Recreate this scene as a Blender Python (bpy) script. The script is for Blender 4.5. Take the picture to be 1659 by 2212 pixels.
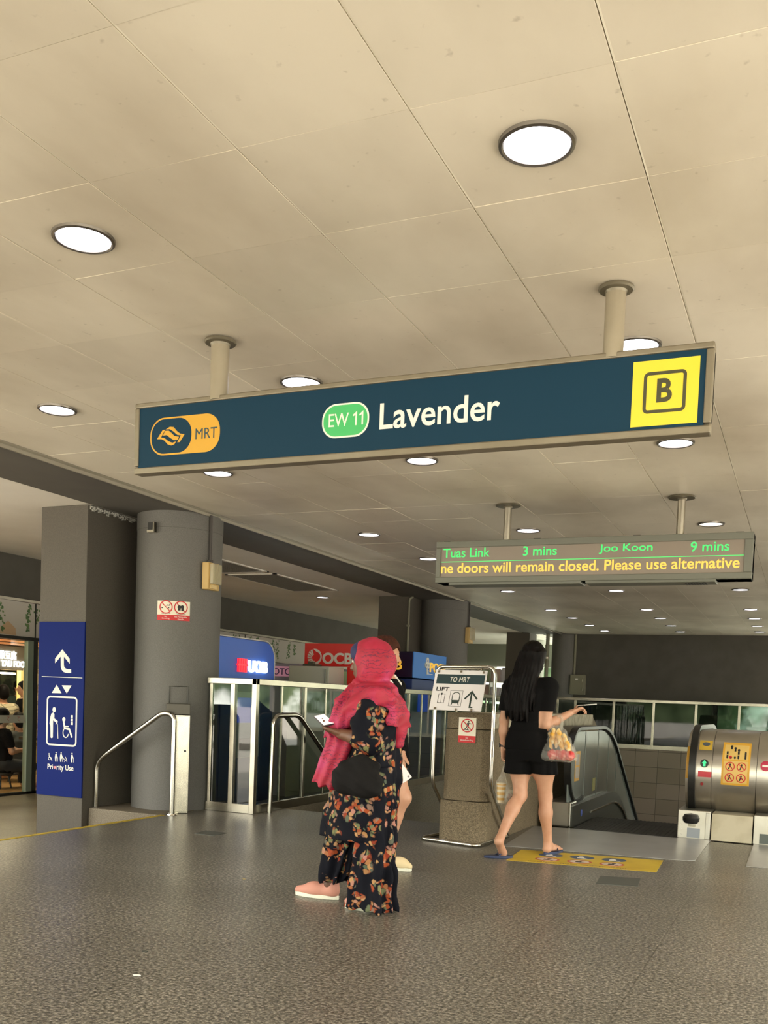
import bpy, bmesh, math, random
import numpy as np
from mathutils import Vector, Matrix
from mathutils.geometry import tessellate_polygon

for o in list(bpy.data.objects):
    bpy.data.objects.remove(o)
SC = bpy.context.scene
COL = SC.collection
RND = random.Random(7)
PI = math.pi

# ------------------------------------------------------------------ camera
EYE = 1.16
cam = bpy.data.cameras.new('camera')
cam.sensor_fit = 'HORIZONTAL'
cam.sensor_width = 36.0
cam.lens = 2067.7 / 1659 * 36.0
cam.shift_y = (1629.4 - 1106.0) / 1659
cam.clip_start = 0.05
cam.clip_end = 400
cam_o = bpy.data.objects.new('camera', cam)
COL.objects.link(cam_o)
RX = (0.914426, 0.402890, 0.038798)
DN = (0.058278, -0.036197, -0.997644)
FW = (-0.400537, 0.914532, -0.056579)
cam_o.matrix_world = Matrix(((RX[0], -DN[0], -FW[0], 0), (RX[1], -DN[1], -FW[1], 0), (RX[2], -DN[2], -FW[2], EYE), (0, 0, 0, 1)))
SC.camera = cam_o

# ------------------------------------------------------------------ render look, world, sun
vs = SC.view_settings
vs.view_transform = 'Standard'
vs.look = 'None'
vs.gamma = 1.0
vs.exposure = 0.85
SC.cycles.use_denoising = True
SC.cycles.max_bounces = 10
SC.cycles.diffuse_bounces = 5
SC.cycles.glossy_bounces = 4
SC.cycles.transmission_bounces = 6
SC.cycles.transparent_max_bounces = 16
SC.cycles.caustics_reflective = False
SC.cycles.caustics_refractive = False
SC.cycles.sample_clamp_indirect = 6.0

world = bpy.data.worlds.new('World')
SC.world = world
world.use_nodes = True
wn, wl = world.node_tree.nodes, world.node_tree.links
wn.clear()
w_out = wn.new('ShaderNodeOutputWorld')
w_bg = wn.new('ShaderNodeBackground')
w_bg.inputs['Strength'].default_value = 4.2
w_tc = wn.new('ShaderNodeTexCoord')
w_sep = wn.new('ShaderNodeSeparateXYZ')
w_noise = wn.new('ShaderNodeTexNoise')
w_noise.inputs['Scale'].default_value = 16.0
w_noise.inputs['Detail'].default_value = 5.0
w_tree = wn.new('ShaderNodeValToRGB')
w_tree.color_ramp.elements[0].position = 0.38
w_tree.color_ramp.elements[0].color = (0.025, 0.04, 0.018, 1)
w_tree.color_ramp.elements[1].position = 0.62
w_tree.color_ramp.elements[1].color = (2.0, 2.0, 1.75, 1)
e = w_tree.color_ramp.elements.new(0.52)
e.color = (0.20, 0.26, 0.12, 1)
w_mask = wn.new('ShaderNodeMapRange')
w_mask.inputs['From Min'].default_value = 0.16
w_mask.inputs['From Max'].default_value = 0.30
w_mix = wn.new('ShaderNodeMixRGB')
w_mix.inputs['Color2'].default_value = (1.0, 0.97, 0.90, 1)
w_add = wn.new('ShaderNodeMath')
w_add.operation = 'MULTIPLY_ADD'
w_add.inputs[1].default_value = 0.16
wl.new(w_tc.outputs['Generated'], w_noise.inputs['Vector'])
wl.new(w_tc.outputs['Generated'], w_sep.inputs[0])
wl.new(w_noise.outputs['Fac'], w_add.inputs[0])
wl.new(w_sep.outputs['Z'], w_add.inputs[2])
wl.new(w_add.outputs[0], w_mask.inputs['Value'])
wl.new(w_noise.outputs['Fac'], w_tree.inputs['Fac'])
wl.new(w_mask.outputs[0], w_mix.inputs['Fac'])
wl.new(w_tree.outputs['Color'], w_mix.inputs['Color1'])
wl.new(w_mix.outputs[0], w_bg.inputs['Color'])
wl.new(w_bg.outputs[0], w_out.inputs[0])

sun = bpy.data.lights.new('sun', 'SUN')
sun.energy = 20.0
sun.angle = 0.02
sun.color = (1.0, 0.95, 0.86)
sun_o = bpy.data.objects.new('sun', sun)
COL.objects.link(sun_o)
sun_o.rotation_euler = Vector((-0.35, 0.75, -0.64)).to_track_quat('-Z', 'Y').to_euler()

# ------------------------------------------------------------------ helpers
def lin(h):
    h = h.lstrip('#')
    out = []
    for i in (0, 2, 4):
        v = int(h[i:i + 2], 16) / 255
        out.append(v / 12.92 if v <= 0.04045 else ((v + 0.055) / 1.055) ** 2.4)
    return tuple(out) + (1.0,)

MATS = {}

def mat(name, col, rough=0.6, metal=0.0, emit=None, estr=0.0, noise=None, bump=None, spec=None, coat=0.0, stretch=None):
    """noise = (scale, second colour, low, high); bump = (scale, strength)"""
    if name in MATS:
        return MATS[name]
    m = bpy.data.materials.new(name)
    m.use_nodes = True
    n, l = m.node_tree.nodes, m.node_tree.links
    b = n['Principled BSDF']
    c = lin(col) if isinstance(col, str) else tuple(col) + (1.0,) * (4 - len(col))
    b.inputs['Base Color'].default_value = c
    b.inputs['Roughness'].default_value = rough
    b.inputs['Metallic'].default_value = metal
    if spec is not None:
        b.inputs['Specular IOR Level'].default_value = spec
    if coat:
        b.inputs['Coat Weight'].default_value = coat
    if emit:
        b.inputs['Emission Color'].default_value = lin(emit)
        b.inputs['Emission Strength'].default_value = estr
    tc = None
    if noise or bump:
        tc = n.new('ShaderNodeTexCoord')
        vec = tc.outputs['Object']
        if stretch:
            mp = n.new('ShaderNodeMapping')
            mp.inputs['Scale'].default_value = stretch
            l.new(vec, mp.inputs[0])
            vec = mp.outputs[0]
    if noise:
        t = n.new('ShaderNodeTexNoise')
        t.inputs['Scale'].default_value = noise[0]
        t.inputs['Detail'].default_value = 4.0
        l.new(vec, t.inputs['Vector'])
        r = n.new('ShaderNodeValToRGB')
        r.color_ramp.elements[0].position = noise[2]
        r.color_ramp.elements[1].position = noise[3]
        r.color_ramp.elements[0].color = c
        r.color_ramp.elements[1].color = lin(noise[1])
        l.new(t.outputs['Fac'], r.inputs['Fac'])
        l.new(r.outputs['Color'], b.inputs['Base Color'])
    if bump:
        t = n.new('ShaderNodeTexNoise')
        t.inputs['Scale'].default_value = bump[0]
        t.inputs['Detail'].default_value = 3.0
        l.new(vec, t.inputs['Vector'])
        bp = n.new('ShaderNodeBump')
        bp.inputs['Strength'].default_value = bump[1]
        bp.inputs['Distance'].default_value = 0.01
        l.new(t.outputs['Fac'], bp.inputs['Height'])
        l.new(bp.outputs[0], b.inputs['Normal'])
    MATS[name] = m
    return m

def glass_mat(name, tint, ior=1.5, rough=0.02, haze=0.0, haze_col=(0.5, 0.5, 0.5, 1)):
    if name in MATS:
        return MATS[name]
    m = bpy.data.materials.new(name)
    m.use_nodes = True
    n, l = m.node_tree.nodes, m.node_tree.links
    n.clear()
    out = n.new('ShaderNodeOutputMaterial')
    tr = n.new('ShaderNodeBsdfTransparent')
    tr.inputs[0].default_value = tint
    gl = n.new('ShaderNodeBsdfGlossy')
    gl.inputs['Roughness'].default_value = rough
    fr = n.new('ShaderNodeFresnel')
    fr.inputs['IOR'].default_value = ior
    mx = n.new('ShaderNodeMixShader')
    base = tr.outputs[0]
    if haze:
        df = n.new('ShaderNodeBsdfDiffuse')
        df.inputs[0].default_value = haze_col
        m2 = n.new('ShaderNodeMixShader')
        m2.inputs[0].default_value = haze
        l.new(tr.outputs[0], m2.inputs[1])
        l.new(df.outputs[0], m2.inputs[2])
        base = m2.outputs[0]
    # only the outer face of a pane mirrors; the inner exit face just lets light through
    gm = n.new('ShaderNodeNewGeometry')
    iv = n.new('ShaderNodeMath')
    iv.operation = 'SUBTRACT'
    iv.inputs[0].default_value = 1.0
    l.new(gm.outputs['Backfacing'], iv.inputs[1])
    ml = n.new('ShaderNodeMath')
    ml.operation = 'MULTIPLY'
    l.new(fr.outputs[0], ml.inputs[0])
    l.new(iv.outputs[0], ml.inputs[1])
    l.new(ml.outputs[0], mx.inputs[0])
    l.new(base, mx.inputs[1])
    l.new(gl.outputs[0], mx.inputs[2])
    l.new(mx.outputs[0], out.inputs[0])
    MATS[name] = m
    return m

ORG = {}
NAMES = {}

def fresh(name):
    return name

class B:
    """collects vertices and faces in world coordinates"""
    def __init__(self):
        self.v, self.f = [], []

    def add(self, vs, fs):
        o = len(self.v)
        self.v += [tuple(p) for p in vs]
        self.f += [tuple(i + o for i in f) for f in fs]
        return self

    def box(self, x0, x1, y0, y1, z0, z1):
        if x0 > x1: x0, x1 = x1, x0
        if y0 > y1: y0, y1 = y1, y0
        if z0 > z1: z0, z1 = z1, z0
        v = [(x0, y0, z0), (x1, y0, z0), (x1, y1, z0), (x0, y1, z0), (x0, y0, z1), (x1, y0, z1), (x1, y1, z1), (x0, y1, z1)]
        f = [(0, 3, 2, 1), (4, 5, 6, 7), (0, 1, 5, 4), (1, 2, 6, 5), (2, 3, 7, 6), (3, 0, 4, 7)]
        return self.add(v, f)

    def obox(self, c, ax, ay, az, sx, sy, sz):
        c, ax, ay, az = Vector(c), Vector(ax).normalized(), Vector(ay).normalized(), Vector(az).normalized()
        v = []
        for k in (-1, 1):
            for a, b_ in ((-1, -1), (1, -1), (1, 1), (-1, 1)):
                v.append(c + ax * (a * sx / 2) + ay * (b_ * sy / 2) + az * (k * sz / 2))
        f = [(0, 3, 2, 1), (4, 5, 6, 7), (0, 1, 5, 4), (1, 2, 6, 5), (2, 3, 7, 6), (3, 0, 4, 7)]
        return self.add(v, f)

    def ring_loft(self, rings, cap=True, closed=False):
        n = len(rings[0])
        v = [p for r in rings for p in r]
        f = []
        m = len(rings)
        for i in range(m if closed else m - 1):
            a, b_ = i * n, ((i + 1) % m) * n
            for j in range(n):
                k = (j + 1) % n
                f.append((a + j, a + k, b_ + k, b_ + j))
        if cap and not closed:
            f.append(tuple(range(n - 1, -1, -1)))
            f.append(tuple((m - 1) * n + j for j in range(n)))
        return self.add(v, f)

    def tube(self, path, r, n=12, closed=False, sq=None):
        P = [Vector(p) for p in path]
        m = len(P)
        rr = r if isinstance(r, (list, tuple)) else [r] * m
        T = []
        for i in range(m):
            if closed:
                t = P[(i + 1) % m] - P[i - 1]
            else:
                t = P[min(i + 1, m - 1)] - P[max(i - 1, 0)]
            T.append(t.normalized())
        up = Vector((0, 0, 1)) if abs(T[0].z) < 0.9 else Vector((1, 0, 0))
        u = (up - T[0] * up.dot(T[0])).normalized()
        rings = []
        for i in range(m):
            if i:
                q = T[i - 1].rotation_difference(T[i])
                u = (q @ u)
                u = (u - T[i] * u.dot(T[i])).normalized()
            w = T[i].cross(u)
            if sq:
                a, b_ = sq
                rings.append([P[i] + u * (sx * a) + w * (sy * b_) for sx, sy in ((-1, -1), (1, -1), (1, 1), (-1, 1))])
            else:
                rings.append([P[i] + (u * math.cos(2 * PI * k / n) + w * math.sin(2 * PI * k / n)) * rr[i] for k in range(n)])
        return self.ring_loft(rings, True, closed)

    def cyl(self, p0, p1, r0, r1=None, n=24):
        return self.tube([p0, p1], [r0, r0 if r1 is None else r1], n)

    def lathe(self, prof, c, n=48, axis='z', a0=0.0, a1=2 * PI):
        full = abs(a1 - a0 - 2 * PI) < 1e-6
        k = n if full else n + 1
        rings = []
        for r, h in prof:
            ring = []
            for j in range(k):
                a = a0 + (a1 - a0) * j / n
                x, y = r * math.cos(a), r * math.sin(a)
                if axis == 'z':
                    ring.append((c[0] + x, c[1] + y, c[2] + h))
                elif axis == 'x':
                    ring.append((c[0] + h, c[1] + x, c[2] + y))
                else:
                    ring.append((c[0] + y, c[1] + h, c[2] + x))
            rings.append(ring)
        return self.ring_loft(rings, True)

    def prism(self, poly, fr, d0, d1):
        """2-D polygon in a frame, extruded along its normal"""
        n = len(poly)
        v = [fr(x, y, d0) for x, y in poly] + [fr(x, y, d1) for x, y in poly]
        f = [(j, (j + 1) % n, n + (j + 1) % n, n + j) for j in range(n)]
        if n <= 4:
            f += [tuple(range(n - 1, -1, -1)), tuple(range(n, 2 * n))]
        else:
            tri = tessellate_polygon([[Vector((x, y, 0)) for x, y in poly]])
            f += [tuple(reversed(t)) for t in tri] + [tuple(i + n for i in t) for t in tri]
        return self.add(v, f)

def origin_of(b, base=True):
    a = np.array([tuple(p) for p in b.v])
    lo, hi = a.min(0), a.max(0)
    return ((lo[0] + hi[0]) / 2, (lo[1] + hi[1]) / 2, lo[2] if base else (lo[2] + hi[2]) / 2)

def obj(name, b, m, parent=None, label=None, bevel=0.0, smooth=False, seg=2, angle=35, mods=True):
    org = Vector(ORG[parent]) if parent else Vector(origin_of(b))
    me = bpy.data.meshes.new(name)
    me.from_pydata([tuple(Vector(p) - org) for p in b.v], [], b.f)
    bm = bmesh.new()
    bm.from_mesh(me)
    bmesh.ops.recalc_face_normals(bm, faces=bm.faces)
    bm.to_mesh(me)
    bm.free()
    me.materials.append(m)
    o = bpy.data.objects.new(name, me)
    COL.objects.link(o)
    if parent:
        o.parent = parent
        ORG[o] = tuple(org)
    else:
        o.location = org
        ORG[o] = tuple(org)
    if smooth:
        me.polygons.foreach_set('use_smooth', [True] * len(me.polygons))
        try:
            me.set_sharp_from_angle(angle=math.radians(angle))
        except Exception:
            pass
    if bevel:
        md = o.modifiers.new('bevel', 'BEVEL')
        md.width = bevel
        md.segments = seg
        md.limit_method = 'ANGLE'
        md.angle_limit = math.radians(40)
        md.harden_normals = False
    if label:
        o['label'] = label
    return o

def tag(o, label, cat, group=None, kind=None):
    o['label'] = label
    o['category'] = cat
    if group:
        o['group'] = group
    if kind:
        o['kind'] = kind
    return o

def thing(name, label, cat, loc, group=None):
    o = bpy.data.objects.new(name, None)
    o.empty_display_size = 0.1
    o.location = loc
    COL.objects.link(o)
    ORG[o] = tuple(loc)
    return tag(o, label, cat, group)

def struct(name, b, m, parent=None, **k):
    o = obj(name, b, m, parent, **k)
    if not parent:
        o['kind'] = 'structure'
    return o

def copy_tree(src, loc, label=None):
    r = src.copy()
    COL.objects.link(r)
    r.location = loc
    if label:
        r['label'] = label
    for ch in list(src.children):
        c = ch.copy()
        COL.objects.link(c)
        c.parent = r
        for g in list(ch.children):
            d = g.copy()
            COL.objects.link(d)
            d.parent = c
    return r

class Frame:
    def __init__(self, o, ux, uy):
        self.o, self.ux, self.uy = Vector(o), Vector(ux).normalized(), Vector(uy).normalized()
        self.n = self.ux.cross(self.uy)

    def __call__(self, x, y, d=0.0):
        return self.o + self.ux * x + self.uy * y + self.n * d

def FY(y):   # plane y = const seen from -y: x right, z up
    return Frame((0, y, 0), (1, 0, 0), (0, 0, 1))

def FX(x):   # plane x = const seen from +x: y right, z up
    return Frame((x, 0, 0), (0, 1, 0), (0, 0, 1))

def FZ(z):
    return Frame((0, 0, z), (1, 0, 0), (0, 1, 0))

class CylFrame:
    def __init__(self, c, r, th0, z0=0.0):
        self.c, self.r, self.t, self.z = c, r, th0, z0

    def __call__(self, x, y, d=0.0):
        a = self.t + x / self.r
        return Vector((self.c[0] + (self.r + d) * math.cos(a), self.c[1] + (self.r + d) * math.sin(a), self.z + y))

def circ(cx, cy, r, n=28, ry=None):
    ry = r if ry is None else ry
    return [(cx + r * math.cos(2 * PI * k / n), cy + ry * math.sin(2 * PI * k / n)) for k in range(n)]

def rrect(x0, y0, x1, y1, r, n=6):
    p = []
    for cx, cy, a in ((x1 - r, y0 + r, -PI / 2), (x1 - r, y1 - r, 0), (x0 + r, y1 - r, PI / 2), (x0 + r, y0 + r, PI)):
        for k in range(n + 1):
            t = a + PI / 2 * k / n
            p.append((cx + r * math.cos(t), cy + r * math.sin(t)))
    return p

def arc(cx, cy, r, a0, a1, n=16):
    return [(cx + r * math.cos(math.radians(a0 + (a1 - a0) * k / n)), cy + r * math.sin(math.radians(a0 + (a1 - a0) * k / n))) for k in range(n + 1)]

class S2(B):
    """flat signage shapes on a frame"""
    def __init__(self, fr, d0=0.0, d1=0.0015):
        super().__init__()
        self.fr, self.d0, self.d1 = fr, d0, d1

    def poly(self, p):
        self.k = (getattr(self, 'k', 0) + 1) % 24     # overlapping shapes never share a plane
        self.prism(p, self.fr, self.d0, self.d1 + self.k * 0.00002)
        return self

    def rect(self, x0, y0, x1, y1, nx=1):
        for k in range(nx):
            a, b_ = x0 + (x1 - x0) * k / nx, x0 + (x1 - x0) * (k + 1) / nx
            self.poly([(a, y0), (b_, y0), (b_, y1), (a, y1)])
        return self

    def stroke(self, path, w, closed=False, cap=True):
        P = [Vector((x, y)) for x, y in path]
        m = len(P)
        L, R = [], []
        for i in range(m):
            if closed:
                a, b_ = P[i] - P[i - 1], P[(i + 1) % m] - P[i]
            else:
                a = P[i] - P[max(i - 1, 0)] if i else P[1] - P[0]
                b_ = P[min(i + 1, m - 1)] - P[i] if i < m - 1 else P[i] - P[i - 1]
            a.normalize(); b_.normalize()
            na, nb = Vector((-a.y, a.x)), Vector((-b_.y, b_.x))
            mm = na + nb
            if mm.length < 1e-6:
                mm = na
            mm.normalize()
            s = w / 2 / max(0.35, mm.dot(na))
            L.append(P[i] + mm * s)
            R.append(P[i] - mm * s)
        for i in range(m if closed else m - 1):
            j = (i + 1) % m
            self.poly([tuple(R[i]), tuple(R[j]), tuple(L[j]), tuple(L[i])])
        if cap and not closed:
            for c in (P[0], P[-1]):
                self.poly(circ(c.x, c.y, w / 2, 12))
        return self

    def ring(self, cx, cy, r, w, n=36):
        return self.stroke(circ(cx, cy, r, n), w, closed=True)

    def disc(self, cx, cy, r, n=28, ry=None):
        return self.poly(circ(cx, cy, r, n, ry))

def text(name, s, fr, x0, y0, x1, y1, m, parent, d0=0.0, d1=0.002, bold=0.0, shear=0.0, space=1.0, label=None):
    """lettering stretched to the box x0..x1, y0..y1 of a frame"""
    cu = bpy.data.curves.new('lettering', 'FONT')
    cu.body = s
    cu.size = 1.0
    cu.extrude = 0.05
    cu.offset = bold
    cu.shear = shear
    cu.space_character = space
    cu.resolution_u = 4
    to = bpy.data.objects.new('lettering', cu)
    COL.objects.link(to)
    dg = bpy.context.evaluated_depsgraph_get()
    me0 = bpy.data.meshes.new_from_object(to.evaluated_get(dg))
    vs_ = np.array([tuple(v.co) for v in me0.vertices])
    fs_ = [tuple(p.vertices) for p in me0.polygons]
    bpy.data.objects.remove(to)
    bpy.data.curves.remove(cu)
    bpy.data.meshes.remove(me0)
    lo, hi = vs_.min(0), vs_.max(0)
    b = B()
    sx = (x1 - x0) / (hi[0] - lo[0])
    sy = (y1 - y0) / (hi[1] - lo[1])
    b.v = [tuple(fr(x0 + (v[0] - lo[0]) * sx, y0 + (v[1] - lo[1]) * sy, d0 if v[2] < 0 else d1)) for v in vs_]
    b.f = fs_
    return obj(name, b, m, parent, label=label)

def fillet(path, r, n=6):
    """rounds the corners of a polyline"""
    P = [Vector(p) for p in path]
    out = [P[0]]
    for i in range(1, len(P) - 1):
        a, b_ = (P[i - 1] - P[i]), (P[i + 1] - P[i])
        rr = min(r, a.length * 0.48, b_.length * 0.48)
        s, t = P[i] + a.normalized() * rr, P[i] + b_.normalized() * rr
        for k in range(n + 1):
            u = k / n
            out.append(s * (1 - u) ** 2 + P[i] * 2 * u * (1 - u) + t * u * u)
    out.append(P[-1])
    return out

CAMR = np.array([RX, DN, FW])
def ray_y(px_, py_, Y):
    """where a line of sight of the photograph meets the plane y = Y: used to take measurements off the photo"""
    d = CAMR.T @ np.array([(px_ - 829.5) / 2067.7, (py_ - 1629.4) / 2067.7, 1.0])
    t = Y / d[1]
    return float(d[0] * t), float(EYE + d[2] * t)
# ------------------------------------------------------------------ materials
CEIL = 2.911
def granite(name, cols, scale, joints=None, rough=0.3, stain='#000000', stain_amt=0.35):
    m = bpy.data.materials.new(name)
    m.use_nodes = True
    n, l = m.node_tree.nodes, m.node_tree.links
    b = n['Principled BSDF']
    geo = n.new('ShaderNodeNewGeometry')
    pos = geo.outputs['Position']
    t = n.new('ShaderNodeTexNoise')
    t.inputs['Scale'].default_value = scale
    t.inputs['Detail'].default_value = 3.0
    t.inputs['Roughness'].default_value = 0.75
    l.new(pos, t.inputs['Vector'])
    r = n.new('ShaderNodeValToRGB')
    el = r.color_ramp.elements
    el[0].position, el[0].color = 0.36, lin(cols[0])
    el[1].position, el[1].color = 0.66, lin(cols[2])
    k = el.new(0.5)
    k.color = lin(cols[1])
    l.new(t.outputs['Fac'], r.inputs['Fac'])
    s = n.new('ShaderNodeTexNoise')
    s.inputs['Scale'].default_value = 1.1
    s.inputs['Detail'].default_value = 1.5
    l.new(pos, s.inputs['Vector'])
    sr = n.new('ShaderNodeMapRange')
    sr.inputs['From Min'].default_value = 0.30
    sr.inputs['From Max'].default_value = 0.75
    sr.inputs['To Max'].default_value = stain_amt
    l.new(s.outputs['Fac'], sr.inputs['Value'])
    mx = n.new('ShaderNodeMixRGB')
    mx.inputs['Color2'].default_value = lin(stain)
    l.new(sr.outputs[0], mx.inputs['Fac'])
    l.new(r.outputs['Color'], mx.inputs['Color1'])
    out = mx.outputs[0]
    rr = n.new('ShaderNodeMapRange')
    rr.inputs['To Min'].default_value = max(0.285, rough * 0.8)
    rr.inputs['To Max'].default_value = max(0.30, rough * 1.25)
    l.new(s.outputs['Fac'], rr.inputs['Value'])
    l.new(rr.outputs[0], b.inputs['Roughness'])
    if joints:
        br = n.new('ShaderNodeTexBrick')
        br.offset = 0.0
        br.inputs['Scale'].default_value = 1.0
        br.inputs['Mortar Size'].default_value = 0.0035
        br.inputs['Mortar Smooth'].default_value = 0.6
        br.inputs['Brick Width'].default_value = joints[0]
        br.inputs['Row Height'].default_value = joints[1]
        br.inputs['Color1'].default_value = (1, 1, 1, 1)
        br.inputs['Color2'].default_value = (0.90, 0.90, 0.90, 1)
        br.inputs['Mortar'].default_value = (0.55, 0.54, 0.52, 1)
        mp = n.new('ShaderNodeMapping')
        mp.inputs['Location'].default_value = joints[2]
        l.new(pos, mp.inputs[0])
        l.new(mp.outputs[0], br.inputs['Vector'])
        m2 = n.new('ShaderNodeMixRGB')
        m2.blend_type = 'MULTIPLY'
        m2.inputs['Fac'].default_value = 1.0
        l.new(out, m2.inputs['Color1'])
        l.new(br.outputs['Color'], m2.inputs['Color2'])
        out = m2.outputs[0]
    l.new(out, b.inputs['Base Color'])
    bp = n.new('ShaderNodeBump')
    bp.inputs['Strength'].default_value = 0.10
    bp.inputs['Distance'].default_value = 0.004
    l.new(t.outputs['Fac'], bp.inputs['Height'])
    l.new(bp.outputs[0], b.inputs['Normal'])
    MATS[name] = m
    return m

M_FLOOR = granite('granite_floor', ('#2f2d27', '#68645a', '#aea798'), 62, (0.6, 0.6, (0.6, -4.93, 0)), 0.30, '#4b4740', 0.30)
M_AGG = granite('aggregate_concrete', ('#443a2e', '#76684f', '#a6947a'), 190, None, 0.75, '#463a2b', 0.6)
M_CURB = granite('curb_granite', ('#4a4237', '#7b705f', '#a09582'), 150, None, 0.6, '#4a4132', 0.5)
M_DARK = mat('dark_grey_paint', '#57544e', 0.75, noise=(3.0, '#504d47', 0.4, 0.7), bump=(220, 0.06))
M_SOFFIT = mat('dark_soffit_paint', '#5a5751', 0.7, noise=(2.0, '#54514c', 0.4, 0.7))
M_COLUMN = mat('speckled_column_paint', '#6e6c68', 0.62, noise=(160, '#5f5d59', 0.35, 0.65), bump=(160, 0.12))
M_SQCOL = mat('brown_grey_column_paint', '#58524a', 0.7, noise=(120, '#4d4841', 0.35, 0.65), bump=(160, 0.08))
M_WCEIL = mat('white_plaster_ceiling', '#e6e2da', 0.85, noise=(1.2, '#dcd7cf', 0.35, 0.75))
M_STEEL = mat('brushed_stainless_steel', '#b5ae9f', 0.26, 1.0, noise=(9, '#a59e90', 0.3, 0.7))
M_CHROME = mat('polished_steel_tube', '#c3bfb4', 0.14, 1.0)
M_ALU = mat('champagne_aluminium', '#a29884', 0.42, 0.45, noise=(6, '#978d7a', 0.3, 0.7))
M_GREYMET = mat('painted_grey_metal', '#7f8076', 0.45, 0.2)
M_BLACK = mat('black_rubber', '#191918', 0.38)
M_TRIM = mat('aluminium_strip', '#b9b3a4', 0.4, 0.7)
M_WHITE = mat('white_film', '#e9e6dd', 0.5)
M_RED = mat('red_film', '#c81f26', 0.5)
M_INK = mat('black_ink', '#1b1b1b', 0.6)
M_GLASS = glass_mat('railing_glass', (0.60, 0.67, 0.64, 1), 1.75)
M_GLASS2 = glass_mat('shop_glass', (0.93, 0.96, 0.95, 1), 1.45)
M_GLASS3 = glass_mat('escalator_glass', (0.7, 0.75, 0.73, 1), 1.5, 0.12, 0.62, (0.34, 0.38, 0.36, 1))
M_TILE = granite('pit_wall_tile', ('#6a6252', '#8c8270', '#a39983'), 60, None, 0.55, '#5f5748', 0.5)
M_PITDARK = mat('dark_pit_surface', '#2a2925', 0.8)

def ceiling_material():
    m = bpy.data.materials.new('cream_ceiling_panel')
    m.use_nodes = True
    n, l = m.node_tree.nodes, m.node_tree.links
    b = n['Principled BSDF']
    geo = n.new('ShaderNodeNewGeometry')
    s = n.new('ShaderNodeTexNoise')
    s.inputs['Scale'].default_value = 0.9
    s.inputs['Detail'].default_value = 7.0
    mp = n.new('ShaderNodeMapping')
    mp.inputs['Scale'].default_value = (1.0, 0.55, 1.0)
    l.new(geo.outputs['Position'], mp.inputs[0])
    l.new(mp.outputs[0], s.inputs['Vector'])
    r = n.new('ShaderNodeValToRGB')
    r.color_ramp.elements[0].position = 0.42
    r.color_ramp.elements[0].color = lin('#ebe3d3')
    r.color_ramp.elements[1].position = 0.74
    r.color_ramp.elements[1].color = lin('#bfb4a2')
    l.new(s.outputs['Fac'], r.inputs['Fac'])
    # each panel weathers a little differently
    hue = n.new('ShaderNodeMixRGB')
    hue.blend_type = 'MULTIPLY'
    hue.inputs['Fac'].default_value = 1.0
    rnd = n.new('ShaderNodeMapRange')
    rnd.inputs['To Min'].default_value = 0.93
    rnd.inputs['To Max'].default_value = 1.0
    l.new(geo.outputs['Random Per Island'], rnd.inputs['Value'])
    l.new(r.outputs['Color'], hue.inputs['Color1'])
    l.new(rnd.outputs[0], hue.inputs['Color2'])
    # small specks of mould
    sp = n.new('ShaderNodeTexNoise')
    sp.inputs['Scale'].default_value = 26
    sp.inputs['Detail'].default_value = 2
    l.new(geo.outputs['Position'], sp.inputs['Vector'])
    pr = n.new('ShaderNodeMapRange')
    pr.inputs['From Min'].default_value = 0.70
    pr.inputs['From Max'].default_value = 0.80
    pr.inputs['To Max'].default_value = 0.35
    l.new(sp.outputs['Fac'], pr.inputs['Value'])
    mx = n.new('ShaderNodeMixRGB')
    mx.inputs['Color2'].default_value = lin('#8f8470')
    l.new(pr.outputs[0], mx.inputs['Fac'])
    l.new(hue.outputs[0], mx.inputs['Color1'])
    l.new(mx.outputs[0], b.inputs['Base Color'])
    b.inputs['Roughness'].default_value = 0.48
    b.inputs['Specular IOR Level'].default_value = 0.35
    return m

M_CEIL = ceiling_material()

# ------------------------------------------------------------------ the hall: floor, ceiling, walls, columns
b = B()
b.box(-5.45, 3.6, -5.0, 8.6, -0.25, 0)
b.box(-2.75, 3.6, 8.6, 9.05, -0.25, 0)
b.box(-5.45, -4.86, 8.6, 22.9, -0.25, 0)
b.box(1.25, 3.6, 9.05, 22.9, -0.25, 0)
b.box(-4.86, 1.25, 20.06, 22.9, -0.25, 0)
struct('floor', b, M_FLOOR)

M_STREET = granite('street_tile', ('#554d40', '#77705f', '#8f8672'), 120, (0.3, 0.3, (0, 0, 0)), 0.35, '#4d463a', 0.4)
b = B()
b.box(-9.8, -5.75, -6, 27, -0.6, -0.33)
struct('floor_street', b, M_STREET)
b = B()
b.box(-5.75, -5.45, -5, 7.36, -0.6, -0.165)
struct('trim_step', b, M_CURB)
b = B()
b.box(-6.35, -5.45, 7.36, 8.75, -0.33, 0.0)
struct('trim_curb', b, M_CURB, bevel=0.012)
b = B()
b.box(-5.49, -5.44, -5, 7.36, -0.02, 0.004)
struct('trim_yellow', b, mat('yellow_edge_paint', '#b59a28', 0.6, noise=(30, '#8b7a34', 0.45, 0.7)), bevel=0.004)
M_PAVE = mat('sunlit_paving', '#aba69d', 0.9, noise=(0.6, '#9b968d', 0.3, 0.7))
b = B()
b.box(3.6, 70, -70, 70, -0.5, -0.15)
b.box(-70, 3.6, -70, -6.0, -0.5, -0.15)
b.box(-70, 3.6, 34, 70, -0.5, -0.15)
b.box(-70, -9.8, -6, 5.5, -0.5, -0.33)
struct('ground', b, M_PAVE)

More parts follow.
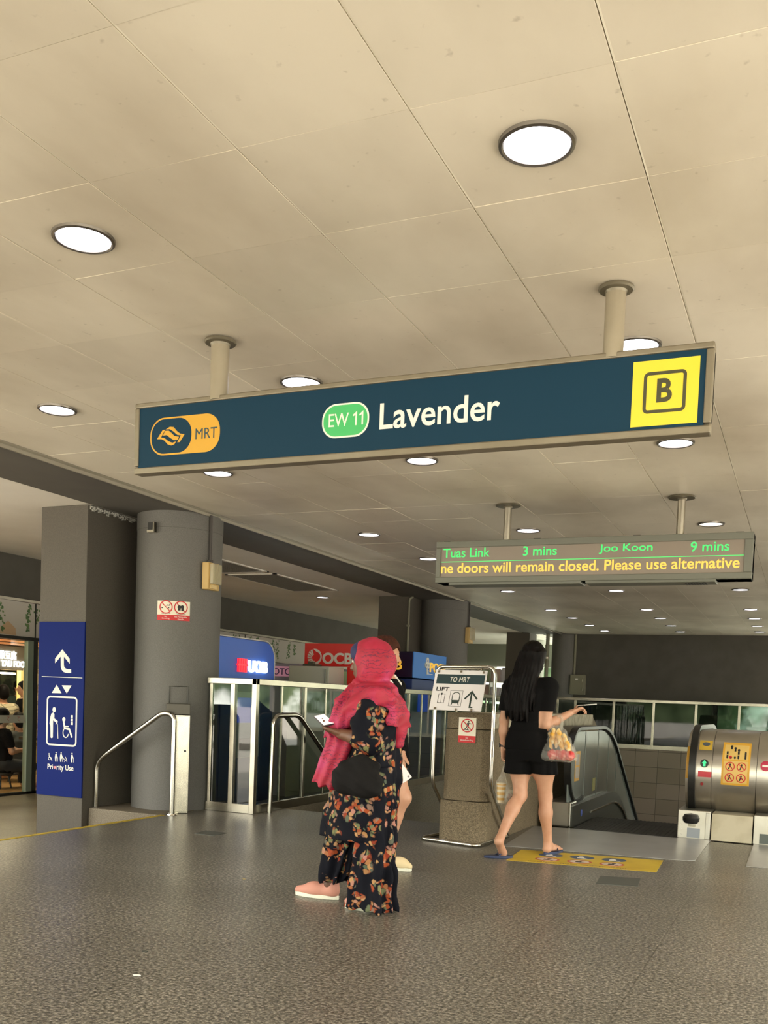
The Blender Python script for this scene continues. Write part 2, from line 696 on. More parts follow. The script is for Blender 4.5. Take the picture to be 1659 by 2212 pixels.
# ceiling of square panels, open joints between the rows
TX, TY, TS = -1.1743, 2.0972, 0.6
b = B()
for i in range(-7, 8):
    for j in range(-9, 35):
        x0, y0 = TX + i * TS, TY + j * TS
        x1, y1 = x0 + TS - 0.009, y0 + TS - 0.0016
        y1 = min(y1, 22.9)
        z = [CEIL + RND.uniform(-0.0022, 0.0022) for _ in range(4)]
        z0 = CEIL + RND.uniform(-0.001, 0.001)
        zz = [z0 + (q - CEIL) * 0.4 for q in z]
        v = [(x0, y0, zz[0]), (x1, y0, zz[1]), (x1, y1, zz[2]), (x0, y1, zz[3])]
        v += [(p[0], p[1], CEIL + 0.018) for p in v]
        b.add(v, [(0, 3, 2, 1), (0, 1, 5, 4), (1, 2, 6, 5), (2, 3, 7, 6), (3, 0, 4, 7), (4, 5, 6, 7)])
struct('ceiling', b, M_CEIL)
b = B()
for i in range(-6, 8):
    x0 = TX + i * TS - 0.009
    b.box(x0 + 0.0035, x0 + 0.0092, -3.3, 22.9, CEIL + 0.0012, CEIL + 0.016)
struct('trim_joint_highlight', b, mat('joint_highlight_tone', '#efe8d8', 0.5))  # pale strips stand for light caught on the panel edges
b = B()
b.box(-5.46, 3.65, -4, 30, CEIL + 0.10, CEIL + 0.5)
b.box(-15, -5.46, 3.0, 30, CEIL + 0.10, CEIL + 0.5)  # unseen roof, cut back over the corridor to let sun in
struct('ceiling_slab', b, M_DARK)
b = B()
b.box(-6.3, -5.452, -6, 22.9, CEIL - 0.012, CEIL + 0.09)
struct('ceiling_soffit', b, M_SOFFIT)
b = B()
b.box(-9.8, -6.3, 3.0, 27, CEIL - 0.002, CEIL + 0.09)
struct('ceiling_corridor', b, M_WCEIL)
b = B()
b.box(-5.452, -5.436, -6, 22.9, CEIL - 0.030, CEIL + 0.02)
b.box(-5.436, -5.38, -6, 22.9, CEIL - 0.004, CEIL + 0.02)
struct('trim_ceiling_edge', b, M_TRIM)

# left corridor: lintel wall above the shopfronts
b = B()
b.box(-10.0, -9.8, 5.5, 27, 2.33, CEIL + 0.05)
struct('wall_lintel', b, M_DARK)
b = B()
b.box(-9.85, -9.77, 5.5, 27, 2.30, 2.335)
struct('trim_lintel', b, M_TRIM)
# far end of the hall
b = B()
b.box(-5.5, 0.15, 22.9, 23.1, 1.36, CEIL + 0.05)
struct('wall_far', b, M_DARK)
M_FARGLASS = glass_mat('far_window_glass', (0.30, 0.34, 0.32, 1), 1.5)
b = B()
b.box(-5.5, 0.15, 23.0, 23.02, -0.1, 1.36)
struct('window_far', b, M_FARGLASS)
b = B()
b.box(-5.5, -1.95, 24.4, 24.5, -0.2, 1.6)
struct('wall_far_recess', b, M_DARK)
b = B()
b.box(-10.0, -5.5, 26.9, 27.1, 2.26, CEIL + 0.1)
struct('wall_corridor_end', b, mat('pale_grey_green_wall', '#8f9286', 0.8))

# unseen wall added to dim the far ceiling, with a low opening for reflections
b = B()
b.box(3.5, 3.65, 8.0, 23.1, 1.55, CEIL + 0.1)
b.box(3.5, 3.65, 8.0, 23.1, -0.25, 0.2)
for yv in (8.0, 14.0, 18.5, 22.7):
    b.box(3.5, 3.65, yv, yv + 0.4, 0.2, 1.55)
struct('wall_right_blocker', b, M_DARK)

# columns
def round_column(name, cx, cy, r, z0):
    bb = B().lathe([(r, z0), (r, 2.74), (r + 0.004, 2.742), (r + 0.004, CEIL - 0.012)], (cx, cy, 0), 64)
    return struct(name, bb, M_COLUMN, smooth=True, angle=30)
round_column('column_round', -5.85, 8.05, 0.42, 0.0)
round_column('column_round_far', -5.83, 15.70, 0.42, -0.33)
b = B(); b.box(-6.93, -6.36, 7.28, 8.45, -0.33, CEIL - 0.003)
struct('column_square', b, M_SQCOL, bevel=0.006)
b = B(); b.box(-6.72, -6.15, 14.88, 15.55, -0.33, CEIL - 0.003)
struct('column_square_far', b, M_SQCOL, bevel=0.006)
b = B(); b.box(-6.72, -6.15, 22.45, 23.1, -0.33, CEIL - 0.003)
struct('column_square_end', b, M_SQCOL, bevel=0.006)
b = B().lathe([(0.30, -0.2), (0.30, CEIL - 0.012)], (-5.42, 23.0, 0), 40)
struct('column_round_end', b, M_COLUMN, smooth=True)
b = B().lathe([(0.27, -0.33), (0.27, CEIL - 0.01)], (-6.75, 25.2, 0), 40)
struct('column_lit_end', b, mat('lit_column_tone', '#b4b6ad', 0.7), smooth=True)  # paler tone stands for the light falling on this column

# peeled strip where the square column meets the soffit
b = B()
for k in range(26):
    y = 7.30 + k * 0.026
    h = 0.02 + 0.035 * RND.random()
    b.box(-6.355, -6.345 + 0.006 * RND.random(), y, y + 0.02 + 0.012 * RND.random(), CEIL - 0.015 - h, CEIL - 0.012)
struct('trim_peeling', b, mat('flaking_white_plaster', '#c9c7c0', 0.9, noise=(60, '#4a4843', 0.45, 0.6)))

# escalator pit and stairwell walls
b = B()
b.box(-5.10, -4.852, 8.605, 20.0, -4.0, -0.252)
b.box(-4.91, -4.852, 8.605, 20.0, -0.252, 0.002)
struct('wall_pit_left', b, M_TILE)
tm = bpy.data.materials.new('pit_end_tile')
tm.use_nodes = True
n_, l_ = tm.node_tree.nodes, tm.node_tree.links
br = n_.new('ShaderNodeTexBrick')
br.offset = 0.0
br.inputs['Scale'].default_value = 1.0
br.inputs['Brick Width'].default_value = 0.45
br.inputs['Row Height'].default_value = 0.32
br.inputs['Mortar Size'].default_value = 0.006
br.inputs['Color1'].default_value = lin('#96897a')
br.inputs['Color2'].default_value = lin('#877c6a')
br.inputs['Mortar'].default_value = lin('#5f574a')
geo_ = n_.new('ShaderNodeNewGeometry')
mp_ = n_.new('ShaderNodeMapping')
mp_.inputs['Rotation'].default_value = (-PI / 2, 0, 0)
l_.new(geo_.outputs['Position'], mp_.inputs[0])
l_.new(mp_.outputs[0], br.inputs['Vector'])
l_.new(br.outputs['Color'], n_['Principled BSDF'].inputs['Base Color'])
n_['Principled BSDF'].inputs['Roughness'].default_value = 0.5
b = B()
b.box(-4.86, 1.3, 20.05, 20.3, -4.0, -0.252)
b.box(-4.86, 1.3, 20.05, 20.15, -0.252, 0.36)
struct('wall_pit_end', b, tm)
b = B()
b.box(-4.9, 1.3, 8.0, 20.3, -4.2, -4.0)
struct('floor_pit', b, M_TILE)
b = B()
b.box(1.25, 1.4, 9.05, 20.06, -4.0, 0.0)
struct('wall_pit_right', b, M_TILE)
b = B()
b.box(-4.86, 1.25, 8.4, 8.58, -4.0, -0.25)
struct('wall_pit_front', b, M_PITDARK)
# stairs going down behind the edge of the floor
b = B()
for k in range(22):
    b.box(-4.85, -2.74, 8.6 + 0.29 * k, 8.6 + 0.29 * (k + 1), -4.0, -0.165 * (k + 1))
struct('floor_stairs', b, M_CURB)
# parapet between the stairs and the escalator
b = B()
prof = [(7.62, -0.02), (9.06, -0.02), (9.06, -4.0), (13.6, -4.0), (13.6, -1.0), (12.05, 0.9), (11.62, 1.08), (7.62, 1.08)]
fx = FX(-2.36)
b.prism(prof, fx, -0.375, 0.0)
struct('wall_parapet', b, M_AGG, bevel=0.01)
b = B()
b.box(-2.745, -2.345, 7.64, 11.6, 0.955, 1.083)
struct('trim_parapet_cap', b, mat('pale_coping_stone', '#b4ab95', 0.7, noise=(14, '#8c826c', 0.4, 0.7)), bevel=0.01)
# ------------------------------------------------------------------ downlights
M_LENS = mat('glowing_downlight_lens', '#ffffff', 0.4, emit='#f3f2ff', estr=5.0)
M_LENSDIM = mat('dim_downlight_lens', '#ffffff', 0.4, emit='#fff3e0', estr=1.0)
M_RING = mat('grey_metal_trim_ring', '#6d675f', 0.35, 0.8)

def downlight(x, y, label, lens=None):
    t = thing('downlight', label, 'ceiling light', (x, y, CEIL), 'round downlights in the ceiling')
    r = B().lathe([(0.104, 0.004), (0.104, -0.010), (0.110, -0.014), (0.119, -0.010), (0.122, 0.004)], (x, y, CEIL), 40)
    obj('trim_ring', r, M_RING, t, smooth=True)
    d = B().lathe([(0.0005, -0.004), (0.106, -0.004), (0.106, 0.006), (0.0005, 0.006)], (x, y, CEIL), 32)
    obj('lens', d, lens or M_LENS, t)
    return t

def downlight_copy(src, x, y, label):
    return copy_tree(src, (x, y, CEIL), label)

DL = downlight(-0.87, 2.99, 'large glowing downlight at upper right, well above the B end of the blue-green sign')
for x, y, lb in [
    (-2.68, 3.01, 'large glowing downlight at upper left, nearest on the left side of the ceiling'),
    (-4.43, 4.77, 'glowing downlight at the left edge, left of the hanging pole on the MRT logo end'),
    (-2.68, 4.77, 'glowing downlight half hidden above the top edge of the station sign, near its middle'),
    (-0.85, 4.77, 'glowing downlight peeping over the top of the station sign beside its right pole'),
    (-2.66, 6.55, 'glowing downlight just below the station sign, under the word Lavender'),
    (-4.38, 6.50, 'glowing downlight just under the bottom edge of the station sign at its logo end'),
    (-0.88, 6.55, 'glowing downlight just under the yellow B square of the station sign'),
    (-4.355, 9.32, 'glowing downlight left of the display board, above the red bank sign'),
    (-2.645, 9.41, 'glowing downlight above the display board, right of its left pole'),
    (-4.335, 11.02, 'glowing downlight touching the left edge of the arrival display board'),
    (-4.31, 14.35, 'glowing downlight below the left third of the arrival display board'),
    (-2.67, 14.42, 'glowing downlight below the middle of the arrival display board'),
    (-0.945, 14.45, 'glowing downlight below the right end of the arrival display board'),
    (-4.33, 17.18, 'far downlight above the woman in black, nearest of four in the left row'),
    (-2.635, 17.16, 'far downlight in the middle row, nearest of its four beyond the display board'),
    (-0.94, 17.18, 'far downlight in the right row at the picture edge, nearest of its four'),
    (-4.29, 18.72, 'far downlight in the left row, second of the four beyond the display board'),
    (-2.62, 18.76, 'far downlight in the middle row, second of the four beyond the display board'),
    (-0.955, 18.82, 'far downlight in the right row, second of the four beyond the display board'),
    (-4.29, 20.35, 'far downlight in the left row, third of the four beyond the display board'),
    (-2.625, 20.38, 'far downlight in the middle row, third of the four beyond the display board'),
    (-0.98, 20.40, 'far downlight in the right row, third of the four beyond the display board'),
    (-4.25, 21.80, 'farthest downlight of the left row, close to the dark end wall'),
    (-2.615, 21.88, 'farthest downlight of the middle row, close to the dark end wall'),
    (-0.99, 21.78, 'farthest downlight of the right row, close to the dark end wall'),
]:
    downlight_copy(DL, x, y, lb)
downlight(-0.905, 9.42, 'dim unlit-looking metal downlight above the right end of the display board', M_LENSDIM)
downlight(-7.83, 14.95, 'small downlight in the white corridor ceiling beyond the dark grilles', M_LENS)

# ------------------------------------------------------------------ station sign
M_TEAL = mat('teal_sign_face', '#16364a', 0.5, spec=0.12)
M_YEL = mat('golden_yellow_film', '#cf9c2a', 0.45)
M_BYEL = mat('bright_yellow_film', '#e6cf33', 0.45)
M_GRN = mat('line_green_film', '#41b566', 0.45)
M_DKINK = mat('dark_olive_ink', '#3d3a1e', 0.5)
M_TEALINK = mat('teal_ink', '#27424c', 0.4)
M_FLANGE = mat('dull_flange_metal', '#77705f', 0.45, 0.5)
M_SFR = mat('dull_sign_frame', '#877e6c', 0.45, 0.5, noise=(6, '#7c7361', 0.3, 0.7))
sg = thing('station_sign', 'long blue-green hanging sign reading Lavender with yellow B square at its right', 'sign', (-1.834, 4.12, 2.262))
b = B()
X0, X1, Z0, Z1 = -3.254, -0.415, 2.275, 2.634
b.box(X0, X1, 4.09, 4.128, Z0 + 0.02, Z1 - 0.02)
for (x0, x1, z0, z1) in ((X0, X1, Z0, Z0 + 0.032), (X0, X1, Z1 - 0.026, Z1), (X0, X0 + 0.026, Z0 + 0.04, Z1 - 0.026), (X1 - 0.030, X1, Z0 + 0.04, Z1 - 0.026)):
    b.box(x0, x1, 4.060, 4.128, z0, z1)
obj('frame', b, M_SFR, sg, bevel=0.006)
b = B().box(X0 + 0.024, X1 - 0.028, 4.068, 4.1, Z0 + 0.030, Z1 - 0.024)
obj('face_panel', b, M_TEAL, sg)
f = FY(4.068)
# transit logo pill
cx0, cx1, cz0, cz1 = -3.158, -2.736, 2.361, 2.550
outer = rrect(cx0, cz0, cx1, cz1, 0.085, 10)
s = S2(f, 0, 0.0012); s.poly(outer)
lp = obj('logo_pill', s, M_YEL, sg)
s = S2(f, 0.0012, 0.0022)
inner = []
for (px_, pz_) in rrect(cx0 + 0.008, cz0 + 0.008, -2.905, cz1 - 0.008, 0.078, 10):
    inner.append((px_, pz_))
s.poly([p for p in inner])
obj('logo_ground', s, M_TEAL, lp)
s = S2(f, 0.0022, 0.0034)
def zz(pts):
    return [ray_y(150 + x / 1.904, 667 + y / 1.904, 4.068) for x, y in pts]
s.poly(zz([(362, 537), (385, 500), (396, 498), (378, 530), (392, 532), (408, 545), (425, 552), (440, 546), (433, 558), (420, 563), (405, 558), (392, 543), (380, 537)]))
s.poly(zz([(398, 497), (415, 486), (430, 487), (445, 505), (457, 514), (475, 516), (455, 549), (445, 550), (460, 521), (445, 519), (430, 506), (415, 496)]))
s.poly(zz([(386, 522), (396, 503), (410, 502), (422, 512), (434, 524), (452, 527), (446, 540), (430, 541), (414, 530), (402, 520)]))
obj('wave_emblem', s, M_YEL, lp)
text('lettering', 'MRT', f, -2.880, 2.428, -2.752, 2.480, M_TEALINK, lp, 0.0012, 0.0024, 0.0)
# line number pill
s = S2(f, 0, 0.0012); s.poly(rrect(-2.166, 2.376, -1.922, 2.534, 0.072, 10))
ew = obj('line_number_plate', s, M_WHITE, sg, label='green rounded plate with white rim reading EW 11')
s = S2(f, 0.0012, 0.0022); s.poly(rrect(-2.158, 2.384, -1.930, 2.526, 0.066, 10))
obj('green_ground', s, M_GRN, ew)
text('lettering', 'EW', f, -2.130, 2.428, -2.026, 2.488, M_WHITE, ew, 0.0022, 0.0034, 0.0)
s = S2(f, 0.0022, 0.0034)
for x in (-1.988, -1.955):
    s.stroke([(x - 0.013, 2.474), (x, 2.4845), (x, 2.431)], 0.0075)
obj('numerals', s, M_WHITE, ew)
text('station_name', 'Lavender', f, -1.868, 2.398, -1.296, 2.516, M_WHITE, sg, 0, 0.0015, 0.012, label='white lettering Lavender')
s = S2(f, 0, 0.0012); s.rect(-0.731, 2.320, -0.468, 2.583)
yp = obj('exit_plate', s, M_BYEL, sg, label='yellow square with a boxed letter B')
s = S2(f, 0.0012, 0.0024); s.stroke(rrect(-0.679, 2.377, -0.523, 2.530, 0.014, 5), 0.013, closed=True)
obj('box_outline', s, M_DKINK, yp)
text('lettering', 'B', f, -0.632, 2.412, -0.571, 2.508, M_DKINK, yp, 0.0012, 0.0024, 0.028)
b = B().cyl((-2.767, 4.096, Z1 - 0.02), (-2.767, 4.096, CEIL - 0.004), 0.0455, n=32)
p1 = obj('hanging_pole', b, M_ALU, sg, smooth=True)
b = B().lathe([(0.044, 0), (0.078, 0), (0.080, -0.008), (0.074, -0.014), (0.05, -0.016), (0.044, -0.03)], (-2.767, 4.096, CEIL - 0.004), 40)
obj('ceiling_flange', b, M_FLANGE, p1, smooth=True)
b = B().cyl((-0.823, 4.096, Z1 - 0.02), (-0.823, 4.096, CEIL - 0.004), 0.042, n=32)
p2 = obj('hanging_pole', b, M_ALU, sg, smooth=True)
b = B().lathe([(0.04, 0), (0.072, 0), (0.074, -0.008), (0.068, -0.014), (0.046, -0.016), (0.04, -0.03)], (-0.823, 4.096, CEIL - 0.004), 40)
obj('ceiling_flange', b, M_FLANGE, p2, smooth=True)

# ------------------------------------------------------------------ arrival display
M_LEDBODY = mat('grey_green_display_case', '#6c6d63', 0.5, 0.1)
M_SCREEN = mat('display_screen', '#8f8378', 0.4, noise=(500, '#82776c', 0.4, 0.6))
M_LEDG = mat('green_display_pixels', '#2f9c4f', 0.5, emit='#3fd868', estr=0.62)
M_LEDA = mat('amber_display_pixels', '#b98f3a', 0.5, emit='#f0b850', estr=0.62)
ld = thing('arrival_display', 'long grey hanging display board with green train times and an amber scrolling message', 'display board', (-1.78, 8.18, 2.20))
b = B()
X0, X1, Z0, Z1 = -3.105, -0.452, 2.225, 2.588
b.box(X0, X1, 8.12, 8.30, Z0, Z1)
for (x0, x1, z0, z1) in ((X0, X1, Z0, 2.274), (X0, X1, 2.532, Z1), (X0, -3.060, 2.274, 2.532), (-0.516, X1, 2.274, 2.532)):
    b.box(x0, x1, 8.075, 8.30, z0, z1)
for x0, x1 in ((-2.98, -1.80), (-1.76, -0.72)):
    b.box(x0, x1, 8.09, 8.29, 2.203, 2.23)
obj('housing', b, M_LEDBODY, ld, bevel=0.005)
for x in (-3.02, -2.20, -1.36, -0.56):
    obj('hinge_tab', B().box(x - 0.03, x + 0.03, 8.12, 8.16, Z1 - 0.001, Z1 + 0.010), M_BLACK, ld)
b = B()
for k in range(8):
    b.box(-0.96 + k * 0.022, -0.948 + k * 0.022, 8.14, 8.25, 2.198, 2.204)
obj('vent_slats', b, M_BLACK, ld)
b = B().box(-3.062, -0.514, 8.088, 8.13, 2.272, 2.534)
sc = obj('screen', b, M_SCREEN, ld)
f = FY(8.088)
for s_, x0, x1, lo in (('Tuas Link', -3.039, -2.608, 2.446), ('3 mins', -2.309, -2.014, 2.446), ('Joo Koon', -1.658, -1.222, 2.444), ('9 mins', -0.925, -0.630, 2.444)):
    text('lettering', s_, f, x0, lo, x1, lo + 0.080, M_LEDG, sc, 0, 0.002, 0.010)
s = S2(f, 0, 0.002); s.rect(-3.055, 2.4055, -0.518, 2.4105)
obj('divider_line', s, M_LEDG, sc)
text('lettering', 'ne doors will remain closed. Please use alternative', f, -3.055, 2.308, -0.546, 2.397, M_LEDA, sc, 0, 0.002, 0.014)
for x in (-2.494, -1.026):
    b = B().cyl((x, 8.2, Z1 - 0.01), (x, 8.2, CEIL - 0.004), 0.033, n=28)
    p = obj('hanging_pole', b, M_STEEL, ld, smooth=True)
    b = B().lathe([(0.03, 0), (0.108, 0), (0.110, -0.006), (0.104, -0.011), (0.04, -0.014), (0.03, -0.03)], (x, 8.2, CEIL - 0.004), 40)
    obj('ceiling_flange', b, M_FLANGE, p, smooth=True)

# ------------------------------------------------------------------ blue priority-use sign on the square column
M_BLUE = mat('deep_blue_sign_film', '#061c62', 0.6, spec=0.12)
M_PALE = mat('pale_grey_film', '#dcdad2', 0.5)
ps = thing('priority_sign', 'tall dark blue sign with arrow, wheelchair pictograms and Priority Use on the square column', 'sign', (-6.638, 7.27, 0.095))
SXL, SXR = -6.918, -6.353
b = B().box(SXL, SXR, 7.262, 7.279, 0.10, 1.795)
obj('panel', b, M_BLUE, ps)
f = FY(7.262)
# measurements taken from the photograph once, turned into metres on the sign's own plane
def sgn(pts, oy=1480):
    return [ray_y(x * 220 / 1659, oy + y * 220 / 1659, 7.262) for x, y in pts]
s = S2(f, 0, 0.002)
s.poly(sgn([(1016, 925), (1136, 1080), (1136, 1160), (1042, 1042), (1042, 1180), (1050, 1215), (1075, 1240), (1110, 1250), (1160, 1250), (1160, 1310), (1090, 1310), (1040, 1295), (1005, 1255), (992, 1210), (990, 1042), (900, 1150), (900, 1075)], 1280))
s.poly(sgn([(684, 1362), (1342, 1386), (1342, 1396), (684, 1372)], 1280))
obj('bent_arrow', s, M_PALE, ps)
s = S2(f, 0, 0.002)
s.poly(sgn([(845, 127), (925, -5), (1004, 132)]))
s.poly(sgn([(1008, 2), (1168, 5), (1090, 135)]))
obj('lift_arrows', s, M_PALE, ps)
s = S2(f, 0, 0.002)
q0, q1 = sgn([(752, 960)])[0], sgn([(1252, 205)])[0]
s.stroke(rrect(q0[0] + 0.008, q0[1], q1[0], q1[1], 0.035, 6), 0.017, closed=True)
obj('pictogram_border', s, M_PALE, ps)
s = S2(f, 0, 0.002)
c = sgn([(884, 400)])[0]; s.disc(c[0], c[1], 0.020, 24, 0.026)
s.poly(sgn([(872, 445), (888, 470), (885, 540), (942, 585), (940, 610), (918, 612), (868, 572), (866, 640), (862, 850), (845, 864), (826, 852), (822, 660), (808, 625), (822, 520), (840, 462)]))
s.stroke(sgn([(912, 640), (914, 622), (930, 616), (938, 640), (946, 868)]), 0.006)
obj('elderly_figure', s, M_PALE, ps)
s = S2(f, 0, 0.002)
c = sgn([(1042, 560)])[0]; s.disc(c[0], c[1], 0.019, 24, 0.023)
s.stroke(sgn([(1042, 610), (1056, 700), (1130, 720), (1170, 840)]), 0.020)
s.stroke(sgn([(1060, 670), (1110, 674)]), 0.012)
c = sgn([(1072, 775)])[0]
s.stroke([(c[0] + 0.066 / 2 * 1.0 * math.cos(a), c[1] + 0.080 / 2 * 1.15 * math.sin(a)) for a in [math.radians(d) for d in range(125, 345, 12)]], 0.010)
for yy in (512, 568, 626):
    c = sgn([(1172, yy)])[0]; s.rect(c[0] - 0.012, c[1] - 0.013, c[0] + 0.012, c[1] + 0.013)
obj('wheelchair_figure', s, M_PALE, ps)
s = S2(f, 0, 0.002)
c = sgn([(800, 1116)])[0]; s.disc(c[0], c[1], 0.006, 14)
s.stroke(sgn([(800, 1135), (805, 1170), (830, 1180), (846, 1225)]), 0.008)
c = sgn([(806, 1195)])[0]; s.ring(c[0], c[1], 0.013, 0.005, 20)
for x in (916, 998, 1175):
    c = sgn([(x, 1100 + (x - 916) * 0.05)])[0]; s.disc(c[0], c[1], 0.007, 14)
    o_ = (x - 916) * 0.05
    s.poly(sgn([(x - 12, 1122 + o_), (x + 10, 1122 + o_), (x + (26 if x == 998 else 12), 1180 + o_), (x + 4, 1200 + o_), (x + 2, 1246 + o_), (x - 14, 1246 + o_), (x - 20, 1180 + o_)]))
    s.stroke(sgn([(x + 12, 1150 + o_), (x + 24, 1180 + o_), (x + 22, 1244 + o_)]), 0.004)
s.stroke(sgn([(1022, 1170), (1050, 1215), (1090, 1220), (1066, 1170)]), 0.005)
s.stroke(sgn([(1050, 1250), (1062, 1215), (1092, 1250)]), 0.004)
obj('priority_figures', s, M_PALE, ps)
def sgn_text(name, s_, x0, y0, x1, y1, m):
    a_, b_ = sgn([(x0, y1)])[0], sgn([(x1, y0)])[0]
    mid = sgn([((x0 + x1) / 2, y0)])[0]
    text(name, s_, f, a_[0], a_[1], b_[0], mid[1], m, ps, 0, 0.002, 0.014)
sgn_text('lettering', 'Pri', 775, 1282, 862, 1362, M_PALE)
sgn_text('lettering', 'rity Use', 922, 1298, 1198, 1405, M_PALE)
s = S2(f, 0, 0.002)
s.poly(sgn([(892, 1368), (872, 1340), (872, 1324), (882, 1316), (893, 1324), (904, 1317), (914, 1326), (912, 1344)]))
obj('pink_heart', s, mat('pink_film', '#e58a92', 0.5), ps)

# ------------------------------------------------------------------ things on the near round column
CC, CR = (-5.85, 8.05), 0.421
def ang(px_):
    """angle on the column for a viewing column of the photo"""
    best = None
    for k in range(-1600, 200):
        a = k / 1000.0
        p = Vector((CC[0] + CR * math.cos(a), CC[1] + CR * math.sin(a), 1.5))
        d = np.array(RX) @ (np.array(p) - np.array((0, 0, EYE))), np.array(FW) @ (np.array(p) - np.array((0, 0, EYE)))
        x = 829.5 + 2067.7 * d[0] / d[1]
        if math.cos(a) * (-p.x) + math.sin(a) * (-p.y) > 0 and (best is None or abs(x - px_) < best[0]):
            best = (abs(x - px_), a)
    return best[1]
M_CREAMSIGN = mat('cream_sign_face', '#ece4d2', 0.5)
def warning_plate(cf, w, h, label, kind, loc, red=0.28):
    t = thing('warning_sign', label, 'sign', loc, 'small red and white warning signs')
    s = S2(cf, 0.001, 0.004); s.rect(-w / 2, 0, w / 2, h, 8)
    obj('plate', s, M_CREAMSIGN, t)
    s = S2(cf, 0.004, 0.005); s.rect(-w / 2, 0, w / 2, h * red, 8)
    rp = obj('red_band', s, M_RED, t)
    cy, r = h * (red + (1 - red) * 0.56), w * 0.345
    s = S2(cf, 0.004, 0.005)
    if kind == 'smoke':
        s.stroke([(-r * 0.75, -0.008 + cy), (r * 0.55, -0.008 + cy)], r * 0.16, cap=False)
        s.stroke([(r * 0.1, cy + r * 0.15), (r * 0.3, cy + r * 0.35), (r * 0.55, cy + r * 0.25), (r * 0.65, cy + r * 0.5)], r * 0.10)
    elif kind == 'goods':
        s.disc(-r * 0.25, cy + r * 0.05, r * 0.30); s.disc(r * 0.22, cy + r * 0.1, r * 0.28)
        s.rect(-r * 0.45, cy - r * 0.5, -r * 0.05, cy - r * 0.1); s.rect(r * 0.05, cy - r * 0.55, r * 0.45, cy - r * 0.05)
    else:
        s.disc(r * 0.18, cy + r * 0.62, r * 0.15)
        s.poly([(-r * 0.05, cy + r * 0.45), (r * 0.3, cy + r * 0.42), (r * 0.22, cy - r * 0.05), (-r * 0.02, cy - r * 0.05)])
        s.stroke([(r * 0.2, cy + r * 0.38), (r * 0.62, cy + r * 0.3)], r * 0.11)
        s.stroke([(0.0, cy + r * 0.35), (-r * 0.3, cy + r * 0.2)], r * 0.11)
        s.stroke([(r * 0.02, cy), (-r * 0.15, cy - r * 0.3), (-r * 0.45, cy - r * 0.58)], r * 0.13)
        s.stroke([(r * 0.18, cy), (r * 0.12, cy - r * 0.35), (-r * 0.02, cy - r * 0.62)], r * 0.13)
        s.stroke([(-r * 0.55, cy - r * 0.66), (r * 0.3, cy - r * 0.70)], r * 0.08)
    obj('pictogram', s, M_INK, t)
    s = S2(cf, 0.005, 0.006)
    s.ring(0, cy, r, r * 0.17)
    s.stroke([(-r * 0.68, cy + r * 0.68), (r * 0.68, cy - r * 0.68)], r * 0.14, cap=False)
    obj('prohibition_ring', s, M_RED, t)
    return t, rp
th = ang(356)
cf = CylFrame(CC, CR, th, 1.848)
t, rp = warning_plate(cf, 0.172, 0.186, 'No Smoking warning sign, left of the pair on the round column', 'smoke', (CC[0] + CR * math.cos(th), CC[1] + CR * math.sin(th), 1.848))
text('lettering', 'No', cf, -0.012, 0.030, 0.012, 0.042, M_WHITE, rp, 0.005, 0.0058)
text('lettering', 'Smoking', cf, -0.038, 0.008, 0.038, 0.024, M_WHITE, rp, 0.005, 0.0058)
text('lettering', 'Fine $1000', cf, -0.045, 0.058, 0.045, 0.069, M_INK, rp, 0.004, 0.0048)
th = ang(388)
cf = CylFrame(CC, CR, th, 1.848)
t, rp = warning_plate(cf, 0.172, 0.186, 'No Flammable Goods warning sign, right of the pair on the round column', 'goods', (CC[0] + CR * math.cos(th), CC[1] + CR * math.sin(th), 1.848))
text('lettering', 'No Flammable', cf, -0.058, 0.028, 0.058, 0.042, M_WHITE, rp, 0.005, 0.0058)
text('lettering', 'Goods', cf, -0.028, 0.008, 0.028, 0.022, M_WHITE, rp, 0.005, 0.0058)
text('lettering', 'Fine $5000', cf, -0.045, 0.058, 0.045, 0.069, M_INK, rp, 0.004, 0.0048)

# emergency lights with their conduits
M_BEIGE = mat('yellowed_plastic', '#c9a86a', 0.5)
M_CLEAR = glass_mat('ribbed_clear_cover', (0.92, 0.9, 0.82, 1), 1.45, 0.15, 0.35, (0.75, 0.70, 0.55, 1))
def emergency_light(x, y, z0, z1, w, label, cz, coly):
    t = thing('emergency_light', label, 'emergency light', (x, y + w / 2, z0), 'boxed emergency lights on the columns')
    b = B().box(x - 0.03, x + 0.045, y, y + w, z0, z1)
    obj('back_box', b, M_BEIGE, t, bevel=0.008)
    b = B()
    for k in range(7):
        b.box(x + 0.046, x + 0.085, y + 0.02 + (w - 0.035) * k / 7, y + 0.02 + (w - 0.035) * (k + 0.86) / 7, z0 + 0.055, z1 - 0.012)
    obj('clear_cover', b, M_CLEAR, t, bevel=0.004)
    b = B().box(x + 0.045, x + 0.05, y + 0.04, y + w - 0.02, z0 + 0.08, z1 - 0.03)
    obj('lamp_plate', b, mat('cream_reflector', '#e6dcbc', 0.4), t)
    b = B().box(x + 0.045, x + 0.062, y + 0.03, y + w * 0.65, z0 + 0.01, z0 + 0.045)
    obj('test_switch', b, mat('cream_plastic', '#dcc48d', 0.5), t, bevel=0.003)
    b = B().cyl((x + 0.0, coly, z1 - 0.005), (x + 0.0, coly, cz), 0.013, n=14)
    b.box(x - 0.02, x + 0.022, coly - 0.02, coly + 0.02, z1 - 0.005, z1 + 0.03)
    c_ = obj('conduit', b, mat('dark_conduit', '#3c3632', 0.5), t)
    return t
emergency_light(-5.418, 7.86, 2.168, 2.43, 0.195, 'beige emergency light on the near round column, beside the hall ceiling edge', CEIL - 0.02, 7.95)
emergency_light(-5.385, 15.62, 2.19, 2.46, 0.22, 'beige emergency light on the far round column, above the white stand', CEIL - 0.02, 15.72)
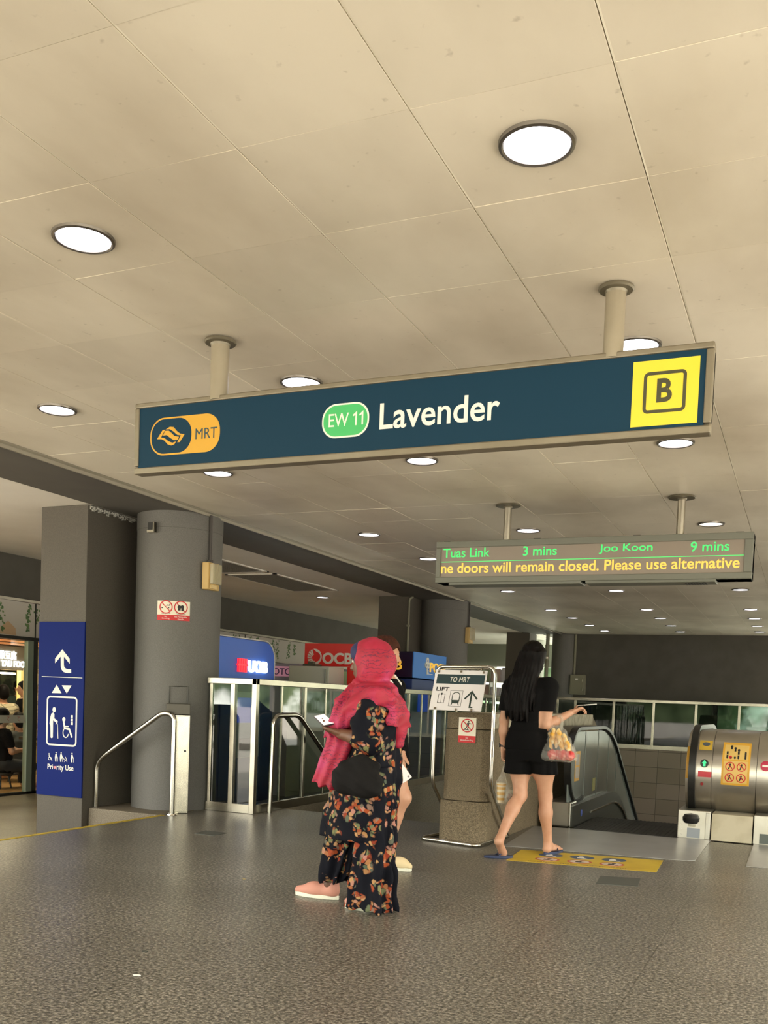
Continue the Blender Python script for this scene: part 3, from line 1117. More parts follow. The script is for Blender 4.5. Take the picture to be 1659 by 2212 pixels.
# small bracket near the top of the column
th = ang(313)
cf = CylFrame(CC, CR, th, 2.66)
t = thing('wall_bracket', 'tiny metal bracket high on the round column near its cap', 'bracket', cf(0, 0.04, 0))
s = S2(cf, 0.0, 0.03); s.rect(-0.04, 0.03, 0.04, 0.12)
obj('cover', s, mat('dark_bracket_metal', '#2e2c29', 0.5, 0.4), t)
s = S2(cf, 0.0, 0.05); s.rect(-0.035, 0.02, 0.03, 0.045)
s.rect(0.03, 0.02, 0.04, 0.12)
obj('lip', s, M_STEEL, t)

# steel locker box at the foot of the column and the wire outline above it
sb = thing('steel_cabinet', 'narrow stainless steel cabinet standing against the near round column', 'cabinet', (-5.44, 7.70, 0))
sn_ = Vector((0.577, -0.817, 0)); st_ = Vector((0.817, 0.577, 0)); zz_ = Vector((0, 0, 1))
sc_ = Vector((-5.475, 7.635, 0.0))
def cab(dx, dn, z0, z1, w, d):
    return B().obox(tuple(sc_ + st_ * dx + sn_ * dn + zz_ * ((z0 + z1) / 2)), tuple(st_), tuple(sn_), (0, 0, 1), w, d, z1 - z0)
obj('body', cab(0, 0, 0.0, 0.945, 0.155, 0.15), M_STEEL, sb, bevel=0.006)
d_ = obj('door', cab(0, 0.077, 0.02, 0.93, 0.132, 0.006), M_STEEL, sb, bevel=0.002)
kp = sc_ + st_ * 0.038 + sn_ * 0.080 + zz_ * 0.60
b = B().cyl(tuple(kp), tuple(kp + sn_ * 0.008), 0.011, n=20)
obj('keyhole', b, M_BLACK, d_)
obj('hood', cab(-0.035, 0.005, 0.945, 1.05, 0.225, 0.165), mat('dark_cabinet_hood', '#56524b', 0.45, 0.6), sb, bevel=0.006)
th = ang(388)
cf = CylFrame(CC, CR, th, 1.05)
t = thing('wire_loop', 'thin grey rectangular conduit outline on the round column above the steel cabinet', 'conduit', cf(0, 0, 0))
pth = [cf(-0.088, 0.0, 0.006), cf(-0.088, 0.165, 0.006), cf(0.0, 0.165, 0.006), cf(0.088, 0.165, 0.006), cf(0.088, 0.0, 0.006)]
obj('outline', B().tube(pth, 0.005, 8), mat('grey_conduit', '#4c4a45', 0.5), t)

# ------------------------------------------------------------------ handrails
hr = thing('handrail', 'polished steel handrail sloping down the side steps beside the round column', 'handrail', (-5.43, 7.45, 0))
pth = fillet([(-5.428, 7.45, 0.0), (-5.428, 7.45, 0.945), (-5.56, 7.45, 0.962), (-6.335, 7.45, 0.455), (-6.335, 7.45, -0.33)], 0.10, 8)
obj('rail_tube', B().tube(pth, 0.024, 16), M_CHROME, hr, smooth=True)
pth = fillet([(-5.478, 7.53, 0.0), (-5.478, 7.53, 0.90), (-5.478, 7.46, 0.955)], 0.05, 6)
obj('post', B().tube(pth, 0.020, 14), M_CHROME, hr, smooth=True)
b = B().lathe([(0.0005, 0), (0.055, 0), (0.053, 0.008), (0.026, 0.012), (0.0005, 0.012)], (-5.428, 7.45, 0), 28)
obj('base_flange', b, M_CHROME, hr, smooth=True)
b = B().lathe([(0.0005, 0), (0.050, 0), (0.048, 0.007), (0.024, 0.010), (0.0005, 0.010)], (-5.478, 7.53, 0), 28)
obj('base_flange', b, M_CHROME, hr, smooth=True)
hr = thing('handrail', 'polished steel handrail at the head of the stairs, right of the glass corner', 'handrail', (-4.80, 8.2, 0))
pth = fillet([(-4.80, 8.19, 0.0), (-4.80, 8.21, 0.965), (-4.80, 8.72, 0.972), (-4.80, 9.33, 0.555), (-4.80, 12.0, -1.05)], 0.10, 8)
obj('rail_tube', B().tube(pth, 0.025, 16), M_CHROME, hr, smooth=True)

# ------------------------------------------------------------------ glass railings
def railing(name, label, pts, z0, z1, posts, loc):
    """pts: polyline (x, y); posts: list of (x, y, direction)"""
    t = thing(name, label, 'railing', loc)
    b = B()
    for (x0, y0), (x1, y1) in zip(pts[:-1], pts[1:]):
        d = Vector((x1 - x0, y1 - y0, 0)); L_ = d.length; d.normalize()
        n = Vector((-d.y, d.x, 0))
        c = Vector(((x0 + x1) / 2, (y0 + y1) / 2, z1 - 0.03))
        b.obox(c, d, n, (0, 0, 1), L_ + 0.055, 0.055, 0.06)
    obj('top_rail', b, M_STEEL, t, bevel=0.005)
    b = B()
    for (x0, y0), (x1, y1) in zip(pts[:-1], pts[1:]):
        d = Vector((x1 - x0, y1 - y0, 0)); L_ = d.length; d.normalize()
        n = Vector((-d.y, d.x, 0))
        c = Vector(((x0 + x1) / 2, (y0 + y1) / 2, z0 + 0.045))
        b.obox(c, d, n, (0, 0, 1), L_ + 0.04, 0.045, 0.09)
    obj('bottom_rail', b, M_STEEL, t, bevel=0.004)
    for (x, y, w) in posts:
        b = B().box(x - w / 2, x + w / 2, y - w / 2, y + w / 2, z0, z1 - 0.05)
        obj('post', b, M_STEEL, t, bevel=0.004)
    return t
G0 = -4.885
ry = [8.02 + 0.97 * k for k in range(1, 13)]
gr = railing('glass_railing', 'stainless railing with glass panes along the stairwell, in front of the bank machines',
             [(-5.40, 8.0), (G0, 8.0), (G0, 20.02)], 0.0, 1.318,
             [(-5.385, 8.0, 0.035), (-5.13, 8.0, 0.05), (G0, 8.0, 0.055)] + [(G0, y, 0.04) for y in ry], (G0, 8.0, 0))
ends = [(-5.385, 8.0), (-5.13, 8.0), (G0, 8.0)]
for (x0, y0), (x1, y1) in zip(ends[:-1], ends[1:]):
    obj('glass_pane', B().box(x0 + 0.02, x1 - 0.02, 7.996, 8.004, 0.09, 1.262), M_GLASS, gr)
for y in ry:
    obj('mullion', B().box(G0 - 0.012, G0 + 0.012, y - 0.497, y - 0.473, 0.09, 1.262), M_STEEL, gr, bevel=0.003)
yy = [8.0] + ry + [20.02]
for a_, c_ in zip(yy[:-1], yy[1:]):
    obj('glass_pane', B().box(G0 - 0.004, G0 + 0.004, a_ + 0.02, c_ - 0.02, 0.09, 1.262), M_GLASS, gr)
fxs = [-4.83, -4.45, -3.647, -2.842, -2.015, -1.20, -0.38, 0.44, 1.25]
fr_ = railing('glass_railing', 'stainless railing with dark glass panes at the far end of the escalator pit', [(-4.83, 20.1), (1.25, 20.1)], 0.36, 1.372,
              [(x, 20.1, 0.05) for x in fxs], (-2.0, 20.1, 0.36))
M_GLASSF = glass_mat('far_railing_glass', (0.5, 0.54, 0.52, 1), 1.45)
for a_, c_ in zip(fxs[:-1], fxs[1:]):
    obj('glass_pane', B().box(a_ + 0.025, c_ - 0.025, 20.096, 20.104, 0.45, 1.32), M_GLASSF, fr_)
M_GALV = mat('old_grey_enamel', '#86836f', 0.5)
wb = thing('switch_box', 'grey metal switch box on the far wall above the railing', 'electrical box', (-5.02, 22.8, 1.48))
obj('case', B().box(-5.19, -4.84, 22.72, 22.9, 1.47, 1.94), M_GALV, wb, bevel=0.008)
obj('door', B().box(-5.16, -4.87, 22.71, 22.722, 1.50, 1.91), M_GALV, wb, bevel=0.004)
b = B()
for zc in (1.60, 1.80):
    b.box(-4.90, -4.875, 22.70, 22.715, zc - 0.03, zc + 0.03)
obj('latches', b, M_STEEL, wb)
obj('nameplate', B().box(-5.06, -5.0, 22.705, 22.712, 1.81, 1.85), M_WHITE, wb)
obj('conduit', B().cyl((-5.13, 22.86, 1.93), (-5.13, 22.86, CEIL - 0.01), 0.03, n=12), M_GALV, wb)
t = thing('wall_pipe', 'pale vertical pipe beside the far dark column behind the woman in black', 'pipe', (-5.78, 22.75, 0))
obj('pipe_run', B().cyl((-5.78, 22.75, -0.02), (-5.78, 22.75, CEIL - 0.015), 0.045, n=14), M_GALV, t)
b = B()
for zc in (0.7, 1.6, 2.3):
    b.cyl((-5.78, 22.75, zc), (-5.78, 22.75, zc + 0.05), 0.055, n=14)
obj('pipe_clamps', b, M_STEEL, t)
b = B()
b.cyl((-6.16, 14.87, -0.33), (-6.16, 14.87, 2.78), 0.018, n=10)
b.tube(fillet([(-6.16, 14.87, 2.75), (-6.16, 14.87, 2.86), (-6.10, 14.90, 2.90)], 0.05), 0.018, 10)
for zc in (0.6, 1.2, 1.8, 2.4):
    b.box(-6.185, -6.135, 14.845, 14.885, zc, zc + 0.03)
tag(obj('drain_pipe', b, M_GALV), 'thin pale pipe running down the corner of the far square column', 'pipe')

# ------------------------------------------------------------------ concrete pier and the portable stand in front of it
pr = thing('concrete_pier', 'exposed aggregate pier with stepped base and cap at the head of the escalator', 'pier', (-2.54, 7.55, 0))
def octo(x0, x1, y0, y1, c, z0, z1):
    p = [(x0 + c, y0), (x1 - c, y0), (x1, y0 + c), (x1, y1), (x0, y1), (x0, y0 + c)]
    return B().prism(p, FZ(0), z0, z1)
obj('base', octo(-2.752, -2.338, 7.45, 7.615, 0.045, 0.0, 0.352), M_AGG, pr, bevel=0.006)
obj('shaft', octo(-2.735, -2.352, 7.468, 7.615, 0.05, 0.357, 0.945), M_AGG, pr, bevel=0.006)
obj('cap', octo(-2.725, -2.350, 7.462, 7.615, 0.045, 0.950, 1.083), M_AGG, pr, bevel=0.008)
f = Frame((-2.532, 7.4655, 0.838), (1, 0, 0), (0, 0, 1))
t, rp = warning_plate(f, 0.150, 0.205, 'No Skateboarding warning sign on the front of the concrete pier', 'skate', (-2.532, 7.4655, 0.838), 0.27)
text('lettering', 'No', f, -0.010, 0.033, 0.010, 0.044, M_WHITE, rp, 0.005, 0.0058)
text('lettering', 'Skateboarding', f, -0.055, 0.010, 0.055, 0.026, M_WHITE, rp, 0.005, 0.0058)

st = thing('sign_stand', 'bent steel tube stand holding a white TO MRT board over the concrete pier', 'sign stand', (-2.55, 7.4, 0))
YS = 7.385
pth = fillet([(-2.31, 8.03, 0.020), (-2.292, 7.40, 0.505), (-2.292, YS, 1.458), (-2.792, YS, 1.452), (-2.795, 7.40, 0.495), (-2.81, 8.03, 0.020)], 0.075, 8)
obj('upright_frame', B().tube(pth, 0.0155, 16), M_CHROME, st, smooth=True)
pth = fillet([(-2.81, 8.03, 0.018), (-2.90, 7.44, 0.018), (-2.36, 7.315, 0.018), (-2.31, 8.03, 0.018)], 0.07, 8)
obj('floor_base', B().tube(pth, 0.016, 16), M_CHROME, st, smooth=True)
tilt = Vector((0, -0.130, -0.325)).normalized()
bf = Frame((-2.782, 7.350, 1.425), (1, 0, 0), -tilt)       # x from the left edge, y up from the top edge
BW, BH = 0.438, 0.352
s = S2(bf, -0.006, 0.0); s.rect(0, -BH, BW, 0)
bd = obj('board', s, mat('white_board', '#e3dee0', 0.45), st, label='white notice board reading TO MRT LIFT')
s = S2(bf, 0, 0.0012); s.rect(0.020, -0.122, BW - 0.012, -0.040)
obj('header_band', s, mat('dark_teal_band', '#243a3e', 0.45), bd)
text('lettering', 'TO MRT', bf, 0.135, -0.106, 0.302, -0.062, M_WHITE, bd, 0.0012, 0.0024, 0.0, 0.10)
text('lettering', 'LIFT', bf, 0.032, -0.186, 0.142, -0.152, M_INK, bd, 0, 0.0012, 0.02)
s = S2(bf, 0, 0.0012)
s.stroke([(0.062, -0.213), (0.060, -0.290), (0.113, -0.290), (0.115, -0.213), (0.097, -0.213)], 0.0035)
s.stroke([(0.064, -0.213), (0.080, -0.213)], 0.0035)
s.poly([(0.082, -0.203), (0.092, -0.203), (0.092, -0.212), (0.098, -0.212), (0.087, -0.224), (0.080, -0.212)])
s.stroke([(0.087, -0.226), (0.087, -0.288)], 0.0015)
obj('lift_pictogram', s, M_INK, bd)
s = S2(bf, 0, 0.0012)
s.stroke([(0.158, -0.180), (0.262, -0.180), (0.262, -0.315), (0.158, -0.315)], 0.0022, closed=True)
obj('pictogram_box', s, M_INK, bd)
s = S2(bf, 0, 0.0012)
s.stroke(rrect(0.180, -0.288, 0.241, -0.196, 0.027, 8), 0.006, closed=True)
s.poly([(0.178, -0.262), (0.243, -0.262), (0.240, -0.290), (0.181, -0.290)])
s.stroke([(0.186, -0.288), (0.180, -0.305)], 0.007); s.stroke([(0.235, -0.288), (0.241, -0.305)], 0.007)
obj('train_pictogram', s, mat('dark_green_ink', '#24352f', 0.5), bd)
s = S2(bf, 0, 0.0012)
s.stroke([(0.286, -0.250), (0.338, -0.186), (0.391, -0.250)], 0.014, cap=False)
s.stroke([(0.338, -0.188), (0.338, -0.325)], 0.014, cap=False)
s.stroke([(0.331, -0.321), (0.363, -0.321)], 0.009, cap=False)
obj('arrow', s, mat('dark_green_ink', '#24352f', 0.5), bd)
b = B()
for x, y in ((0.03, -0.018), (0.22, -0.014), (0.41, -0.018), (0.05, -0.34), (0.23, -0.345), (0.36, -0.345)):
    c_ = bf(x, y, 0.004)
    obj('fixing_clip', B().obox(c_, bf.ux, bf.uy, bf.n, 0.014, 0.018, 0.010), M_STEEL, bd)
b = B().tube([(-2.77, 7.372, 1.419), (-2.77, 7.35, 1.423)], 0.006, 8).tube([(-2.40, 7.372, 1.437), (-2.40, 7.35, 1.418)], 0.006, 8)
b.tube([(-2.79, 7.385, 1.436), (-2.292, 7.385, 1.437)], 0.0045, 8)
obj('hanging_bar', b, M_CHROME, st)
# ------------------------------------------------------------------ escalator
M_ESTEEL = mat('satin_escalator_steel', '#c4bfb5', 0.30, 0.92, noise=(5, '#b7b1a5', 0.3, 0.7))
M_TREAD = mat('dark_escalator_tread', '#2c2b28', 0.6, 0.2)
M_SKIRT = mat('dark_skirt_metal', '#5a5a54', 0.35, 0.7)
es = thing('escalator', 'escalator going down beyond the yellow floor notice, left of the steel drum', 'escalator', (-1.5, 9.1, 0))
def incline(y, z0, y0=11.0, k=0.577, soft=0.55):
    """flat until y0, easing into a slope"""
    d = y - y0
    if d <= 0: return z0
    if d < soft * 2: return z0 - k * d * d / (4 * soft)
    return z0 - k * (d - soft)
def rail_path(x, yc=9.58, zc=0.585, r=0.365, y1=17.0):
    p = [(x, yc + 0.30, zc - r + 0.02), (x, yc + 0.1, zc - r)]
    for k in range(15):
        a = math.radians(270 - 180 * k / 14)
        p.append((x, yc + r * math.cos(a), zc + r * math.sin(a)))
    y = yc + 0.2
    while y < y1:
        p.append((x, y, incline(y, zc + r, 10.75)))
        y += 0.12
    return p
obj('handrail', B().tube(rail_path(-2.085), 0.04, 8, sq=(0.016, 0.034)), M_BLACK, es, smooth=True, label='black rubber handrail')
# glass balustrade
top = [(p[1], p[2] - 0.03) for p in rail_path(-2.085)[2:]]
gl = [(9.24, 0.50)]
for k in range(8):
    a = math.radians(190 - 100 * k / 7)
    gl.append((9.58 + 0.335 * math.cos(a), 0.585 + 0.335 * math.sin(a)))
y = 9.8
while y < 17:
    gl.append((y, incline(y, 0.915, 10.75))); y += 0.2
low = []
y = 9.26
while y < 17:
    low.append((y, incline(y, 0.20, 11.15))); y += 0.2
obj('glass_balustrade', B().prism(gl + low[::-1], FX(-2.092), 0.0, 0.014), M_GLASS3, es, label='greenish glass balustrade with dusty streaks')
b = B()
for yy_ in (9.95, 10.62, 11.25, 11.8):
    b.box(-2.077, -2.074, yy_, yy_ + 0.012, incline(yy_, 0.2, 11.15), incline(yy_, 0.91, 10.75))
obj('glass_joint_strip', b, mat('pale_joint_strip', '#8d938c', 0.5), es)
sk = [(9.20, 0.0), (9.20, 0.20)] + low + [(17, -3.6), (11.2, -0.25)]
obj('skirt_panel', B().prism(sk, FX(-2.075), -0.10, 0.06), M_SKIRT, es)
br_ = []
y = 10.0
while y < 17:
    br_.append((-2.0, y, incline(y, 0.075, 11.2))); y += 0.15
obj('skirt_strip', B().tube(br_, 0.012, 6), M_CHROME, es)
obj('newel_post', B().box(-2.30, -2.03, 9.17, 9.45, 0.0, 0.235), M_ESTEEL, es, bevel=0.01)
obj('newel_edge', B().box(-2.045, -2.022, 9.155, 9.19, 0.0, 0.24), M_CHROME, es, bevel=0.004)
obj('side_cover', B().box(-2.36, -2.12, 9.35, 11.2, 0.02, 0.20), M_ESTEEL, es)
b = B()
for k in range(16):
    y0 = 9.10 + 0.40 * k
    z = 0.0 if k < 3 else -0.06 if k == 3 else -0.06 - 0.20 * (k - 3)
    b.box(-1.995, -1.00, y0, y0 + 0.395, z - 0.26, z - 0.004)
    for q in range(24):
        x = -1.985 + q * 0.041
        b.box(x, x + 0.02, y0 + 0.004, y0 + 0.391, z - 0.005, z - 0.001)
obj('step_treads', b, M_TREAD, es)
f = Frame((-2.0145, 9.0, 0), (0, 1, 0), (0, 0, 1))
s = S2(f, 0, 0.002); s.rect(1.60, 0.30, 1.78, 0.46)
f2 = Frame((-2.0775, 9.0, 0), (0, 1, 0), (0, 0, 1))
s = S2(f2, 0, 0.002); s.rect(0.50, 0.42, 0.72, 0.72)
lb = obj('safety_label', s, mat('orange_label', '#d9a94c', 0.5), es)
s = S2(f2, 0.002, 0.003); s.rect(0.53, 0.45, 0.69, 0.56); s.rect(0.53, 0.58, 0.69, 0.69)
obj('printed_figures', s, mat('pale_print', '#b9b1a8', 0.6), lb)
s = S2(f2, 0, 0.002); s.rect(1.42, 0.26, 1.56, 0.40)
obj('caution_label', s, mat('dull_yellow_label', '#a9a23a', 0.5), es)
f3 = Frame((-2.0145, 9.0, 0), (0, 1, 0), (0, 0, 1))
s = S2(f3, 0, 0.003); s.disc(0.62, 0.10, 0.035)
obj('blue_button', s, mat('blue_marker', '#5a6cc0', 0.4), es)
obj('comb_plate', B().box(-2.02, -1.0, 9.055, 9.098, -0.02, 0.003), M_SKIRT, es)

dv = thing('escalator_divider', 'rounded stainless steel newel drum between the escalators at the right edge', 'escalator end', (-0.5, 9.4, 0))
YC, ZC, RD = 9.56, 0.612, 0.378
def drum_profile(r):
    p = []
    for k in range(25):
        a = math.radians(270 - 180 * k / 24)
        p.append((YC + r * math.cos(a), ZC + r * math.sin(a)))
    y = YC + 0.2
    while y < 14:
        p.append((y, incline(y, ZC + r, 10.75))); y += 0.2
    q = [(yy_, incline(yy_, ZC - r, 11.2)) for yy_ in (13.8, 13.2, 12.6, 12.0, 11.6, 11.2, 10.4)]
    return p + q
seams = [-0.985, -0.755, -0.374, 0.06]
for a_, c_, nm in zip(seams[:-1], seams[1:], ('drum_shell', 'drum_shell', 'drum_shell')):
    obj(nm, B().prism(drum_profile(RD), FX(0), a_ + 0.002, c_ - 0.002), M_ESTEEL, dv, smooth=True, angle=25)
obj('drum_core', B().prism(drum_profile(RD - 0.012), FX(0), -0.98, 0.05), M_BLACK, dv)
hp = [(-0.925, YC + 0.30, ZC - 0.40), (-0.925, YC + 0.1, ZC - 0.405)]
for k in range(21):
    a = math.radians(270 - 180 * k / 20)
    hp.append((-0.925, YC + 0.405 * math.cos(a), ZC + 0.405 * math.sin(a)))
y = YC + 0.2
while y < 14:
    hp.append((-0.925, y, incline(y, ZC + 0.405, 10.75))); y += 0.2
obj('handrail', B().tube(hp, 0.04, 8, sq=(0.022, 0.030)), M_BLACK, dv, smooth=True, label='black rubber handrail')
b = B().lathe([(0.001, -0.02), (0.055, -0.02), (0.072, 0.0), (0.076, 0.03), (0.060, 0.06), (0.001, 0.07)], (-0.905, 9.128, 0.165), 32)
obj('handrail_inlet', b, M_BLACK, dv, smooth=True)
nb_ = obj('newel_base', B().box(-1.022, -0.735, 9.13, 9.9, 0.0, 0.262), M_ESTEEL, dv, bevel=0.006, label='stainless newel base')
obj('bright_edge', B().box(-0.778, -0.737, 9.122, 9.131, 0.005, 0.25), M_CHROME, nb_, bevel=0.003)
f = FY(9.129)
s = S2(f, 0, 0.003); s.rect(-0.935, 0.012, -0.822, 0.100)
obj('badge', s, mat('blue_grey_badge', '#8b8f96', 0.3, 0.5), nb_)
s = S2(f, 0, 0.002); s.rect(-0.930, 0.112, -0.860, 0.135)
obj('number_plate', s, mat('pale_plate', '#b7b09a', 0.4), nb_)
for zc in (0.035, 0.085, 0.135):
    s = S2(f, 0, 0.004); s.disc(-0.985, zc, 0.009, 14)
    obj('screw', s, M_CHROME, nb_)
obj('cream_panel', B().box(-0.728, -0.376, 9.14, 9.9, 0.0, 0.245), mat('cream_access_panel', '#c6bca3', 0.5, noise=(7, '#b4a98e', 0.5, 0.75)), dv, bevel=0.006)
nb_ = obj('newel_base', B().box(-0.368, 0.05, 9.13, 9.9, 0.0, 0.262), M_ESTEEL, dv, bevel=0.006)
s = S2(f, 0, 0.003); s.rect(-0.315, 0.012, -0.20, 0.100)
obj('badge', s, mat('dark_badge', '#565b58', 0.3, 0.5), nb_)
class DrumFrame:
    def __call__(self, x, z, d=0.0):
        c_ = max(-1, min(1, (z - ZC) / RD))
        a = math.asin(c_)
        r = RD + 0.0005 + d
        return Vector((x, YC - r * math.cos(a), ZC + r * math.sin(a)))
df = DrumFrame()
class S3(S2):
    def rect(self, x0, y0, x1, y1, nx=1, ny=8):
        for k in range(ny):
            a_, c_ = y0 + (y1 - y0) * k / ny, y0 + (y1 - y0) * (k + 1) / ny
            self.poly([(x0, a_), (x1, a_), (x1, c_), (x0, c_)])
        return self
M_AMBER = mat('amber_notice_film', '#d9a437', 0.45)
M_PALEY = mat('pale_amber_film', '#dcb869', 0.5)
s = S3(df, 0, 0.002); s.rect(-0.672, 0.512, -0.432, 0.893, ny=14)
nt = obj('safety_notice', s, M_AMBER, dv, label='amber safety notice with pictograms')
s = S3(df, 0.002, 0.003); s.rect(-0.655, 0.742, -0.450, 0.872, ny=6); s.rect(-0.655, 0.530, -0.450, 0.730, ny=10)
obj('notice_ground', s, M_PALEY, nt)
s = S2(df, 0.003, 0.004)
for x, h in ((-0.63, 0.05), (-0.597, 0.085), (-0.565, 0.07), (-0.535, 0.055), (-0.475, 0.05)):
    s.stroke([(x, 0.757), (x, 0.757 + h)], 0.016)
    if h > 0.05: s.disc(x, 0.772 + h, 0.011, 12)
obj('family_pictogram', s, M_INK, nt)
s = S2(df, 0.003, 0.004); s.disc(-0.602, 0.762, 0.014, 14)
obj('red_dot', s, M_RED, nt)
for x, z in ((-0.600, 0.680), (-0.502, 0.680), (-0.600, 0.580), (-0.502, 0.580)):
    s = S2(df, 0.003, 0.004)
    s.disc(x, z + 0.018, 0.008, 12); s.stroke([(x, z + 0.01), (x - 0.012, z - 0.022)], 0.010); s.stroke([(x, z + 0.006), (x + 0.016, z - 0.014)], 0.008)
    obj('figure_pictogram', s, M_INK, nt)
    s = S2(df, 0.004, 0.005)
    s.ring(x, z, 0.037, 0.007, 24); s.stroke([(x - 0.026, z + 0.026), (x + 0.026, z - 0.026)], 0.006, cap=False)
    obj('prohibition_ring', s, M_RED, nt)
s = S3(df, 0, 0.002); s.rect(-0.880, 0.815, -0.768, 0.900, ny=4)
cl = obj('caution_plate', s, mat('mustard_plate', '#c6a33a', 0.5), dv)
s = S2(df, 0.002, 0.003); s.disc(-0.822, 0.868, 0.034, 24, 0.016)
obj('oval_mark', s, mat('slate_ink', '#4c5560', 0.5), cl)
s = S2(df, 0, 0.012); s.disc(-0.822, 0.694, 0.036, 28)
gl_ = obj('direction_lamp', s, mat('dark_lamp_housing', '#23302a', 0.4), dv)
s = S2(df, 0.012, 0.014); s.poly([(-0.845, 0.694), (-0.822, 0.722), (-0.799, 0.694), (-0.811, 0.694), (-0.811, 0.668), (-0.833, 0.668), (-0.833, 0.694)])
obj('green_arrow', s, mat('green_arrow_light', '#2f9c5a', 0.4, emit='#38d07a', estr=0.9), gl_)
s = S2(df, 0, 0.012); s.disc(-0.300, 0.700, 0.044, 28)
rl_ = obj('direction_lamp', s, mat('crimson_lamp', '#8f1e33', 0.4, emit='#a0203c', estr=0.35), dv)
s = S2(df, 0.012, 0.014); s.rect(-0.328, 0.692, -0.272, 0.710)
obj('white_bar', s, M_WHITE, rl_)
s = S3(df, 0, 0.002); s.rect(-0.873, 0.570, -0.756, 0.622, ny=3)
obj('red_plate', s, mat('rose_red_plate', '#c5404a', 0.5), dv)
s = S3(df, 0, 0.002); s.rect(-0.982, 0.55, -0.960, 0.84, ny=10)
obj('amber_strip', s, M_AMBER, dv)
s = S2(df, 0, 0.010); s.disc(-0.835, 0.508, 0.013, 16)
obj('stop_button', s, mat('stop_red', '#8c2a2c', 0.4), dv)

# ------------------------------------------------------------------ floor plates, notice and bits of litter
M_PLATE = mat('brushed_floor_plate', '#a4a3a0', 0.33, 0.35, noise=(3, '#989794', 0.4, 0.7))
def quad(pts, z0, z1):
    n = len(pts)
    v = [(x, y, z0) for x, y in pts] + [(x, y, z1) for x, y in pts]
    return B().add(v, [tuple(range(n - 1, -1, -1)), tuple(range(n, 2 * n))] + [(i, (i + 1) % n, n + (i + 1) % n, n + i) for i in range(n)])
tag(obj('landing_plate', quad([(-2.21, 7.56), (-0.775, 7.735), (-0.725, 7.79), (-0.722, 9.125), (-1.0, 9.125), (-1.02, 9.055), (-2.02, 9.055), (-2.33, 9.0)], 0.0, 0.005), M_PLATE, bevel=0.002),
    'wide grey metal landing plate before the escalator, behind the yellow notice', 'floor plate')
tag(obj('landing_plate', quad([(-0.352, 7.75), (1.2, 7.92), (1.2, 9.125), (-0.36, 9.125)], 0.0, 0.005), M_PLATE, bevel=0.002),
    'grey metal landing plate cut by the right edge, beside the cream panel', 'floor plate')
fm = thing('floor_notice', 'yellow floor notice strip with round safety pictograms under the walking woman', 'floor sign', (-1.45, 7.2, 0))
c0, c1, c2, c3 = (-1.985, 6.885), (-0.917, 7.055), (-0.945, 7.640), (-2.03, 7.465)
obj('film', quad([c0, c1, c2, c3], 0.0, 0.0016), mat('yellow_floor_film', '#cdb02f', 0.4, noise=(4, '#bf9f2a', 0.4, 0.7)), fm)
def mp2(u, v):
    a_ = Vector(c0) * (1 - u) + Vector(c1) * u
    d_ = Vector(c3) * (1 - u) + Vector(c2) * u
    return a_ * (1 - v) + d_ * v
class MatFrame:
    def __call__(self, x, y, d=0.0):
        p = mp2(x, y)
        return Vector((p.x, p.y, 0.0016 + d))
mf = MatFrame()
M_SDISC, M_FRED, M_PDISC, M_BINK = mat('slate_blue_disc', '#44536b', 0.5), mat('faded_red_disc', '#b5583c', 0.5), mat('pale_pink_disc', '#cdbcab', 0.5), mat('brown_ink', '#4d4038', 0.5)
for u in (0.24, 0.46, 0.68):
    dk = obj('blue_disc', S2(mf, 0, 0.0006).disc(u, 0.70, 0.085, 32, 0.15), M_SDISC, fm)
    s = S2(mf, 0.0006, 0.0012)
    s.disc(u - 0.01, 0.76, 0.016, 12, 0.03); s.rect(u - 0.03, 0.62, u + 0.015, 0.72); s.stroke([(u, 0.66), (u + 0.04, 0.60)], 0.02)
    obj('white_figure', s, M_PALE, dk)
    u += 0.01
    dk = obj('red_disc', S2(mf, 0, 0.0006).disc(u, 0.33, 0.085, 32, 0.15), M_FRED, fm)
    obj('pale_disc', S2(mf, 0.0006, 0.0010).disc(u, 0.33, 0.068, 32, 0.115), M_PDISC, dk)
    s = S2(mf, 0.0010, 0.0014)
    s.disc(u + 0.01, 0.39, 0.016, 12, 0.03); s.rect(u - 0.025, 0.26, u + 0.015, 0.36); s.stroke([(u, 0.30), (u + 0.04, 0.25)], 0.02)
    obj('dark_figure', s, M_BINK, dk)
text('lettering', 'Hold the handrail   Stand firm   Mind your step   No prams', mf, 0.14, 0.055, 0.80, 0.115, mat('brown_ink', '#4d4038', 0.5), fm, 0, 0.0006)
M_HATCH = mat('dark_slate_hatch', '#4d4f49', 0.5)
tag(obj('access_cover', quad([(-1.205, 6.32), (-0.945, 6.405), (-0.975, 6.715), (-1.235, 6.64)], 0.0, 0.003), M_HATCH),
    'small dark square access cover set in the floor below the yellow notice', 'floor cover')
tag(obj('access_cover', quad([(-4.55, 6.56), (-4.36, 6.56), (-4.36, 6.76), (-4.58, 6.76)], 0.0, 0.003), M_HATCH),
    'dark access cover set in the floor near the foot of the left handrail', 'floor cover')
def scrap(x, y, w, d, a, m, label):
    ca, sa = math.cos(a), math.sin(a)
    pts = []
    for k in range(9):
        t_ = 2 * PI * k / 9
        r_ = 0.75 + 0.5 * RND.random()
        u, v = w * r_ * math.cos(t_), d * r_ * math.sin(t_)
        pts.append((x + u * ca - v * sa, y + u * sa + v * ca))
    tag(obj('litter_scrap', quad(pts, 0.0, 0.0025), m), label, 'litter')
scrap(-2.435, 3.132, 0.016, 0.009, 0.3, M_WHITE, 'white paper scrap on the floor near the bottom of the photo')
scrap(-3.177, 5.132, 0.017, 0.007, -0.4, mat('tan_paper', '#b9a877', 0.7), 'tan scrap on the floor left of the walking foot')
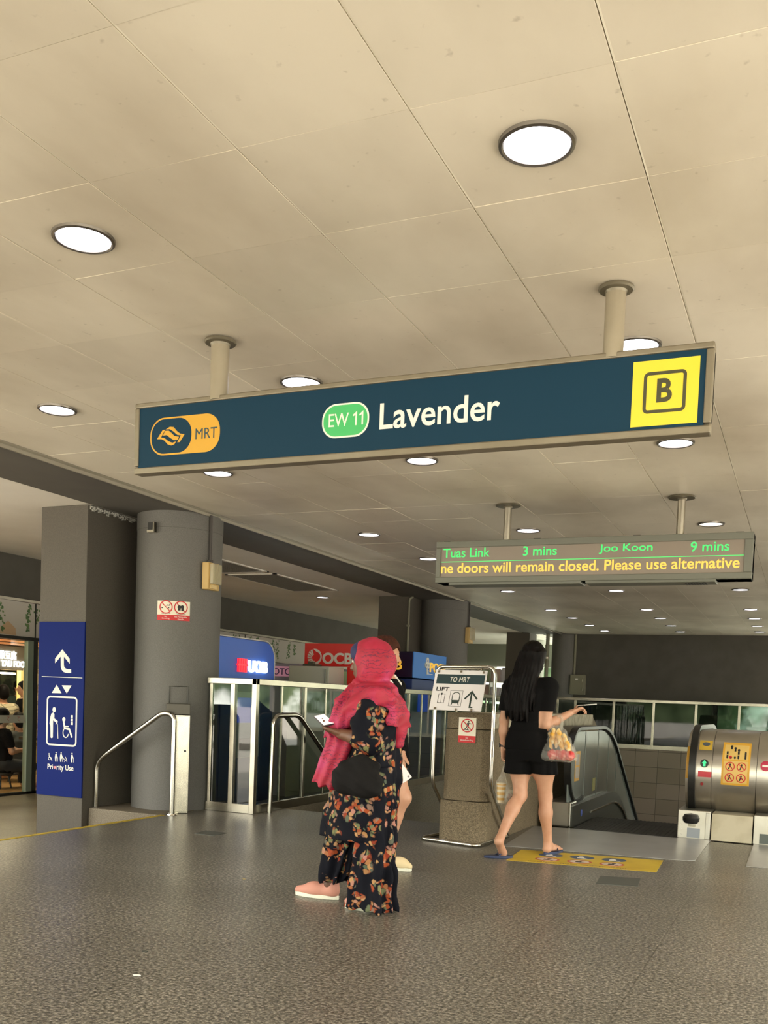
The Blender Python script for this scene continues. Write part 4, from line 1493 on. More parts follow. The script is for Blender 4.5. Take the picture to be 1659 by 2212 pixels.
scrap(-2.636, 3.443, 0.014, 0.007, 0.3, M_HATCH, 'dark scrap on the floor above the white paper scrap')

# ------------------------------------------------------------------ bank machines behind the railing
M_KBLUE = mat('bank_blue_panel', '#2b5fb8', 0.4, emit='#2a5cc0', estr=0.10)
M_KDARK = mat('bank_navy_side', '#14306a', 0.45)
M_KBODY = mat('machine_body_blue', '#1d3c78', 0.45)
M_GLOWW = mat('glowing_white_letters', '#ffffff', 0.4, emit='#f4fbff', estr=2.2)
M_GLOWR = mat('glowing_red_bars', '#d01f2a', 0.4, emit='#ff2a36', estr=0.8)
M_SCREENB = mat('bright_blue_screen', '#1746d0', 0.3, emit='#1a52e8', estr=0.25)
ub = thing('bank_kiosk', 'blue bank machine with lit UOB letters and a rounded top corner', 'cash machine', (-7.0, 10.6, -0.33))
def ub_prof(g=0.0):
    return [(9.92 + g, -0.33), (11.28 - g, -0.33), (11.28 - g, 1.62)] + [(11.28 - g - 0.26 + (0.26) * math.cos(math.radians(a)), 1.62 + (0.26 - g) * math.sin(math.radians(a))) for a in range(10, 91, 10)] + [(9.92 + g, 1.88 - g)]
obj('cabinet', B().prism(ub_prof(), FX(-6.62), -0.95, 0.0), M_KDARK, ub, bevel=0.01)
top_ = [p for p in ub_prof(0.018) if p[1] > 1.3]
top_ = [(9.935, 1.30), (11.262, 1.30)] + top_
hd = obj('lit_header', B().prism(top_, FX(-6.62), 0.0, 0.018), M_KBLUE, ub)
s = S2(FX(-6.62), 0.0, 0.022); s.stroke([(11.275, 1.30)] + [p for p in ub_prof(0.004) if p[1] > 1.3], 0.012, cap=False)
obj('white_edge', s, M_WHITE, hd)
f = FX(-6.602)
s = S2(f, 0, 0.03)
for k in range(4):
    s.rect(10.345 + k * 0.052, 1.445, 10.345 + k * 0.052 + 0.036, 1.615)
s.rect(10.33, 1.525, 10.57, 1.548)
obj('red_emblem', s, M_GLOWR, hd)
text('lettering', 'UOB', f, 10.600, 1.452, 11.055, 1.605, M_GLOWW, hd, 0, 0.03, 0.012)
obj('front_panel', B().box(-6.62, -6.605, 10.0, 11.2, -0.25, 1.27), M_KBODY, ub)
scn = obj('machine_bezel', B().box(-6.605, -6.58, 10.25, 10.9, 0.35, 1.2), mat('silver_bezel', '#8d9299', 0.35, 0.6), ub, bevel=0.01)
obj('screen', B().box(-6.58, -6.576, 10.35, 10.8, 0.80, 1.12), M_SCREENB, scn)
obj('keypad', B().box(-6.58, -6.55, 10.42, 10.72, 0.45, 0.60), M_INK, scn)

oc = thing('bank_kiosk', 'red bank machine with a white sail emblem and OCBC lettering, behind the pink scarf', 'cash machine', (-6.1, 12.9, -0.33))
M_ORED = mat('bank_red_panel', '#c8241f', 0.42, emit='#d0241c', estr=0.06)
obj('cabinet', B().box(-6.16, -5.50, 12.60, 12.80, 1.27, 1.62), M_ORED, oc, bevel=0.01)
obj('lower_cabinet', B().box(-6.14, -5.52, 12.60, 12.80, -0.33, 1.27), mat('charcoal_machine', '#24262c', 0.4), oc, bevel=0.01)
hd = obj('sign_header', B().box(-6.85, -5.40, 12.56, 12.70, 1.625, 1.955), M_ORED, oc, bevel=0.006)
f = FY(12.56)
s = S2(f, 0, 0.012)
ecx, ecz, eR = -6.676, 1.757, 0.116
outer_ = arc(ecx, ecz, eR, -100, 100, 20) + arc(ecx + 0.028, ecz, 0.070, 85, -85, 16)
s.poly(outer_)
for k, a in enumerate((112, 134, 156, 178, 200, 222)):
    a0, a1 = a, a + 15
    s.poly([(ecx + eR * math.cos(math.radians(q)), ecz + eR * math.sin(math.radians(q))) for q in (a0, (a0 + a1) / 2, a1)] + [(ecx + 0.045 * math.cos(math.radians(q)), ecz - 0.012 + 0.045 * math.sin(math.radians(q))) for q in (a1, a0)])
s.poly(arc(ecx, ecz, eR, 236, 262, 5) + [(ecx, ecz - 0.06), (ecx - 0.05, ecz - 0.06)])
obj('sail_emblem', s, M_WHITE, hd)
text('lettering', 'OCBC', f, -6.545, 1.655, -5.900, 1.822, M_WHITE, hd, 0, 0.012, 0.03)
obj('screen', B().box(-6.0, -5.55, 12.585, 12.6, 0.85, 1.25), M_SCREENB, oc)
obj('keypad', B().box(-5.95, -5.6, 12.56, 12.6, 0.5, 0.65), M_INK, oc)

po = thing('bank_kiosk', 'bright blue bank machine with a white key emblem and yellow POSB lettering', 'cash machine', (-5.8, 14.1, -0.33))
obj('cabinet', B().box(-6.25, -5.47, 13.45, 14.80, -0.33, 1.50), M_KBODY, po, bevel=0.01)
hd = obj('sign_header', B().box(-6.25, -5.462, 13.42, 14.84, 1.515, 1.905), mat('midnight_panel', '#171a3c', 0.4), po, bevel=0.006)
fc = obj('lit_face', B().box(-5.462, -5.448, 13.42, 14.84, 1.515, 1.905), mat('azure_panel', '#2a6cb4', 0.4, emit='#2d78c8', estr=0.10), hd)
M_YLET = mat('warm_yellow_letters', '#e9b53a', 0.4, emit='#f0b840', estr=0.35)
f = FX(-5.448)
text('lettering', 'POSB', f, 14.09, 1.625, 14.80, 1.775, M_YLET, fc, 0, 0.015, 0.01)
s = S2(f, 0, 0.015)
s.ring(13.97, 1.795, 0.040, 0.028, 20); s.ring(13.92, 1.725, 0.034, 0.024, 18); s.ring(14.02, 1.725, 0.034, 0.024, 18)
s.stroke([(13.97, 1.72), (13.97, 1.585)], 0.036, cap=False); s.rect(13.97, 1.600, 14.03, 1.618); s.rect(13.97, 1.632, 14.03, 1.650)
s.rect(13.99, 1.588, 14.20, 1.596)
obj('key_emblem', s, M_WHITE, fc)
text('lettering', 'POSB', FY(13.42), -6.16, 1.625, -5.635, 1.785, M_YLET, hd, 0, 0.015, 0.02)
obj('screen', B().box(-6.05, -5.65, 13.435, 13.45, 1.1, 1.42), M_SCREENB, po)
obj('screen', B().box(-5.47, -5.458, 13.7, 14.1, 1.0, 1.32), M_SCREENB, po)

ot = thing('photo_booth', 'pale lilac booth front with dark OTO lettering beside the blue bank machine', 'booth', (-7.15, 12.7, -0.33))
obj('body', B().box(-7.55, -6.86, 12.42, 13.2, -0.33, 1.645), mat('lilac_booth_panel', '#a7a2b4', 0.5), ot, bevel=0.01)
s = S2(FY(12.42), 0, 0.006); s.poly(rrect(-7.60, 1.452, -6.955, 1.600, 0.03, 5))
pl = obj('pink_plate', s, mat('pink_lit_plate', '#cf9aae', 0.5, emit='#d892a8', estr=0.15), ot)
text('lettering', 'TOTO', FY(12.414), -7.375, 1.476, -6.985, 1.572, mat('violet_ink', '#23205a', 0.5), pl, 0, 0.004, 0.0)
wbx = thing('vending_cabinet', 'cream white cabinet standing below the red bank sign', 'cabinet', (-6.5, 12.2, -0.33))
obj('body', B().box(-6.82, -6.17, 12.05, 12.53, -0.33, 1.60), mat('cream_cabinet_paint', '#cfcabb', 0.5), wbx, bevel=0.012)
obj('front_panel', B().box(-6.78, -6.21, 12.035, 12.05, -0.2, 1.38), mat('cream_cabinet_paint', '#cfcabb', 0.5), wbx, bevel=0.006)
b = B().cyl((-6.22, 12.03, 1.22), (-6.22, 12.03, 1.56), 0.010, n=10)
obj('lock_bar', b, M_GREYMET, wbx)
b = B().box(-6.62, -6.42, 12.1, 12.3, 1.601, 1.635)
b.box(-6.55, -6.47, 12.12, 12.2, 1.635, 1.67)
obj('top_fitting', b, mat('olive_fitting', '#5b5848', 0.5), wbx)
M_POST = mat('pale_poster', '#9fa49f', 0.5)
for x0, lb in ((-6.74, 'pale poster with a dark arch figure on the cream cabinet, left of the two'), (-6.47, 'pale poster with two dark arch figures on the cream cabinet, right of the two')):
    t = thing('poster', lb, 'poster', (x0 + 0.11, 12.03, 0.92))
    fp = FY(12.034)
    s = S2(fp, 0, 0.003); s.rect(x0, 0.92, x0 + 0.22, 1.22)
    obj('sheet', s, M_POST, t)
    s = S2(fp, 0.003, 0.004)
    for q in ((0.11,) if x0 < -6.6 else (0.06, 0.16)):
        s.stroke([(x0 + q - 0.03, 0.98), (x0 + q - 0.03, 1.09), (x0 + q, 1.14), (x0 + q + 0.03, 1.09), (x0 + q + 0.03, 0.98)], 0.018)
    obj('arch_figure', s, M_INK, t)

# air grilles in the white corridor ceiling
def grille(x0, x1, y0, y1, label):
    t = thing('ceiling_grille', label, 'air grille', ((x0 + x1) / 2, (y0 + y1) / 2, CEIL - 0.02), 'dark grilles in the corridor ceiling')
    b = B()
    for (a_, c_, d_, e_) in ((x0, x1, y0, y0 + 0.05), (x0, x1, y1 - 0.05, y1), (x0, x0 + 0.05, y0, y1), (x1 - 0.05, x1, y0, y1)):
        b.box(a_, c_, d_, e_, CEIL - 0.018, CEIL - 0.003)
    obj('frame', b, M_WHITE, t)
    b = B()
    k = y0 + 0.07
    while k < y1 - 0.06:
        b.box(x0 + 0.05, x1 - 0.05, k, k + 0.012, CEIL - 0.016, CEIL - 0.003); k += 0.045
    k = x0 + 0.08
    while k < x1 - 0.06:
        b.box(k, k + 0.012, y0 + 0.05, y1 - 0.05, CEIL - 0.014, CEIL - 0.003); k += 0.06
    obj('slats', b, mat('dusty_slats', '#6a665f', 0.7), t)
    obj('backing', B().box(x0 + 0.04, x1 - 0.04, y0 + 0.04, y1 - 0.04, CEIL - 0.006, CEIL - 0.003), mat('grille_shadow', '#1f1d1b', 0.9), t)
grille(-7.90, -7.05, 11.98, 14.0, 'long dark air grille in the white corridor ceiling, farther of the two')
grille(-7.90, -7.05, 9.85, 11.80, 'dark air grille in the white corridor ceiling, half hidden by the round column')

# ------------------------------------------------------------------ shopfront on the left
M_FASCIA = mat('printed_fascia_panel', '#c9c3bb', 0.5)
M_LEAF = mat('painted_leaf_green', '#6f8a55', 0.6, noise=(20, '#4b6b42', 0.4, 0.6))
M_SFRAME = mat('pale_green_door_frame', '#8d9a8b', 0.4, 0.3)
M_SDARK = mat('dark_shop_frame', '#24241f', 0.5)
fa = thing('shop_fascia', 'white fascia printed with hanging green leaves above the shop glass', 'shop fascia', (-9.8, 14, 1.83))
obj('panel', B().box(-9.86, -9.80, 5.5, 26.9, 1.83, 2.294), M_FASCIA, fa)
s = S2(FX(-9.80), 0, 0.003)
lr = random.Random(3)
y = 8.6
while y < 22:
    for k in range(2):
        yy_ = y + k * 0.22 + lr.uniform(-0.05, 0.05)
        L_ = lr.uniform(0.18, 0.43)
        z = 2.29
        while z > 2.29 - L_:
            for sgn_ in (-1, 1, 1):
                a = math.radians(-90 + sgn_ * lr.uniform(25, 60))
                l_ = lr.uniform(0.035, 0.065)
                px0, pz0 = yy_ + lr.uniform(-0.055, 0.055) * min(1.0, (z - 2.29 + L_) / 0.15 + 0.3), z + lr.uniform(-0.02, 0.02)
                if pz0 > 2.285 or pz0 < 1.92: continue
                dx, dz = math.cos(a), math.sin(a)
                w_ = l_ * 0.36
                s.poly([(px0, pz0), (px0 + dx * l_ * 0.5 - dz * w_, pz0 + dz * l_ * 0.5 + dx * w_), (px0 + dx * l_, pz0 + dz * l_), (px0 + dx * l_ * 0.5 + dz * w_, pz0 + dz * l_ * 0.5 - dx * w_)])
            z -= lr.uniform(0.035, 0.055)
            yy_ += lr.uniform(-0.015, 0.015)
    y += lr.uniform(0.5, 0.85)
obj('leaf_print', s, M_LEAF, fa)
s = S2(FX(-9.80), 0, 0.002)
for yc_ in (9.72, 13.1, 16.0):
    s.poly([(yc_ - 0.14, 1.84), (yc_ + 0.14, 1.84), (yc_ + 0.13, 1.93), (yc_, 2.02), (yc_ - 0.13, 1.93)])
obj('house_print', s, mat('peach_print', '#c7a785', 0.6), fa)
b = B()
for yc_ in (10.21, 12.9, 15.6, 18.3, 21.0):
    b.box(-9.80, -9.79, yc_ - 0.008, yc_ + 0.008, 1.83, 2.294)
obj('panel_joint_strips', b, M_SDARK, fa)
sf = thing('shopfront', 'glass shopfront with pale green door frame at the left edge', 'shopfront', (-9.85, 10, -0.33))
obj('header_bar', B().box(-9.87, -9.78, 6.0, 26.8, 1.785, 1.83), M_SDARK, sf)
obj('door_stile', B().box(-9.87, -9.80, 10.085, 10.195, -0.33, 1.785), M_SFRAME, sf, bevel=0.006)
for yc_ in (10.235, 12.9, 15.6, 18.3, 21.0, 23.7):
    obj('mullion', B().box(-9.87, -9.80, yc_ - 0.035, yc_ + 0.035, -0.33, 1.785), M_SDARK, sf)
obj('sill_bar', B().box(-9.87, -9.80, 7.0, 26.8, -0.33, -0.295), M_SDARK, sf)
ed = [7.0, 10.085]
obj('glass_pane', B().box(-9.845, -9.835, 7.0, 10.085, -0.295, 1.785), M_GLASS2, sf)
for a_, c_ in ((10.27, 12.865), (12.935, 15.565), (15.635, 18.265), (18.335, 20.965), (21.035, 23.665), (23.735, 26.8)):
    obj('glass_pane', B().box(-9.845, -9.835, a_, c_, -0.295, 1.785), M_GLASS2, sf)
s = S2(FX(-9.833), 0, 0.001); s.rect(7.0, 0.655, 10.08, 0.758)
bnd = obj('frosted_band', s, mat('frosted_band_film', '#b9b6a8', 0.6), sf)
s = S2(FX(-9.832), 0, 0.001)
for yc_ in (9.42, 9.60, 9.78, 9.96):
    s.stroke([(yc_ - 0.016, 0.735), (yc_ + 0.018, 0.735), (yc_ - 0.010, 0.705), (yc_ + 0.018, 0.680)], 0.005)
obj('red_marks', s, mat('red_marks', '#b05a4c', 0.5), bnd)

# shop interior
b = B(); b.box(-15.2, -9.87, 6.0, 27, -0.6, -0.33)
struct('floor_shop', b, mat('warm_shop_floor', '#b58f5e', 0.35, noise=(1.5, '#a58255', 0.4, 0.7)))
M_SWALL = mat('taupe_shop_wall', '#877a66', 0.7)
b = B(); b.box(-15.4, -15.2, 6.0, 27, -0.6, 2.6)
struct('wall_shop_back', b, M_SWALL)
b = B(); b.box(-15.4, -9.9, 5.9, 6.0, -0.6, 2.6)
struct('wall_shop_side', b, M_SWALL)
b = B(); b.box(-15.4, -9.87, 17.0, 17.1, -0.6, 2.6)
struct('wall_shop_partition', b, M_SWALL)
b = B(); b.box(-15.4, -9.87, 27.0, 27.1, -0.6, 2.6)
struct('wall_shop_end', b, M_SWALL)
b = B(); b.box(-15.4, -9.87, 5.9, 27, 2.35, 2.45)
struct('ceiling_shop', b, mat('shop_ceiling_paint', '#c9bfae', 0.8))
M_STRIP = mat('warm_shop_lamp', '#ffffff', 0.4, emit='#ffe6b8', estr=26.0)
for x, y in ((-11.3, 8.4), (-11.3, 11.2), (-11.6, 14.6), (-11.0, 19.0), (-11.0, 23.5)):  # last two are added to spill light into the corridor
    t = thing('unseen_shop_lamp', 'unseen warm ceiling lamp inside the shop behind the glass', 'ceiling light', (x, y, 2.33), 'warm lamps inside the shop')
    obj('lamp_body', B().box(x - 0.32, x + 0.32, y - 0.32, y + 0.32, 2.31, 2.35), M_WHITE, t)
    obj('lamp_panel', B().box(x - 0.3, x + 0.3, y - 0.3, y + 0.3, 2.302, 2.312), M_STRIP, t)
sv = thing('food_stall', 'lit food stall counter seen through the shop glass, with glowing white sign letters', 'food stall', (-13.2, 13, -0.33))
obj('fascia_board', B().box(-13.25, -13.05, 11.0, 16.5, 1.44, 1.86), mat('stall_fascia', '#7d725f', 0.6), sv)
b = B()
for k in range(3):
    b.box(-13.06, -13.0, 11.0, 16.5, 1.885 + k * 0.05, 1.918 + k * 0.05)
obj('orange_slats', b, mat('orange_slats', '#c98755', 0.5, emit='#d9894f', estr=0.25), sv)
obj('soffit_lamp', B().box(-13.05, -12.95, 11.0, 16.5, 2.04, 2.07), mat('cove_glow', '#ffe0b0', 0.5, emit='#ffcf8f', estr=1.6), sv)
f = FX(-13.04)
text('lettering', 'YONG TAU FOO', f, 12.36, 1.492, 13.335, 1.605, M_GLOWW, sv, 0, 0.02, 0.012)
text('lettering', '\u917f\u8c46\u8150', f, 12.74, 1.625, 13.13, 1.775, M_GLOWW, sv, 0, 0.02, -0.004)
obj('counter', B().box(-13.0, -12.5, 11.0, 16.5, -0.33, 0.62), mat('stall_counter', '#4a4238', 0.5), sv)
obj('counter_top', B().box(-13.05, -12.42, 11.0, 16.5, 0.62, 0.67), mat('stall_counter_top', '#9a927f', 0.3), sv)
obj('back_panel', B().box(-14.2, -14.1, 11.0, 16.5, -0.33, 1.44), mat('stall_back', '#31423b', 0.5, noise=(6, '#76856f', 0.45, 0.65)), sv)
obj('lamp_tube', B().box(-13.1, -13.06, 12.75, 13.15, 1.36, 1.39), M_STRIP, sv)
for yc_ in (13.22, 12.5):
    obj('lit_post', B().box(-13.1, -13.0, yc_, yc_ + 0.06, 0.67, 1.44), mat('lit_cream_post', '#e8c878', 0.5, emit='#e8c878', estr=0.5), sv)
tag(obj('menu_board', B().box(-11.9, -11.85, 12.15, 12.45, -0.33, 1.45), mat('cream_menu_board', '#d9c69a', 0.5, noise=(18, '#8d7450', 0.5, 0.62))), 'cream menu board with dark print behind the shop glass beside the blue sign', 'menu board')
def table(x, y, label):
    t = thing('dining_table', label, 'table', (x, y, -0.33), 'tables in the food shop')
    obj('tabletop', B().box(x - 0.35, x + 0.35, y - 0.35, y + 0.35, 0.37, 0.41), mat('dark_tabletop', '#4b3c2e', 0.35), t, bevel=0.008)
    obj('pedestal', B().cyl((x, y, -0.31), (x, y, 0.37), 0.035, n=16), M_BLACK, t)
    obj('foot', B().lathe([(0.001, 0), (0.22, 0), (0.2, 0.02), (0.03, 0.03), (0.001, 0.03)], (x, y, -0.33), 28), M_BLACK, t)
    return t
table(-10.30, 11.15, 'dark dining table inside the shop, near the glass door post')

# shelf of cartons at the far end of the corridor
sh = thing('display_shelf', 'shelf of pale cartons at the far end of the corridor behind the sign stand', 'shelf', (-8.3, 26.5, -0.33))
M_SHELF = mat('grey_shelf', '#9c9c92', 0.5)
for z in (0.75, 1.3, 1.78, 2.24):
    obj('shelf_board', B().box(-9.6, -7.0, 26.2, 26.8, z, z + 0.03), M_SHELF, sh)
for x in (-9.6, -8.3, -7.03):
    obj('shelf_post', B().box(x, x + 0.03, 26.2, 26.8, -0.33, 2.27), M_SHELF, sh)
M_CART = [mat('pale_carton', '#c3c1b8', 0.6), mat('lilac_carton', '#b5aebb', 0.6), mat('rose_carton', '#b39a95', 0.6), mat('leaf_green_carton', '#9db08d', 0.6)]
rows = {0.78: 'lowest', 1.33: 'middle', 1.81: 'top'}
for z, rn in rows.items():
    for k in range(8):
        x = -9.5 + k * 0.31
        h = 0.30 + 0.12 * RND.random()
        tag(obj('carton', B().box(x, x + 0.26, 26.25, 26.6, z, z + h), M_CART[(k * 7 + int(z * 10)) % 4], bevel=0.006),
            'small pale carton standing in the %s row of the far corridor shelf' % rn, 'carton', 'cartons on the %s row of the far shelf' % rn)
t = thing('barrier', 'white barrier rail across the corridor behind the woman in black', 'barrier', (-7.1, 24.2, -0.33))
obj('top_bar', B().tube([(-7.9, 24.2, 1.28), (-6.3, 24.2, 1.22)], 0.03, 12), M_WHITE, t)
for x in (-7.85, -7.1, -6.35):
    obj('post', B().cyl((x, 24.2, -0.33), (x, 24.2, 1.25), 0.025, n=12), M_STEEL, t)
# ------------------------------------------------------------------ people: smooth-blended distance fields turned into one skin
class Sdf:
    def __init__(s, lo, hi, h):
        s.lo = np.array(lo, float); s.h = h
        s.n = np.ceil((np.array(hi, float) - s.lo) / h).astype(int) + 1
        s.ax = [(s.lo[i] + h * np.arange(s.n[i])).astype(np.float32) for i in range(3)]
        s.V = np.full(s.n, 0.5, np.float32)

    def region(s, lo, hi):
        sl = []
        for i in range(3):
            a = int(max(0, math.floor((lo[i] - s.lo[i]) / s.h)))
            b_ = int(min(s.n[i], math.ceil((hi[i] - s.lo[i]) / s.h) + 1))
            if b_ <= a: return None, None
            sl.append(slice(a, b_))
        X = s.ax[0][sl[0]][:, None, None]; Y = s.ax[1][sl[1]][None, :, None]; Z = s.ax[2][sl[2]][None, None, :]
        return tuple(sl), (X, Y, Z)

    def put(s, lo, hi, fn, k=0.0, cut=False):
        m = k + 3 * s.h + 0.004
        sl, P = s.region(np.array(lo) - m, np.array(hi) + m)
        if sl is None: return s
        d = fn(*P).astype(np.float32)
        v = s.V[sl]
        d = np.broadcast_to(d, v.shape)
        if cut: v, d = -v, d
        if k > 0:
            hh = np.maximum(k - np.abs(v - d), 0) / k
            r = np.minimum(v, d) - hh * hh * k * 0.25
        else:
            r = np.minimum(v, d)
        s.V[sl] = -r if cut else r
        return s

    def cone(s, a, b_, ra, rb=None, k=0.0, sq=None, cut=False):
        """tapering limb; sq = (axis, factor) squashes it along an axis"""
        rb = ra if rb is None else rb
        a, b_ = np.array(a, float), np.array(b_, float)
        R = max(ra, rb)
        lo, hi = np.minimum(a, b_) - R, np.maximum(a, b_) + R
        ab = b_ - a; L = float(ab @ ab) + 1e-12
        def fn(X, Y, Z):
            px, py, pz = X - a[0], Y - a[1], Z - a[2]
            t = np.clip((px * ab[0] + py * ab[1] + pz * ab[2]) / L, 0, 1)
            qx, qy, qz = px - t * ab[0], py - t * ab[1], pz - t * ab[2]
            d2 = qx * qx + qy * qy + qz * qz
            if sq is not None:
                n_ = np.array(sq[0], float); n_ = n_ / np.linalg.norm(n_)
                dn = qx * n_[0] + qy * n_[1] + qz * n_[2]
                d2 = d2 + dn * dn * (1 / (sq[1] * sq[1]) - 1)
                return (np.sqrt(d2) - (ra + (rb - ra) * t)) * min(1.0, sq[1])
            return np.sqrt(d2) - (ra + (rb - ra) * t)
        return s.put(lo, hi, fn, k, cut)

    def chain(s, pts, rad, k=0.0, sq=None):
        for i in range(len(pts) - 1):
            s.cone(pts[i], pts[i + 1], rad[i], rad[i + 1], k, sq)
        return s

    def ell(s, c, rad, ax=None, k=0.0, cut=False):
        c = np.array(c, float); rad = np.array(rad, float)
        A = np.eye(3) if ax is None else np.array([np.array(v, float) / np.linalg.norm(v) for v in ax])
        R = rad.max()
        def fn(X, Y, Z):
            px, py, pz = X - c[0], Y - c[1], Z - c[2]
            q = [(px * A[i][0] + py * A[i][1] + pz * A[i][2]) for i in range(3)]
            k0 = np.sqrt(sum((q[i] / rad[i]) ** 2 for i in range(3))) + 1e-9
            k1 = np.sqrt(sum((q[i] / rad[i] ** 2) ** 2 for i in range(3))) + 1e-9
            return k0 * (k0 - 1) / k1
        return s.put(c - R, c + R, fn, k, cut)

    def loft(s, secs, k=0.0, fold=(0, 0, 0), cut=False, rot=0.0):
        """stack of ellipses: (z, cx, cy, rx, ry); fold = (count, depth at the bottom, phase)"""
        S_ = np.array(sorted(secs), float)
        zs = S_[:, 0]
        lo = (min(S_[:, 1] - S_[:, 3]), min(S_[:, 2] - S_[:, 4]), zs[0]); hi = (max(S_[:, 1] + S_[:, 3]), max(S_[:, 2] + S_[:, 4]), zs[-1])
        def fn(X, Y, Z):
            z = np.clip(Z, zs[0], zs[-1])
            u = z
            def ip(c_):
                i = np.clip(np.searchsorted(zs, u.ravel(), side='right') - 1, 0, len(zs) - 2)
                t = (u.ravel() - zs[i]) / (zs[i + 1] - zs[i])
                t = t * t * (3 - 2 * t) * 0.5 + t * 0.5
                return (S_[i, c_] * (1 - t) + S_[i + 1, c_] * t).reshape(u.shape)
            cx, cy, rx, ry = ip(1), ip(2), ip(3), ip(4)
            dx, dy = (X - cx), (Y - cy)
            rr = np.sqrt((dx / rx) ** 2 + (dy / ry) ** 2) + 1e-6
            d = (rr - 1) * np.minimum(rx, ry) * 0.9
            if fold[0]:
                th = np.arctan2(dy / ry, dx / rx)
                w = (zs[-1] - z) / (zs[-1] - zs[0])
                d = d + fold[1] * w * np.sin(fold[0] * th + fold[2] + 3.0 * np.sin(th * 2 + fold[2]) + 2.5 * w)
            cap = np.maximum(Z - zs[-1], zs[0] - Z)
            return np.maximum(d, cap)
        return s.put(lo, hi, fn, k, cut)

    def ripple(s, lo, hi, fn):
        sl, P = s.region(lo, hi)
        if sl is not None:
            s.V[sl] = s.V[sl] + fn(*P).astype(np.float32)
        return s

    def mesh(s):
        V, h = s.V, s.h
        sg = V < 0
        c = [sg[i:V.shape[0] - 1 + i, j:V.shape[1] - 1 + j, k:V.shape[2] - 1 + k] for i in (0, 1) for j in (0, 1) for k in (0, 1)]
        cnt = sum(x.astype(np.int8) for x in c)
        act = (cnt > 0) & (cnt < 8)
        ii = np.argwhere(act)
        idx = np.full(act.shape, -1, np.int32)
        idx[act] = np.arange(len(ii))
        acc = np.zeros((len(ii), 3)); num = np.zeros(len(ii))
        for a in range(3):
            o1, o2 = [q for q in range(3) if q != a]
            for u in (0, 1):
                for w in (0, 1):
                    p0 = ii.copy(); p0[:, o1] += u; p0[:, o2] += w
                    p1 = p0.copy(); p1[:, a] += 1
                    v0, v1 = V[tuple(p0.T)], V[tuple(p1.T)]
                    m = (v0 < 0) != (v1 < 0)
                    t = np.where(m, v0 / np.where(m, v0 - v1, 1), 0)
                    q = p0.astype(float); q[:, a] += t
                    acc[m] += q[m]; num[m] += 1
        verts = s.lo + h * acc / num[:, None]
        faces = []
        for a in range(3):
            o1, o2 = (a + 1) % 3, (a + 2) % 3
            A = np.moveaxis(sg, a, 0)
            ch = A[:-1] != A[1:]
            e_ = np.argwhere(np.moveaxis(ch, 0, a))
            ok = (e_[:, o1] > 0) & (e_[:, o2] > 0) & (e_[:, o1] < act.shape[o1]) & (e_[:, o2] < act.shape[o2])
            e_ = e_[ok]
            q = []
            for u, w in ((-1, -1), (0, -1), (0, 0), (-1, 0)):
                p = e_.copy(); p[:, o1] += u; p[:, o2] += w
                q.append(idx[tuple(p.T)])
            F = np.stack(q, 1)
            fl = ~sg[tuple(e_.T)]
            F[fl] = F[fl][:, ::-1]
            faces.append(F)
        F = np.concatenate(faces)
        F = F[(F >= 0).all(1)]
        return verts, F

def join(*vf):
    b = B()
    vs_, fs_, o = [], [], 0
    for v, f_ in vf:
        vs_.append(v); fs_.append(f_ + o); o += len(v)
    b.v = np.concatenate(vs_).tolist()
    b.f = np.concatenate(fs_).tolist()
    return b

def skin_obj(name, b, m, parent, label=None):
    org = Vector(ORG[parent])
    me = bpy.data.meshes.new(name)
    v = np.array(b.v) - np.array(tuple(org))
    me.from_pydata(v.tolist(), [], b.f)
    me.polygons.foreach_set('use_smooth', [True] * len(me.polygons))
    me.materials.append(m)
    o = bpy.data.objects.new(name, me)
    COL.objects.link(o)
    o.parent = parent
    ORG[o] = tuple(org)
    if label: o['label'] = label
    return o

def U(v):
    v = np.array(v, float)
    return v / np.linalg.norm(v)

